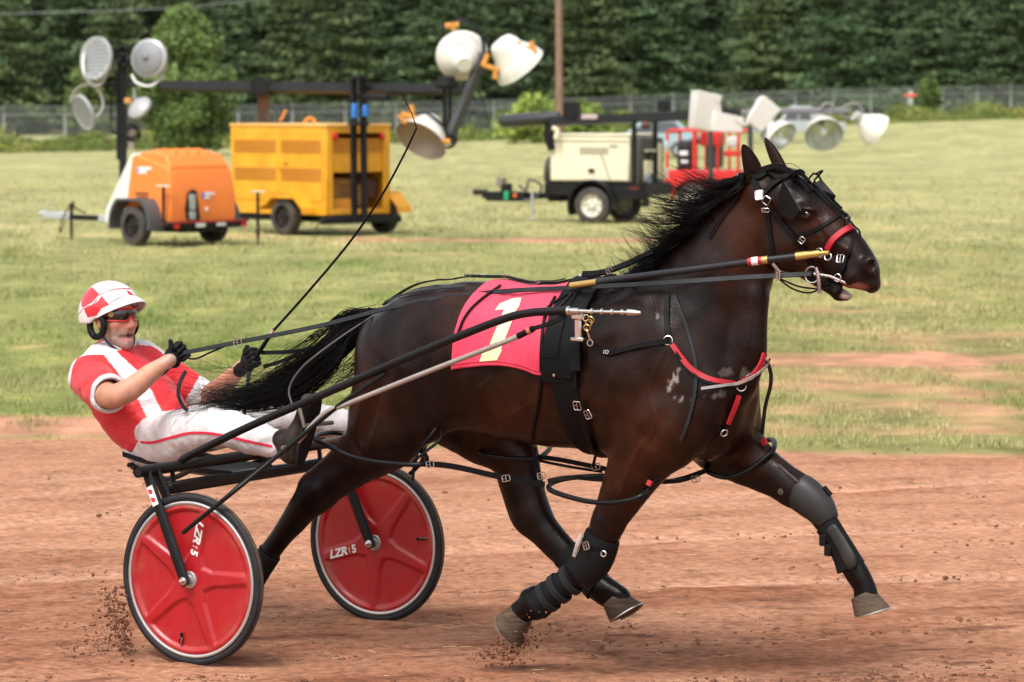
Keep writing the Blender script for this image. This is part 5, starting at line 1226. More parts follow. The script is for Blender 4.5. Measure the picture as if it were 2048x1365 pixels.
# kicked-up dirt
def spray(n, cpx, spread, v, vs):
    P = [];
    for _ in range(n):
        t = rng.uniform(0, 1); x = np.interp(t, [0, .5, 1], [c[0] for c in cpx])+rng.normal(0, spread*(.5+t)); y = np.interp(t, [0, .5, 1], [c[1] for c in cpx])+rng.normal(0, spread*1.2)
        q = PL(x, y, v+rng.normal(0, vs)); P.append(toW(q) if q[2] > .01 else toW((q[0], q[1], .012)))
    return np.array(P)
sp = np.vstack([spray(900, [(256, 1292), (234, 1244), (222, 1178)], 12, -HALF-.02, .06), spray(420, [(262, 1300), (215, 1282), (150, 1300)], 24, -HALF, .12), spray(90, [(236, 1240), (205, 1180), (170, 1150)], 22, -HALF, .1), spray(650, [(1062, 1286), (1015, 1304), (962, 1312)], 13, -.14, .06), spray(200, [(990, 1300), (1060, 1270), (1110, 1250)], 22, -.14, .08)])
M_SPR = mat('flying_dirt', (.15, .066, .040), .95, spec=.1)
lumps(sp, rng.lognormal(-6.5, .7, len(sp)).clip(.0006, .0065), 'kicked_up_dirt', M_SPR, 'spray of red dirt thrown up behind the near wheel and under the hoof', flat=1)
# ---------------------------------------------------------------- grass
def blades(n, px0, px1, D0, D1, h0, h1, w0, pw=1.):
    Y = D0+(D1-D0)*rng.uniform(0, 1, n)**pw; X = (rng.uniform(px0, px1, n)-CX)/FPX*Y
    P = np.stack([X, Y], 1); nn = vnoise(P, (1.2, .5), 3, 4.); b = np.maximum(bare(X, Y), .28*sst(X/Y*100, 0, 14)*(1-sst(Y, 27, 36))); keep = (rng.uniform(0, 1, n) < np.clip(.75+.9*nn-b*1.25, .02, 1)) & (Y > boundary(X)+.12+.9*nn+.25*np.abs(rng.normal(0, 1, n)))
    X, Y, nn = X[keep], Y[keep], nn[keep]; n = len(X); Z = gz(X, Y)-.015
    h = rng.uniform(h0, h1, n)*(.7+.8*np.clip(nn+.3, 0, 1)); th = rng.uniform(0, 6.28, n); ln = rng.uniform(.1, .9, n)*h
    w = w0*rng.uniform(.6, 1.4, n); dx = np.cos(th); dy = np.sin(th); c = np.stack([X, Y, Z], 1)
    s = np.stack([dy, -dx, 0*dx], 1)*w[:, None]/2; d = np.stack([dx*ln, dy*ln, h], 1)
    V = np.stack([c-s, c+s, c+d], 1).reshape(-1, 3); F = np.arange(3*n).reshape(-1, 3)
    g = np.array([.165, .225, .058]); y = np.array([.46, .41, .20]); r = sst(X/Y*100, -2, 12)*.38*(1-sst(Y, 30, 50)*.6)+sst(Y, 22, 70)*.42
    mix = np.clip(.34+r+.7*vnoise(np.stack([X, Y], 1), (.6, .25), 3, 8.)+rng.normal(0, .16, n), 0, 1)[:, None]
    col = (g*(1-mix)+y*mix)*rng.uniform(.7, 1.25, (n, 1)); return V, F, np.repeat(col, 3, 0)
A = [blades(210000, -60, 2110, 21.4, 31, .018, .055, .005), blades(130000, -60, 2110, 30, 52, .022, .06, .010, .9), blades(60000, -60, 2110, 50, 110, .04, .09, .022)]
V = np.vstack([a[0] for a in A]); o_ = 0; F = []
for a in A: F.append(a[1]+o_); o_ += len(a[0])
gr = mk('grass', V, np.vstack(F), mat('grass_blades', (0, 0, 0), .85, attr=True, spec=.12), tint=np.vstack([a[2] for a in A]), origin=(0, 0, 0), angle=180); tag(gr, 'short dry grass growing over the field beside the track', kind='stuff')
# ---------------------------------------------------------------- foliage
def leaves(C, size, asp=.5, tilt=1., col=None, cvar=.25, updir=None):
    n = len(C); a = rng.normal(0, 1, (n, 3)); a /= np.linalg.norm(a, axis=1)[:, None]
    if updir is not None: a = a*.45+updir; a /= np.linalg.norm(a, axis=1)[:, None]
    b = rng.normal(0, 1, (n, 3))
    if updir is not None: b[:, 2] *= .35
    b -= a*(a*b).sum(1)[:, None]; b /= np.linalg.norm(b, axis=1)[:, None]
    s = np.broadcast_to(size, (n,))*rng.uniform(.6, 1.35, n); A_ = a*s[:, None]/2; B_ = b*(s*asp)[:, None]/2
    V = np.stack([C-A_, C-A_*.1-B_, C+A_, C-A_*.1+B_], 1).reshape(-1, 3); F = np.arange(4*n).reshape(-1, 4)
    c = np.broadcast_to(np.asarray(col, float), (n, 3))*rng.uniform(1-cvar, 1+cvar, (n, 1)); return V, F, np.repeat(c, 4, 0)
M_LEAF = mat('tree_foliage', (0, 0, 0), .75, attr=True, spec=.2); M_BARK = mat('bark', (.10, .075, .055), .9, col2=(.05, .038, .03), vscale=3, bump=.03, bscale=6)
def join(L):
    o_ = 0; V = []; F = []; T = []
    for v, f, t in L: V.append(v); F.append(f+o_); T.append(t); o_ += len(v)
    return np.vstack(V), np.vstack(F), np.vstack(T)
def make_conifer(seed, H, R, col, z0=.3):
    root = thing('conifer_tree', (0, 0, 0), 0, None, 'tree', None); r = np.random.default_rng(seed)
    L = []; tr = MB().tube([(0, 0, -.3), (.05, .02, H*.5), (0, 0, H)], [.24, .15, .02], 7)
    z = z0
    while z < H*.97:
        w = 1-(z/H); nb = int(6+6*w); rad = R*(w**.75)*r.uniform(.75, 1.12)
        for k in range(nb):
            th = r.uniform(0, 6.28); ln = rad*r.uniform(.55, 1.15); d = np.array([math.cos(th), math.sin(th), 0]); dr = r.uniform(-.05, .16)
            m = max(3, int(ln*3.0)); t = np.linspace(.18, 1, m); zc = z+ln*(.20*np.sin(t*2.2)-dr*t); bc = r.uniform(.6, 1.5)
            cc = d[None]*(t*ln)[:, None]; cc = np.concatenate([cc[:, :2], zc[:, None]], 1)
            k2 = 9; C = np.repeat(cc, k2, 0); sp_ = .16+.16*ln*(1-np.repeat(t, k2)*.6); side = np.array([-d[1], d[0], 0])
            C = C+side*r.normal(0, 1, len(C))[:, None]*sp_[:, None]+np.array([0, 0, 1])*r.normal(-.04, .10, len(C))[:, None]+d*r.normal(0, .16, len(C))[:, None]
            L.append(leaves(C, .46, .36, col=np.array(col)*bc, cvar=.35, updir=d*.5+np.array([0, 0, .0])))
            if ln > 1.2 and z < H*.6: tr.tube([(0, 0, z), tuple(d*ln*.8+np.array([0, 0, z+.1*ln]))], [.05, .015], 4)
        z += r.uniform(.5, .85)
    V, F, T = join(L); mk('crown', V, F, M_LEAF, root, tint=T, angle=180); tr.build('trunk', M_BARK, root); return root
def copy_tree(src, loc, rz, s, label=None, group=None):
    r = src.copy(); SC.collection.objects.link(r); r.location = loc; r.rotation_euler = (0, 0, rz); r.scale = s
    if label: r['label'] = label
    if group: r['group'] = group
    for c in src.children: q = c.copy(); SC.collection.objects.link(q); q.parent = r
    return r
GRP = 'trees of the dense wood behind the fence'; LB = 'dark green conifer in the deeper rows of the dense wood'
protos = [make_conifer(1, 17, 4.6, (.085, .130, .060)), make_conifer(2, 19, 5.2, (.074, .112, .052)), make_conifer(3, 15, 4.2, (.105, .145, .062)), make_conifer(4, 18, 4.9, (.080, .128, .058)), make_conifer(5, 16, 5.4, (.092, .125, .052))]
ORD = 'first second third fourth fifth sixth seventh eighth ninth tenth eleventh twelfth thirteenth fourteenth fifteenth sixteenth seventeenth'.split()
used = set(); k = 0; nfr = 0
for row, (Y, sp_, off) in enumerate(((250, 6.3, 0), (259, 6.0, 3.1), (270, 5.6, 1.2))):
    X = -50+off
    while X < 54:
        x = X+rng.uniform(-1.3, 1.3); y = Y+rng.uniform(-3, 3)+.05*x; i = int(rng.integers(0, 5)); s = rng.uniform(.85, 1.2); loc = (x, y, gz(x, y)-.2); rz = rng.uniform(0, 6.28)
        ppx = CX+FPX*x/y; lab, grp = LB, GRP
        if row == 0 and 20 < ppx < 2028: lab, grp = 'front row conifer of the dark wood, %s from the left edge of the photo' % ORD[nfr], 'front row conifers of the wood behind the fence'; nfr += 1
        if i not in used:
            used.add(i); p = protos[i]; p.location = loc; p.rotation_euler = (0, 0, rz); p['label'] = lab; p['group'] = grp
        else: copy_tree(protos[i], loc, rz, (s, s, s*rng.uniform(.9, 1.15)), lab, grp)
        X += sp_
# wood behind: leaf colour darkened so gaps between conifers look shaded
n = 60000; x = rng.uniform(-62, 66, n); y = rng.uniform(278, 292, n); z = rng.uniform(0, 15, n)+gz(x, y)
V, F, T = leaves(np.stack([x, y, z], 1), 1.0, .6, col=(.022, .034, .020), cvar=.4); tag(mk('woodland', V, F, M_LEAF, tint=T, origin=(0, 285, 0)), 'far wood with shade painted into its leaves behind the conifers', kind='stuff')
def make_bushy(name, loc, H, R, n, col, label, cat='tree', leaf=.28, cone=.0, trunk=True, group=None, seed=0, lift=.0):
    root = thing(name, loc, 0, label, cat, group); r = np.random.default_rng(seed+50); cl = []; ncl = 84
    FB = np.eye(4); FB[:3, 3] = loc
    tr = MB(); tr.tube([(0, 0, -.3), (.06, 0, H*.35), (.0, .05, H*.8)], [.05*R+.03, .03*R+.02, .01], 7)
    for i in range(ncl):
        zz = lift+(H-lift)*r.uniform(.08, 1); w = (math.sin(math.pi*min(1, max(.05, (zz-lift)/(H-lift)))**(.75))**.6)*(1-cone*zz/H); th = r.uniform(0, 6.28); rr = R*w*math.sqrt(r.uniform(0, 1))
        c = np.array([rr*math.cos(th), rr*math.sin(th), zz]); cl.append((c, R*r.uniform(.20, .34), r.uniform(.65, 1.45)))
        tr.tube([(0, 0, zz*.5), tuple(c*np.array([.5, .5, 1])*np.array([1, 1, .8])), tuple(c)], [.03, .02, .008], 4)
    L = []
    for c, q, b in cl:
        m = n//ncl; d = r.normal(0, 1, (m, 3)); d /= np.linalg.norm(d, axis=1)[:, None]; C = c+d*q*(r.uniform(0, 1, m)**.45)[:, None]*np.array([1.15, 1.15, .85])
        L.append(leaves(C, leaf, .6, col=np.array(col)*b, cvar=.3))
    V, F, T = join(L); mk('crown', V, F, M_LEAF, root, FB, tint=T, angle=180); tr.build('trunk', M_BARK, root, FB); return root
def gat(px, D): X = (px-CX)/FPX*D; return (X, D, float(gz(X, D)))
make_bushy('broadleaf_tree', gat(368, 150), 6.5, 2.5, 22000, (.125, .180, .055), 'bright green leafy tree standing behind the orange light tower', leaf=.22, cone=.25, seed=1)
make_bushy('broadleaf_tree', gat(170, 186), 4.4, 1.3, 5000, (.14, .19, .055), 'small olive leafy tree behind the lamps at the left edge', leaf=.24, seed=2)
make_bushy('bush', gat(1856, 224), 3.0, .95, 3000, (.12, .18, .05), 'tall green bush by the fence near the white marker post', 'bush', leaf=.26, seed=3, cone=.2)
make_bushy('bush', gat(1070, 176), 2.3, 2.1, 5200, (.24, .31, .07), 'yellow green vine bush growing over the fence left of the pole', 'bush', leaf=.24, seed=4)
make_bushy('bush', gat(1170, 180), 2.0, 1.5, 3200, (.21, .28, .065), 'yellow green bush beside the foot of the wooden pole', 'bush', leaf=.24, seed=5)
make_bushy('bush', gat(1560, 205), 1.5, .9, 1600, (.10, .15, .05), 'low green bush behind the white floodlights', 'bush', leaf=.24, seed=6)
# weeds along the fence
n = 42000; px_ = rng.uniform(-80, 2130, n); Df = np.interp(px_, [0, 1024, 2048], [157, 186, 221]); D = Df+rng.uniform(0, 1, n)**.8*11; X = (px_-CX)/FPX*D
hn = vnoise(np.stack([X, D*.0], 1), (.35, 0), 4, 1.); hh = np.clip(.75+1.3*hn, .25, 1.6); z = gz(X, D)+rng.uniform(0, 1, n)**1.2*hh
cn = vnoise(np.stack([X, z], 1), (.6, 1), 3, 3.)[:, None]; c = np.array([.12, .17, .042])*(1-np.clip(cn+.3, 0, 1))+np.array([.25, .26, .07])*np.clip(cn+.3, 0, 1)
c = np.where(rng.uniform(0, 1, (n, 1)) < .03, np.array([.42, .36, .05]), c); c = np.where(rng.uniform(0, 1, (n, 1)) < .03, np.array([.20, .10, .06]), c)
V, F, T = leaves(np.stack([X, D, z], 1), .26, .4, col=c, cvar=.3); tag(mk('weeds', V, F, M_LEAF, tint=T, origin=(0, 190, 0)), 'tall green weeds with yellow flowers along the fence', kind='stuff')
# ---------------------------------------------------------------- fence
M_GALV = mat('galvanised_steel', (.48, .49, .51), .5, .3)
FEN = thing('chain_link_fence', gat(1024, 200), 0, 'grey chain link fence topped with barbed wire before the wood', 'fence')
Xf = np.arange(-33, 45, 2.9); FY = lambda X: float(np.interp(X, [-33, 0, 45], [166, 198, 244]))
ln_ = {1.83: [], 2.0: [], 2.13: [], 2.26: [], .05: []}
postm = None
for i, X in enumerate(Xf):
    Y = FY(X); g = float(gz(X, Y))
    p = MB().tube([(X, Y, g-.2), (X, Y, g+1.86)], .045, 8).tube([(X, Y, g+1.86), (X, Y-.22, g+2.28)], .03, 6); p.build('post', M_GALV, FEN)
    for h in ln_: ln_[h].append((X, Y-(max(0, h-1.86))*.5, g+h))
MB().tube(ln_[1.83], .028, 6).build('top_rail', M_GALV, FEN)
for h in (2.0, 2.13, 2.26): MB().tube(ln_[h], .014, 5).build('barbed_wire', M_GALV, FEN)
m = bpy.data.materials.new('chain_link_mesh'); m.use_nodes = True; n_ = m.node_tree; b = n_.nodes['Principled BSDF']; b.inputs['Base Color'].default_value = (.55, .56, .58, 1); b.inputs['Metallic'].default_value = .3; b.inputs['Roughness'].default_value = .6
tcn = n_.nodes.new('ShaderNodeTexCoord'); sx = n_.nodes.new('ShaderNodeSeparateXYZ'); n_.links.new(tcn.outputs['Object'], sx.inputs[0]); outs = []
for sgn in (1, -1):
    a_ = n_.nodes.new('ShaderNodeMath'); a_.operation = 'MULTIPLY_ADD'; a_.inputs[1].default_value = sgn; n_.links.new(sx.outputs[0], a_.inputs[0]); n_.links.new(sx.outputs[2], a_.inputs[2])
    f_ = n_.nodes.new('ShaderNodeMath'); f_.operation = 'PINGPONG'; f_.inputs[1].default_value = .05; n_.links.new(a_.outputs[0], f_.inputs[0])
    l_ = n_.nodes.new('ShaderNodeMath'); l_.operation = 'LESS_THAN'; l_.inputs[1].default_value = .0045; n_.links.new(f_.outputs[0], l_.inputs[0]); outs.append(l_)
mx_ = n_.nodes.new('ShaderNodeMath'); mx_.operation = 'MAXIMUM'; n_.links.new(outs[0].outputs[0], mx_.inputs[0]); n_.links.new(outs[1].outputs[0], mx_.inputs[1]); n_.links.new(mx_.outputs[0], b.inputs['Alpha'])
V = []; 
for (a, c) in zip(ln_[.05], ln_[1.83]): V += [a, c]
mk('wire_mesh', V, [(2*i, 2*i+2, 2*i+3, 2*i+1) for i in range(len(Xf)-1)], m, FEN, smooth=False)
# marker post, pole, wire
g = gat(1818, 226); mp_ = thing('marker_post', g, 0, 'white post with an orange band in the fence line at right', 'post')
MB().tube([(g[0], g[1]-.5, g[2]-.1), (g[0], g[1]-.5, g[2]+2.05)], .13, 10).build('post', mat('white_post', (.6, .58, .55), .6), mp_); MB().bbox((g[0], g[1]-.66, g[2]+1.72), (.95, .05, .20)).build('band', mat('orange_band', (.75, .13, .04), .6), mp_)
g = gat(1117, 150); ut = thing('utility_pole', g, 0, 'tall reddish brown wooden pole rising out of frame behind the field', 'utility pole')
MB().tube([(g[0]+.05, g[1], g[2]-.3), (g[0]+.02, g[1], 4), (g[0]-.02, g[1], 11)], [.175, .165, .15], 14).build('pole', mat('weathered_pole', (.30, .17, .12), .85, col2=(.19, .115, .085), vscale=5, bump=.01, bscale=30, stretch=(3, 3, .3)), ut)
MB().bbox((g[0], g[1]-.1, 9.6), (2.2, .1, .12)).build('crossarm', M_BARK, ut)
P = spline([at(-300, 46, 150), at(0, 29, 150), at(460, 6, 150), at(1117, -95, 150)], 40); tag(MB().tube(P, .022, 5).build('power_line', mat('cable', (.20, .21, .21), .6)), 'thin overhead cable crossing the dark trees at top left', 'cable')
# ================================================================ MACHINES ON THE FIELD
def frame_at(px, Y, psi):                # psi: how far the long axis turns away to the left; origin on the ground
    c = np.array([(px-CX)/FPX*Y, Y, 0]); c[2] = float(gz(c[0], c[1])); r = math.radians(psi); x = np.array([-math.cos(r), math.sin(r), 0]); y = np.cross((0, 0, 1), x)
    F = np.eye(4); F[:3, 0] = x; F[:3, 1] = y; F[:3, 2] = (0, 0, 1); F[:3, 3] = c; return F
def fthing(name, F, label, cat): return thing(name, F[:3, 3], math.atan2(F[1, 0], F[0, 0]), label, cat)
def inv(F, p): return np.linalg.inv(F[:3, :3])@(np.asarray(p)-F[:3, 3])
def pin(F, px, py, y=None, x=None):      # frame point seen at a pixel on the plane y=const or x=const
    d = ray(px, py); n = F[:3, 1] if y is not None else F[:3, 0]; o = F[:3, 3]+n*(y if y is not None else x); t = ((o-CAM)@n)/(d@n); return inv(F, CAM+d*t)
M_TYR = mat('trailer_tyre', (.035, .033, .032), .8, col2=(.08, .065, .05), vscale=5, bump=.004, bscale=30)
M_CHS = mat('black_chassis', (.010, .010, .011), .5, spec=.25, var=.3, vscale=4)
M_RUST = mat('rusty_steel', (.13, .055, .03), .8, col2=(.03, .026, .024), vscale=6, bump=.003, bscale=40)
M_YEL = mat('yellow_paint', (.72, .33, .014), .45, var=.16, vscale=2.5, coat=.1)
M_YELD = mat('yellow_louvre', (.50, .19, .008), .5, var=.08, vscale=2)
M_ORG = mat('orange_plastic', (.82, .21, .035), .42, var=.05, vscale=3)
M_OFFW = mat('off_white_plastic', (.66, .66, .60), .45, var=.04, vscale=3)
M_LAMPW = mat('lamp_white', (.70, .68, .62), .35, var=.07, vscale=5, coat=.2)
M_LAMPI = mat('lamp_inside', (.36, .27, .22), .4, .2)
M_REFL = mat('lamp_reflector', (.62, .64, .60), .22, .7)
M_TAIL = mat('red_tail_lamp', (.55, .01, .01), .25, coat=.4); M_DECAL = mat('decal_white', (.72, .73, .76), .5); M_BLUE = mat('blue_label', (.03, .18, .55), .5)
def twheel(root, F, c, r=.33, w=.2, rim=None, side=1, nm='wheel'):
    prof = [(-w/2, r*.62), (-w/2*1.0, r*.86), (-w*.42, r*.97), (-w*.3, r), (w*.3, r), (w*.42, r*.97), (w/2, r*.86), (w/2, r*.62)]
    c = np.asarray(c, float); t = MB().lathe(c, (0, side, 0), prof, 36).build('wheel', M_TYR, root, F)
    m = MB().lathe(c, (0, side, 0), [(-w*.3, r*.62), (w*.42, r*.64), (w*.46, r*.60), (w*.25, r*.55), (w*.18, r*.38), (w*.30, r*.26), (w*.30, r*.14), (w*.42, r*.13), (w*.44, 0)], 30); m.build('rim', rim or M_CHS, t, F)
    k = MB()
    for i in range(5): a = i*2*math.pi/5+.3; k.tube([c+np.array([r*.24*math.cos(a), side*w*.28, r*.24*math.sin(a)]), c+np.array([r*.24*math.cos(a), side*w*.42, r*.24*math.sin(a)])], r*.05, 6)
    for i in range(8): a = i*2*math.pi/8; k.lathe(c+np.array([r*.47*math.cos(a), side*w*.225, r*.47*math.sin(a)]), (0, side, 0), [(0, r*.065), (.004, r*.055), (.004, 0)], 8)
    k.build('wheel_nuts', M_RUST, t, F)
    return t
def fender(root, F, x, y0, y1, z, r, m, ang=(0, 180), t=.012, square=False, nm='fender'):
    n = 14; P = []
    for i in range(n): 
        a = math.radians(ang[0]+(ang[1]-ang[0])*i/(n-1)); c, s = math.cos(a), math.sin(a)
        if square: q = 1/max(abs(c)*.80, abs(s)); q = min(q, 1.25); c *= q; s *= q
        P.append((x+r*c, z+r*s))
    V = []; 
    for (a, b) in P: V += [(a, y0, b), (a, y1, b), (x+(a-x)*(1+t/r*2), y0, z+(b-z)*(1+t/r*2)), (x+(a-x)*(1+t/r*2), y1, z+(b-z)*(1+t/r*2))]
    Fc = []
    for i in range(n-1): a = 4*i; b = a+4; Fc += [(a, b, b+1, a+1), (a+2, a+3, b+3, b+2), (a, a+2, b+2, b), (a+1, b+1, b+3, a+3)]
    Fc += [(0, 1, 3, 2), (4*n-4, 4*n-2, 4*n-1, 4*n-3)]; return mk(nm, V, Fc, m, root, F, angle=30)
def jack(root, F, x, y, z0, z1, m=M_CHS, top=True, pad=None):
    k = MB().tube([(x, y, z0), (x, y, z1)], .028, 10).tube([(x, y, z0-.1), (x, y, z0)], .018, 8).lathe((x, y, z0-.12), (0, 0, 1), [(0, 0), (0, .07), (.02, .07), (.02, .02)], 12)
    j = k.build('jack_stand', m, root, F)
    if top: MB().bbox((x, y, z1+.012), (.32, .05, .025), b=.006).build('jack_handle', M_OFFW, j, F)
    return j
def hose(root, F, pts, r, m, nm, n=20): return MB().tube(spline([np.array(p) for p in pts], n), r, 7).build(nm, m, root, F)
# ---------------- orange light tower
F = frame_at(340, 52.5, 45); F[:3, 3] -= F[:3, 1]*.70; F[2, 3] = 0
T = fthing('orange_light_tower', F, 'orange and white light tower trailer with four round lamps folded on its mast', 'light tower')
prof = [(.0, .36), (-.04, .74), (.0, .76), (.10, 1.16), (.13, 1.30), (.20, 1.33), (.24, 1.47), (.40, 1.52), (1.20, 1.545), (1.30, 1.53)]
lowx = 1.45; body = [(x, .58 if i < 2 else (.60 if z < 1.3 else .55), z) for i, (x, z) in enumerate(prof)]
def shell(prof, w, nm, m, close):
    n = len(prof); V = []; rings = []
    for s_ in (1, -1):
        for (x, z) in prof: 
            ww = w(x, z)*1.18; V.append((x*.75, s_*ww, z))
    Fc = [tuple(range(n))[::-1], tuple(range(n, 2*n))]+[(i, (i+1) % n, n+(i+1) % n, n+i) for i in range(n)]
    o = mk(nm, V, Fc, m, T, F, angle=35); bv = o.modifiers.new('b', 'BEVEL'); bv.width = .035; bv.segments = 3; bv.limit_method = 'ANGLE'; bv.angle_limit = math.radians(25); return o
shell([(.0, .34), (-.03, .76), (.02, 1.02), (.08, 1.24), (.16, 1.30), (1.30, 1.50), (1.42, 1.46), (1.60, .50), (1.60, .34)], lambda x, z: .60-.07*max(0, z-.7), 'enclosure', M_ORG, 1)
shell([(.10, 1.22), (.10, 1.32), (.30, 1.50), (.75, 1.56), (1.18, 1.53), (1.22, 1.45)], lambda x, z: .535-.12*max(0, z-1.3), 'lid', M_ORG, 1)
k = MB()
for v_ in (-.3, -.1, .1, .3): k.tube([(.26, v_*1.15, 1.50), (.52, v_*1.15, 1.565), (.82, v_*1.15, 1.545)], .035, 8)
k.build('lid_ridges', M_ORG, T, F)
shell([(1.36, 1.50), (1.46, 1.52), (1.56, 1.46), (2.26, .60), (2.32, .38), (2.2, .30), (1.50, .34), (1.52, .60)], lambda x, z: .605-.10*max(0, z-.6), 'nose_panel', M_OFFW, 1)
MB().bbox((.74, .700, .86), (.34, .014, .028), b=.003).bbox((.72, .703, .80), (.30, .014, .016), b=.003).bbox((.76, .706, .74), (.18, .014, .014), b=.003).build('lettering_bars', mat('dark_lettering', (.10, .03, .01), .6), T, F)  # plain bars standing for the side lettering
dk = MB().bbox((.70, .664, 1.27), (.36, .014, .05), b=.003).bbox((.76, .668, 1.21), (.24, .014, .05), b=.003).build('decal', M_DECAL, T, F)
MB().bbox((.87, .670, 1.24), (.05, .014, .08), b=.003).build('blue_mark', M_BLUE, dk, F)
MB().bbox((-.030, -.12, .85), (.014, .20, .045), b=.003, R=None).bbox((-.030, -.06, .79), (.014, .12, .045), b=.003).bbox((-.035, -.05, .60), (.014, .06, .06), b=.003).build('decal', M_DECAL, T, F)
MB().bbox((-.032, .02, .83), (.018, .04, .09), b=.003).build('blue_mark', M_BLUE, T, F)
rc = MB().prism([(-.05, .36, .42), (-.05, .10, .42), (-.055, .13, .62), (-.05, .17, .90), (-.05, .24, .93), (-.05, .34, .88), (-.05, .40, .62)], (.03, 0, 0)); rc.build('control_recess', M_CHS, T, F)
MB().bbox((-.06, .27, .72), (.02, .13, .26), b=.01).bbox((-.06, .27, .50), (.02, .13, .14), b=.01).build('control_panel', mat('grey_panel', (.35, .36, .33), .4), T, F)
ch = MB().bbox((.66, .5, .36), (1.5, .06, .10), b=.01).bbox((.66, -.5, .36), (1.5, .06, .10), b=.01).bbox((-.14, 0, .36), (.10, 1.6, .10), b=.01).bbox((.6, 0, .28), (1.3, .9, .12), b=.02); ch.build('chassis', M_CHS, T, F)
bm_ = MB().bbox((-.20, 0, .40), (.06, 1.62, .035), b=.005).build('bumper_strip', mat('dark_red_strip', (.25, .01, .015), .4), T, F)
for v_ in (.72, -.72): MB().bbox((-.205, v_, .335), (.03, .11, .08), b=.01).build('tail_lamp', M_TAIL, T, F)
MB().bbox((-.205, .22, .35), (.015, .20, .075), b=.004).bbox((-.205, -.22, .36), (.015, .20, .075), b=.004).build('number_plate', M_DECAL, T, F)
for s_ in (1, -1):
    twheel(T, F, (.74, s_*.82, .325), .325, .2, side=s_); fender(T, F, .74, s_*.66, s_*.98, .34, .40, mat('grey_plastic', (.075, .078, .085), .5), (-8, 188), .02, True)
jack(T, F, .04, .80, .42, .98); 
k = MB().tube([(.15, .66, .42), (.06, .80, .42), (-.1, .80, .36)], .025, 8).build('outrigger', M_CHS, T, F)
jack(T, F, -.20, -1.02, .10, .86)
k = MB().bbox((2.75, 0, .38), (3.0, .09, .09), b=.008); k.build('drawbar', M_CHS, T, F)
MB().bbox((2.2, 0, .385), (1.1, .11, .11), b=.008).build('drawbar_sleeve', M_GALV, T, F); MB().bbox((3.95, 0, .40), (.75, .12, .12), b=.01).build('coupling_sleeve', M_GALV, T, F)
MB().tube([(4.28, 0, .42), (4.45, 0, .42)], .05, 10).tube([(4.3, 0, .46), (4.22, 0, .60)], .015, 6).build('coupling', M_GALV, T, F)
jack(T, F, 3.55, .02, .06, .62, top=False); hose(T, F, [(3.55, .05, .60), (3.7, .1, .35), (3.8, .08, .10), (3.75, 0, .30)], .012, M_RUST, 'safety_chain')
hose(T, F, [(3.1, .05, .46), (3.3, .12, .55), (3.5, .02, .66), (3.6, -.05, .5)], .015, M_CHS, 'brake_cable')
# mast
zt = 3.28; mxx = inv(F, at(250, 300, 53.9)); MX = mxx[0]; MY = 0
mq = lambda px, py: inv(F, at(px, py, 53.6+1.3))
MU = mq(250, 300); MYv = (MU[0], MU[1])
def mp3(px, py, dY=0.): return inv(F, at(px, py, 54.6+dY))
b0, b1 = mp3(246, 440), mp3(247, 92)
ms = MB().tube([b0, b1], .085, 4, upv=unit(F[:3, :3].T@np.array([.7, -.7, 0]))).build('mast', M_CHS, T, F)
MB().tube([mp3(237, 320), mp3(238, 110)], .045, 4).build('mast_section', M_CHS, ms, F)
MB().tube([mp3(262, 300), mp3(262, 250)], .05, 8).build('mast_boot', mat('pinkish_sleeve', (.45, .36, .34), .6), ms, F)
k = MB()
for (x, y) in ((240, 96), (254, 98), (246, 110), (240, 122), (256, 122), (248, 132)): k.bbox(mp3(x, y, -.1), (.09, .09, .09), b=.015)
k.build('pulley_block', M_CHS, ms, F); k = MB()
for q in range(3): k.tube([mp3(262+15*math.cos(a)+q*2, 262+13*math.sin(a)+q*4, -.15+.05*math.sin(a*2)) for a in np.linspace(0, 6.28, 18, endpoint=False)], .016, 6, closed=True)
for pts in (((232, 100), (226, 120), (230, 150), (236, 200)), ((226, 180), (222, 220), (224, 262), (240, 268)), ((256, 92), (268, 100), (266, 130))): k.tube(spline([mp3(x, y, -.1) for x, y in pts], 12), .013, 6)
k.build('cable_coil', M_CHS, ms, F)
MB().tube([mp3(176, 172), mp3(318, 168)], .035, 8).build('lamp_bar', M_CHS, ms, F)
MB().bbox(mp3(256, 202, -.12), (.10, .10, .10), b=.01).build('warning_label', mat('orange_label', (.75, .35, .12), .5), ms, F)
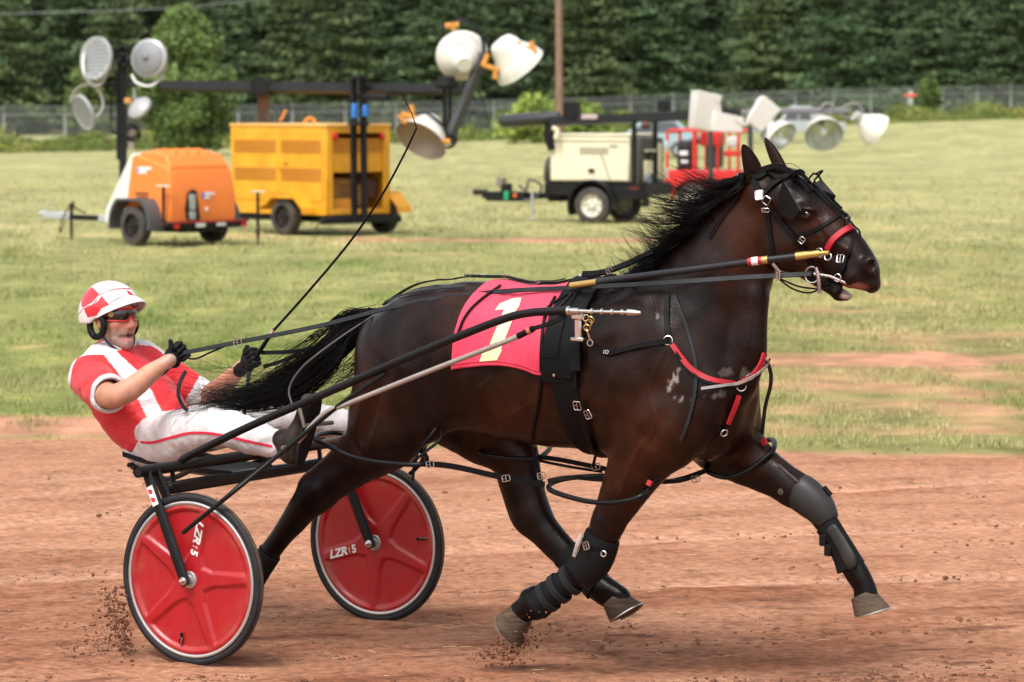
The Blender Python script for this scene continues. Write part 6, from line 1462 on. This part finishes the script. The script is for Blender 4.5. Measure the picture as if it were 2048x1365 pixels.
def led(px, py, rp, d, label=None, back=False, stay=None):
    c = mp3(px, py, -.25); R = rp/FPX*54.6; ax_ = unit(F[:3, :3].T@unit(np.array(d, float)))
    l = MB().lathe(c, ax_, [(-.10, 0), (-.10, R*.35), (-.06, R*.80), (-.02, R), (.03, R*1.0), (.035, R*.93), (.02, R*.86), (.018, 0)], 36).build('lamp_head', mat('lamp_grey_white', (.36, .36, .37), .35, coat=.2), ms, F)
    q = MB(); u_ = unit(np.cross(ax_, (0, 0, 1))); w_ = np.cross(ax_, u_)
    for i in range(-4, 5):
        for j in range(-4, 5):
            if i*i+j*j < 19: q.lathe(c+u_*i*R*.185+w_*j*R*.185, ax_, [(.018, R*.075), (.030, R*.06), (.032, 0)], 8)
    q.build('lenses', mat('lens_clear', (.22, .235, .25), .2, coat=.3), l, F)
    if back:
        k = MB()
        for i in range(16): a = i*math.pi/8; k.tube([c-ax_*.075+(u_*math.cos(a)+w_*math.sin(a))*R*.3, c-ax_*.045+(u_*math.cos(a)+w_*math.sin(a))*R*.8], .010, 4)
        k.bbox(c-ax_*.11, (.10, .10, .10), b=.02); k.lathe(c, ax_, [(-.118, 0), (-.114, R*.40), (-.078, R*.82), (-.06, R*.84)], 30); k.build('heat_sink', mat('heat_sink_grey', (.22, .22, .23), .5, .4), l, F)
    if stay: MB().tube(spline([mp3(x, y, -.25+dd) for x, y, dd in stay], 18), .030, 8, flat=.5).build('yoke', mat('yoke_grey', (.42, .40, .38), .4, .3), l, F)
led(193, 117, 43, (-.62, -.78, .10), stay=((168, 108, .1), (166, 130, 0), (170, 152, -.1), (188, 172, -.05), (204, 166, 0), (216, 142, .1), (222, 128, .1)))
led(298, 117, 39, (.35, .9, -.15), back=True, stay=((330, 134, .1), (322, 156, 0), (300, 172, -.05), (274, 166, 0), (264, 150, .1)))
led(168, 225, 37, (-.78, -.55, -.35), stay=((140, 206, .1), (150, 182, .1), (172, 170, .1), (196, 180, .1), (206, 212, .1), (192, 236, .1)))
led(279, 216, 26, (.5, .6, -.6), stay=((268, 178, .1), (270, 196, .1), (274, 206, .1)))
# ---------------- yellow light tower
F = frame_at(653, 56.8, 46); Wd, Ln = 1.52, 2.68; F[:3, 3] -= F[:3, 1]*Wd/2; F[2, 3] = 0
T = fthing('yellow_light_tower', F, 'big yellow box light tower trailer with a long horizontal black mast', 'light tower')
z0, z1 = .36, 1.95; h = Wd/2
k = MB(); k.bbox((Ln/2, 0, z1+.012), (Ln+.04, Wd+.04, .05), b=.012); k.build('roof', mat('pale_yellow_roof', (.80, .45, .13), .4, var=.1, vscale=2), T, F)
k = MB(); k.bbox((Ln/2, h-.02, (z0+z1)/2), (Ln, .04, z1-z0), b=.008); k.bbox((Ln/2, -h+.02, (z0+z1)/2), (Ln, .04, z1-z0), b=.008); k.bbox((Ln-.02, 0, (z0+z1)/2), (.04, Wd-.09, z1-z0), b=.008)
k.bbox((.02, h-.10, (z0+z1)/2), (.045, .12, z1-z0-.01), b=.006); k.bbox((.02, -h+.10, (z0+z1)/2), (.045, .12, z1-z0-.01), b=.006); k.bbox((.022, 0, z1-.07), (.04, Wd-.32, .12), b=.006); k.bbox((.022, 0, z0+.06), (.04, Wd-.32, .10), b=.006); k.bbox((.05, 0, 1.42), (.03, Wd-.32, .60), b=.006); k.bbox((Ln/2, 0, z0+.02), (Ln-.1, Wd-.1, .03), b=.005)
k.build('housing', M_YEL, T, F)
for (xa, xb) in ((.08, 1.27), (1.33, Ln-.08)):
    d = MB().bbox(((xa+xb)/2, h+.006, (z0+z1)/2+.08), (xb-xa, .014, z1-z0-.34), b=.006).build('side_door', M_YEL, T, F)
    lv = MB()
    for zc in (1.58, 1.08):
        for i in range(6): lv.bbox(((xa+xb)/2, h+.017, zc-.10+i*.040), (xb-xa-.08, .014, .030), b=.005)
    lv.build('louvres', M_YELD, d, F)
lv = MB()
for i in range(5): lv.bbox((.028, 0, 1.50+i*.05), (.02, Wd-.36, .035), b=.005)
lv.build('rear_louvres', M_YELD, T, F)
MB().bbox((1.22, h+.03, 1.18), (.10, .02, .03), b=.006).bbox((1.10, h+.03, 1.28), (.13, .02, .025), b=.006).build('door_latch', M_YELD, T, F)
for v_ in (h-.20, -h+.20): MB().lathe((-.0, v_, 1.76), (-1, 0, 0), [(0, .065), (.03, .06), (.045, .04), (.05, 0)], 16).build('tail_lamp', M_TAIL, T, F)
k = MB(); k.bbox((.6, .2, .75), (.7, .5, .55), b=.03).bbox((.4, -.3, .70), (.35, .3, .40), b=.03); k.tube([(.12, .45, .95), (.12, -.05, .95)], .02, 8).tube([(.15, .0, .5), (.15, .0, 1.1)], .03, 8); k.build('engine', mat('oily_brown_engine', (.20, .10, .03), .6, col2=(.40, .20, .04), vscale=5), T, F)
MB().bbox((.22, -.45, .82), (.2, .25, .34), b=.02).build('control_box', mat('dark_maroon', (.06, .01, .01), .4), T, F)
MB().bbox((.30, .25, .50), (.35, .45, .30), b=.04).build('fuel_tank', mat('yellow_tank', (.62, .27, .02), .5), T, F)
ch = MB().bbox((Ln/2, 0, .29), (Ln+.1, Wd-.15, .11), b=.01).bbox((-.06, 0, .27), (.12, Wd+.35, .12), b=.01).bbox((3.3, 0, .34), (1.9, .10, .10), b=.01); ch.build('chassis', M_CHS, T, F)
twheel(T, F, (.90, h+.17, .33), .33, .22, side=1); twheel(T, F, (.42, -h-.22, .33), .33, .22, side=-1)
for s_, x in ((1, .90), (-1, .42)):
    y0, y1 = s_*(h+.0), s_*(h+.34); pts = [(x-.62, .40), (x-.60, .50), (x-.30, .76), (x+.30, .76), (x+.56, .46)]
    V = []
    for (a, b) in pts: V += [(a, y0, b), (a, y1, b)]
    n = len(pts); V += [(a, y, b-.02) for (a, y, b) in V]
    Fc = []
    for i in range(n-1): a = 2*i; Fc += [(a, a+1, a+3, a+2), (2*n+a, 2*n+a+2, 2*n+a+3, 2*n+a+1), (a+1, 2*n+a+1, 2*n+a+3, a+3)]
    o = mk('fender', V+[(pts[1][0], y1-s_*.005, .52), (pts[4][0], y1-s_*.005, .50), (pts[3][0], y1-s_*.005, .62), (pts[2][0], y1-s_*.005, .62)], Fc, M_YEL, T, F, angle=20)
    MB().prism([(x-.42, y1, .66), (x-.30, y1, .76), (x+.30, y1, .76), (x+.50, y1, .53), (x+.40, y1, .53), (x+.24, y1, .66)], (0, -s_*.012, 0)).build('fender_skirt', M_YEL, o, F)
# mast
mz = lambda px: float(np.interp(px, [330, 560, 720, 905], [173, 176, 178, 181])); mD = lambda px: float(np.interp(px, [330, 525, 716, 905], [60.2, 58.7, 57.2, 55.6]))
mp3 = lambda px, py, dd=0.: inv(F, at(px, py, mD(px)+dd))
ms = MB().tube([mp3(328, mz(328)), mp3(720, mz(720)), mp3(930, 180)], .115, 4, upv=unit(F[:3, :3].T@np.array([.3, -.6, .75]))).build('mast', M_CHS, T, F)
MB().tube([mp3(384, 167, .0), mp3(470, 168, .0)], .015, 6).build('mast_cable', M_GALV, ms, F)
MB().tube([mp3(526, 188), inv(F, at(526, 246, 58.7))], .145, 4, upv=(1, 0, 0)).build('mast_rest', M_RUST, T, F)
MB().lathe(mp3(520, 172, -.12), unit(F[:3, :3].T@np.array([0, -1, 0])), [(0, .17), (.2, .17), (.2, 0)], 20).build('rest_collar', M_CHS, T, F)
for dx, nm in ((706, 'upright'), (726, 'upright')): MB().tube([inv(F, at(dx, 158, 56.9)), inv(F, at(dx+3, 446, 56.9))], .062, 4, upv=(1, 1, 0)).build(nm, M_CHS, T, F)
MB().bbox(inv(F, at(717, 155, 56.8)), (.25, .25, .06), b=.01).build('upright_cap', M_CHS, T, F); MB().bbox(inv(F, at(717, 248, 56.8)), (.20, .35, .06), b=.01).build('upright_bracket', M_CHS, T, F)
MB().bbox(inv(F, at(709, 222, 56.7)), (.09, .09, .26), b=.01).bbox(inv(F, at(731, 222, 56.7)), (.09, .09, .20), b=.01).build('blue_label', M_BLUE, T, F)
MB().tube([inv(F, at(730, 194, 56.8)), inv(F, at(776, 196, 56.3))], .06, 10).build('winch_arm', M_CHS, T, F)
MB().tube(spline([mp3(766, 178), mp3(800, 195), mp3(876, 262)], 10), .010, 5).build('stay_wire', M_RUST, T, F)
MB().tube(spline([inv(F, at(x, y, 58.2)) for x, y in ((560, 242), (566, 232), (572, 220))], 8), .022, 6).build('roof_hook', mat('orange_eye', (.7, .25, .03), .5), T, F); k = MB().tube(spline([inv(F, at(x, y, 57.8)) for x, y in ((608, 246), (620, 236), (632, 246))], 8), .03, 6); k.build('lifting_eye', mat('orange_eye', (.7, .25, .03), .5), T, F)
# lamp head bar
LD = 55.0; lp = lambda px, py, dd=0.: inv(F, at(px, py, LD+dd))
dirc = unit(F[:3, :3].T@np.array([0, -1, 0.]))
cb = MB().tube([lp(968, 108), lp(896, 285)], .10, 4, upv=unit(F[:3, :3].T@np.array([0, -1, .2]))).build('lamp_bar', mat('dark_grey_bar', (.06, .06, .066), .4), T, F)
MB().tube([lp(889, 175, .15), lp(890, 262, .15)], .04, 6).tube([lp(902, 175, .15), lp(898, 260, .15)], .03, 6).bbox(lp(893, 170), (.3, .3, .14), b=.02).build('bar_bracket', M_CHS, T, F)
MB().lathe(lp(893, 165, -.1), (0, 0, 1), [(-.06, .0), (-.06, .16), (.10, .14), (.12, 0)], 16).build('pivot', M_CHS, T, F)
def dome(px, py, rp, axis, nm='lamp_shade', m=M_LAMPW, inside=M_LAMPI, dp=1.05, root=None, lpf=lp, sc_=LD, dd=0., FF=None, neck=.28, bulb=False):
    c = lpf(px, py, dd); R = rp/FPX*sc_; a = unit((FF if FF is not None else F)[:3, :3].T@unit(np.array(axis, float)))      # axis: from the back of the shade to its mouth
    pr = [(-dp*R, R*neck*.6), (-dp*R, R*neck), (-dp*R*.82, R*(neck+.12)), (-dp*R*.62, R*.62), (-dp*R*.35, R*.86), (-dp*R*.12, R*.97), (0, R), (.015, R*1.015), (.015, R*.985)]
    l = MB().lathe(c, a, [(-dp*R, 0)]+pr, 40).build(nm, m, root or T, FF if FF is not None else F)
    MB().lathe(c, a, [(.012, R*.985), (-dp*R*.12, R*.94), (-dp*R*.35, R*.82), (-dp*R*.6, R*.58), (-dp*R*.78, R*.25), (-dp*R*.8, 0)], 40).build('reflector', inside, l, FF if FF is not None else F)
    if bulb: MB().lathe(c, a, [(-dp*R*.75, R*.10), (-dp*R*.45, R*.22), (-dp*R*.25, R*.24), (-dp*R*.1, R*.14), (-dp*R*.06, 0)], 16).build('bulb', mat('glass_bulb', (.75, .78, .75), .1, coat=.6), l, FF if FF is not None else F)
    return l, c, a, R
l, c, a, R = dome(924, 112, 52, (-.10, .90, .34), dp=1.0, dd=.25)
k = MB()
for i in range(5): an = math.radians(-40+i*20); k.bbox(c-a*R*.85+np.array([0, 0, 0])+.0*a, (.02, .02, .02))
l2, c2, a2, R2 = dome(1040, 134, 54, (.58, .30, -.74), dp=1.2, neck=.45)
l3, c3, a3, R3 = dome(842, 280, 56, (-.42, -.55, -.72), dp=.95, neck=.40)
M_AMB = mat('amber_clamp', (.62, .27, .05), .5, var=.2, vscale=10)
for pts, r in ((((884, 56), (905, 46), (930, 42), (955, 58), (966, 84), (968, 110)), .030), (((962, 120), (985, 100), (1010, 92), (1040, 92)), .034), (((818, 238), (850, 226), (880, 246), (892, 262), (900, 288)), .024), (((893, 296), (905, 292), (912, 280), (902, 270)), .03)):
    MB().tube(spline([lp(x, y, -.12) for x, y in pts], 20), r, 8).build('yoke', M_CHS, T, F)
for pts in (((890, 52), (918, 50)), ((905, 46), (908, 62)), ((962, 128), (998, 142)), ((992, 134), (990, 158)), ((968, 128), (976, 108)), ((1036, 84), (1038, 102)), ((1062, 82), (1072, 114)), ((1040, 100), (1070, 96)), ((797, 230), (812, 246)), ((822, 210), (826, 226)), ((803, 228), (832, 236)), ((884, 282), (900, 284))):
    MB().tube([lp(x, y, -.25) for x, y in pts], .045, 6).build('clamp', M_AMB, T, F)
hose(T, F, [lp(x, y, -.05) for x, y in ((958, 180), (968, 210), (975, 240), (985, 262))], .010, M_CHS, 'loose_cable'); 
# ---------------- beige light tower
F = frame_at(1262, 63, 24); F[:3, 3] -= F[:3, 1]*.75; F[2, 3] = 0
T = fthing('beige_light_tower', F, 'cream light tower trailer on black chassis with box lamps behind the horse', 'light tower')
M_BEI = mat('cream_paint', (.74, .68, .50), .42, var=.04, vscale=3, coat=.1)
h = .75
k = MB().bbox((.90, 0, 1.27), (1.70, 1.46, .90), b=.03).bbox((.9, 0, 1.735), (1.76, 1.5, .05), b=.02); k.build('enclosure', M_BEI, T, F)
MB().bbox((.9, h-.01, 1.62), (1.70, .014, .016), b=.003).bbox((.80, h-.01, 1.48), (.62, .016, .020), b=.003).bbox((.80, h-.01, 1.43), (.62, .016, .020), b=.003).bbox((.80, h-.01, 1.38), (.62, .016, .020), b=.003).bbox((.38, h-.01, 1.52), (.16, .016, .05), b=.003).build('panel_lines', mat('olive_grey_line', (.34, .33, .24), .6), T, F)
MB().prism([(.62, h-.008, 1.35), (.66, h-.008, 1.35), (.46, h-.008, .84), (.43, h-.008, .84)], (0, .006, 0)).build('door_seam', mat('olive_grey_line', (.34, .33, .24), .6), T, F)
MB().bbox((.85, h, 1.03), (.13, .02, .08), b=.01).build('door_latch', M_CHS, T, F)
MB().bbox((-.03, 0, 1.20), (.22, 1.30, .95), b=.03).build('rear_cabinet', mat('dim_interior', (.06, .055, .05), .6), T, F)  # open bay's shade put into the dark colour of a solid block
MB().bbox((-.16, .25, 1.02), (.05, .42, .42), b=.02).bbox((-.16, .05, 1.42), (.05, .7, .05), b=.01).bbox((-.16, -.35, 1.2), (.05, .16, .75), b=.02).build('control_panel', M_BEI, T, F)
MB().bbox((-.20, .2, 1.35), (.05, .25, .12), b=.02).bbox((-.20, .1, .90), (.06, .3, .12), b=.02).build('gauges', M_CHS, T, F); MB().bbox((-.20, .3, .86), (.05, .25, .18), b=.02).build('blue_box', mat('grey_blue_box', (.20, .24, .34), .5), T, F)
MB().bbox((-.22, -.62, 1.5), (.03, .12, .22), b=.01).bbox((-.22, -.62, .95), (.03, .12, .22), b=.01).build('paper_label', M_DECAL, T, F)
MB().bbox((.8, 0, .66), (2.2, 1.36, .26), b=.02).bbox((.2, h-.02, .58), (1.0, .06, .22), b=.01).bbox((2.6, .0, .50), (1.9, .10, .13), b=.01).bbox((1.75, .0, .50), (.3, 1.0, .20), b=.02).bbox((3.0, .0, .48), (.9, .22, .20), b=.02).build('chassis', M_CHS, T, F)
for s_ in (1, -1): twheel(T, F, (.78, s_*(h+.05), .345), .365, .22, rim=mat('cream_rim', (.72, .68, .58), .45), side=s_); fender(T, F, .78, s_*(h-.1), s_*(h+.22), .36, .46, M_CHS, (-25, 190), .02)
MB().bbox((-.05, h-.03, .62), (.24, .03, .16), b=.02).build('side_reflector', M_TAIL, T, F)
MB().bbox((1.72, h-.28, .56), (.16, .02, .06), b=.01).build('paper_label', M_DECAL, T, F)
k = MB().tube([(3.45, 0, .56), (3.75, 0, .56)], .06, 8).bbox((3.0, .05, .62), (.2, .2, .25), b=.03); k.build('coupling', M_CHS, T, F)
MB().bbox((2.95, .06, .50), (.10, .26, .18), b=.01).build('green_wrap', mat('green_tape', (.02, .30, .14), .5), T, F); MB().bbox((2.78, .12, .50), (.08, .03, .08), b=.01).build('amber_reflector', mat('amber_reflector', (.7, .13, .02), .4), T, F)
MB().tube([(3.12, .05, .66), (3.10, .05, .86)], .10, 12).build('winch', mat('dusty_winch', (.22, .18, .15), .7), T, F); hose(T, F, [(2.7, .1, .72), (2.5, .2, .62), (2.45, .15, .82), (2.2, .1, .7), (2.35, .1, .45), (2.6, .1, .4)], .03, mat('hose_bundle', (.12, .11, .10), .7), 'hose_bundle')
jack(T, F, 2.35, .22, .14, .62, m=M_GALV, top=False); MB().lathe((1.95, .1, .95), (1, 0, 0), [(-.08, 0), (-.08, .36), (-.02, .38), (.05, .36), (.08, .20), (.08, 0)], 24).build('spare_wheel', M_TYR, T, F)
ML = lambda px, py, dd=0.: inv(F, at(px, py, 63.4+dd))
ms = MB().tube([ML(1100, 243, .3), ML(1480, 228, -1.0)], .12, 4, upv=unit(F[:3, :3].T@np.array([0, -.6, .75]))).build('mast', M_CHS, T, F)
MB().tube([ML(1004, 243, .8), ML(1014, 243, .7), ML(1118, 236, .3)], [.11, .135, .135], 14).build('mast_tube', mat('glossy_black_tube', (.02, .02, .022), .25, coat=.4), ms, F)
MB().bbox(ML(1144, 222, .2), (.28, .3, .36), b=.02).build('mast_bracket', M_CHS, ms, F); MB().bbox(ML(1328, 212, -.4), (.22, .22, .2), b=.02).build('mast_bracket', M_CHS, ms, F)
MB().tube([ML(1100, 250, .3), ML(1098, 282, .3), ML(1104, 300, .3)], [.13, .10, .08], 8).build('mast_pivot', M_CHS, T, F); MB().tube(spline([ML(1104, 256, .1), ML(1114, 262, .1), ML(1112, 278, .1)], 8), .05, 8).build('pulley_guard', M_BEI, T, F)
MB().bbox(ML(1180, 234, -.05), (.34, .10, .10), b=.01).build('label', mat('pinkish_label', (.45, .36, .36), .5), ms, F)
for px, dd in ((1268, -.75), (1310, .35)): MB().tube([ML(px, 240, dd), ML(px, 370, dd)], .055, 4).build('upright', M_CHS, T, F)
MB().tube([ML(1284, 250, -.4), ML(1300, 250, -.4)], .09, 8).build('winch_drum', M_RUST, T, F)
def boxlamp(px, py, w, hh, rz, ry):
    c = ML(px, py, -1.2); Rm = np.array(Matrix.Rotation(rz, 3, 'Z')@Matrix.Rotation(ry, 3, 'Y')); k = 63.4/FPX
    l = MB(); W2, H2 = w*k, hh*k; V = []
    for z, s in ((-H2/2, .72), (-H2/2+.04, .78), (H2/2-.06, 1.), (H2/2, 1.)):
        for a, b in ((-1, -1), (1, -1), (1, 1), (-1, 1)): V.append((a*W2/2*s, b*W2*.42*s, z))
    V = np.array(V)@Rm.T+c; Fc = [(3, 2, 1, 0), (12, 13, 14, 15)]+[(i*4+j, i*4+(j+1) % 4, (i+1)*4+(j+1) % 4, (i+1)*4+j) for i in range(3) for j in range(4)]
    o = mk('lamp_head', V, Fc, mat('box_lamp_white', (.66, .62, .60), .4, coat=.2), T, F, angle=20)
    q = MB().bbox((0, 0, H2/2+.01), (W2*1.04, W2*.86, .03), b=.006); qv = np.vstack(q.V)@Rm.T+c; mk('lamp_glass', qv, q.F, mat('lamp_glass', (.78, .80, .74), .15, coat=.6), o, F); return o
boxlamp(1406, 224, 48, 70, .75, -.2); boxlamp(1455, 246, 38, 58, .5, 1.45); boxlamp(1522, 230, 42, 56, .6, -.65)
for pts in (((1418, 250), (1440, 244), (1450, 232)), ((1424, 188), (1436, 205), (1440, 226)), ((1470, 240), (1490, 250), (1505, 240))): MB().tube(spline([ML(x, y, -1.3) for x, y in pts], 8), .035, 6).build('yoke', mat('yoke_white', (.55, .50, .48), .5), T, F)
# ---------------- red generator trailer carrying the round white lamps
F = frame_at(1476, 68, 16); F[:3, 3] -= F[:3, 1]*.6; F[2, 3] = 0
T = fthing('red_light_tower', F, 'open red framed generator trailer with a row of round white lamps', 'light tower')
M_RD = mat('red_frame_paint', (.62, .03, .028), .4, var=.08, vscale=4)
k = MB(); X1 = 1.55
for y in (.6, -.6):
    P = [(0, y, .62), (0, y, 1.72), (.06, y, 1.79), (X1-.06, y, 1.79), (X1, y, 1.72), (X1, y, .62)]; k.tube(P, .035, 8); k.tube([(.95, y, .7), (.95, y, 1.78)], .05, 6); k.tube([(.45, y, .7), (.45, y, 1.78)], .03, 6)
for x, z in ((0, 1.75), (X1, 1.75), (.8, 1.79)): k.tube([(x, .6, z), (x, -.6, z)], .03, 8)
k.build('cage', M_RD, T, F)
MB().bbox((.78, 0, .82), (1.66, 1.25, .24), b=.03).bbox((.78, .62, .66), (1.7, .06, .12), b=.01).build('deck', M_RD, T, F); MB().bbox((.75, 0, .52), (2.0, .9, .14), b=.02).bbox((2.2, 0, .5), (1.6, .1, .1), b=.01).build('chassis', M_CHS, T, F)
k = MB().bbox((1.22, .1, 1.25), (.34, .6, .66), b=.05).bbox((.62, .1, 1.28), (.30, .5, .6), b=.05); 
for i in range(5): k.bbox((1.22, .42, 1.05+i*.10), (.28, .06, .05), b=.01)
k.tube([(1.1, .3, 1.55), (.7, .3, 1.6)], .07, 10); k.build('engine', mat('dark_engine', (.035, .032, .034), .45), T, F)
MB().bbox((.66, .15, 1.60), (.44, .6, .30), b=.04).bbox((.20, .2, 1.30), (.3, .5, .12), b=.02).build('fuel_tank', M_RD, T, F); MB().bbox((1.22, .46, 1.30), (.18, .03, .10), b=.01).bbox((1.2, .46, 1.12), (.16, .03, .06), b=.01).bbox((.18, .25, 1.55), (.22, .3, .2), b=.02).build('cowling', M_DECAL, T, F)
for s_ in (1, -1): twheel(T, F, (.95, s_*.72, .33), .33, .2, rim=mat('cream_rim', (.72, .68, .58), .45), side=s_); fender(T, F, .95, s_*.6, s_*.86, .34, .42, M_RD, (0, 180), .02)
LR = lambda px, py, dd=0.: inv(F, at(px, py, 66.5+dd))
for px in (1420, 1500): MB().tube([LR(px, 232, 1), LR(px+2, 380, 1)], .055, 6).build('upright', mat('dark_teal_post', (.03, .045, .05), .5), T, F)
MB().tube([LR(1470, 228, .3), LR(1560, 222, .2), LR(1700, 222)], .07, 6).build('mast', mat('grey_arm', (.16, .16, .17), .5), T, F)
for (px, py, rp, ax_, bl) in ((1564, 274, 33, (.55, -.68, -.62), True), (1648, 270, 39, (.05, -.85, -.58), True), (1752, 262, 36, (.78, .25, -.55), False)):
    l, c, a, R = dome(px, py, rp, ax_, inside=M_REFL, dp=1.15, root=T, lpf=LR, sc_=66.5, FF=F, neck=.34, bulb=bl)
    MB().tube([c-a*R*1.1, c-a*R*1.55], R*.33, 12).build('lamp_base', mat('grey_casting', (.40, .38, .36), .5), l, F)
for pts in (((1540, 222), (1548, 236), (1552, 248)), ((1640, 222), (1650, 208), (1664, 212), (1660, 232)), ((1700, 236), (1684, 232), (1692, 212), (1716, 208), (1726, 228), (1730, 240))): MB().tube(spline([LR(x, y) for x, y in pts], 10), .032, 8).build('yoke', mat('dark_casting', (.20, .19, .18), .5), T, F)
# ---------------- vehicles parked far off
def car(px, D, psi, L, W_, H_, col, name, label, pickup=False):
    F = frame_at(px, D, psi); T = fthing(name, F, label, 'pickup' if pickup else 'car'); m = mat('car_paint_%s' % name, col, .3, .2, coat=.6)
    if pickup: pr = [(0, .55), (0, 1.0), (1.5, 1.02), (1.7, H_-.05), (1.9, H_), (2.9, H_), (3.45, 1.08), (L-.1, .98), (L, .8), (L, .45), (0, .45)]
    else: pr = [(0, .5), (.02, .95), (.35, 1.1), (.9, H_-.03), (1.3, H_), (2.4, H_), (3.1, 1.05), (L-.3, .92), (L, .7), (L, .4), (0, .4)]
    n = len(pr); V = []
    for s_ in (1, -1):
        for x, z in pr: V.append((x, s_*(W_/2-.16*max(0, z-1.0)/(H_-1.0)), z))
    b = mk('body', V, [tuple(range(n))[::-1], tuple(range(n, 2*n))]+[(i, (i+1) % n, n+(i+1) % n, n+i) for i in range(n)], m, T, F, angle=30); bv = b.modifiers.new('b', 'BEVEL'); bv.width = .05; bv.segments = 2; bv.limit_method = 'ANGLE'
    gl = mat('car_glass', (.02, .025, .03), .08, coat=1)
    for s_ in (1, -1):
        if pickup: polys = [[(1.82, 1.12), (1.92, H_-.1), (2.45, H_-.1), (2.45, 1.12)], [(2.52, 1.12), (2.52, H_-.1), (2.9, H_-.1), (3.3, 1.12)]]
        else: polys = [[(.62, 1.10), (1.0, H_-.10), (1.75, H_-.10), (1.75, 1.08)], [(1.82, 1.08), (1.82, H_-.10), (2.35, H_-.10), (2.85, 1.08)]]
        for q in polys: MB().prism([(x, s_*(W_/2+.012-.16*max(0, z-1.0)/(H_-1.0)), z) for x, z in q], (0, -s_*.02, 0)).build('window', gl, T, F)
        for x in (.85, L-.9): twheel(T, F, (x, s_*(W_/2-.06), .33), .33, .2, rim=M_GALV, side=s_)
    return T
car(1396, 140, 6, 4.4, 1.8, 1.62, (.30, .40, .44), 'parked_car', 'pale blue grey car parked far behind the cream trailer')
car(1690, 168, 4, 5.0, 1.85, 1.85, (.36, .38, .38), 'parked_pickup', 'white pickup parked by the fence behind the round white lamps', True)
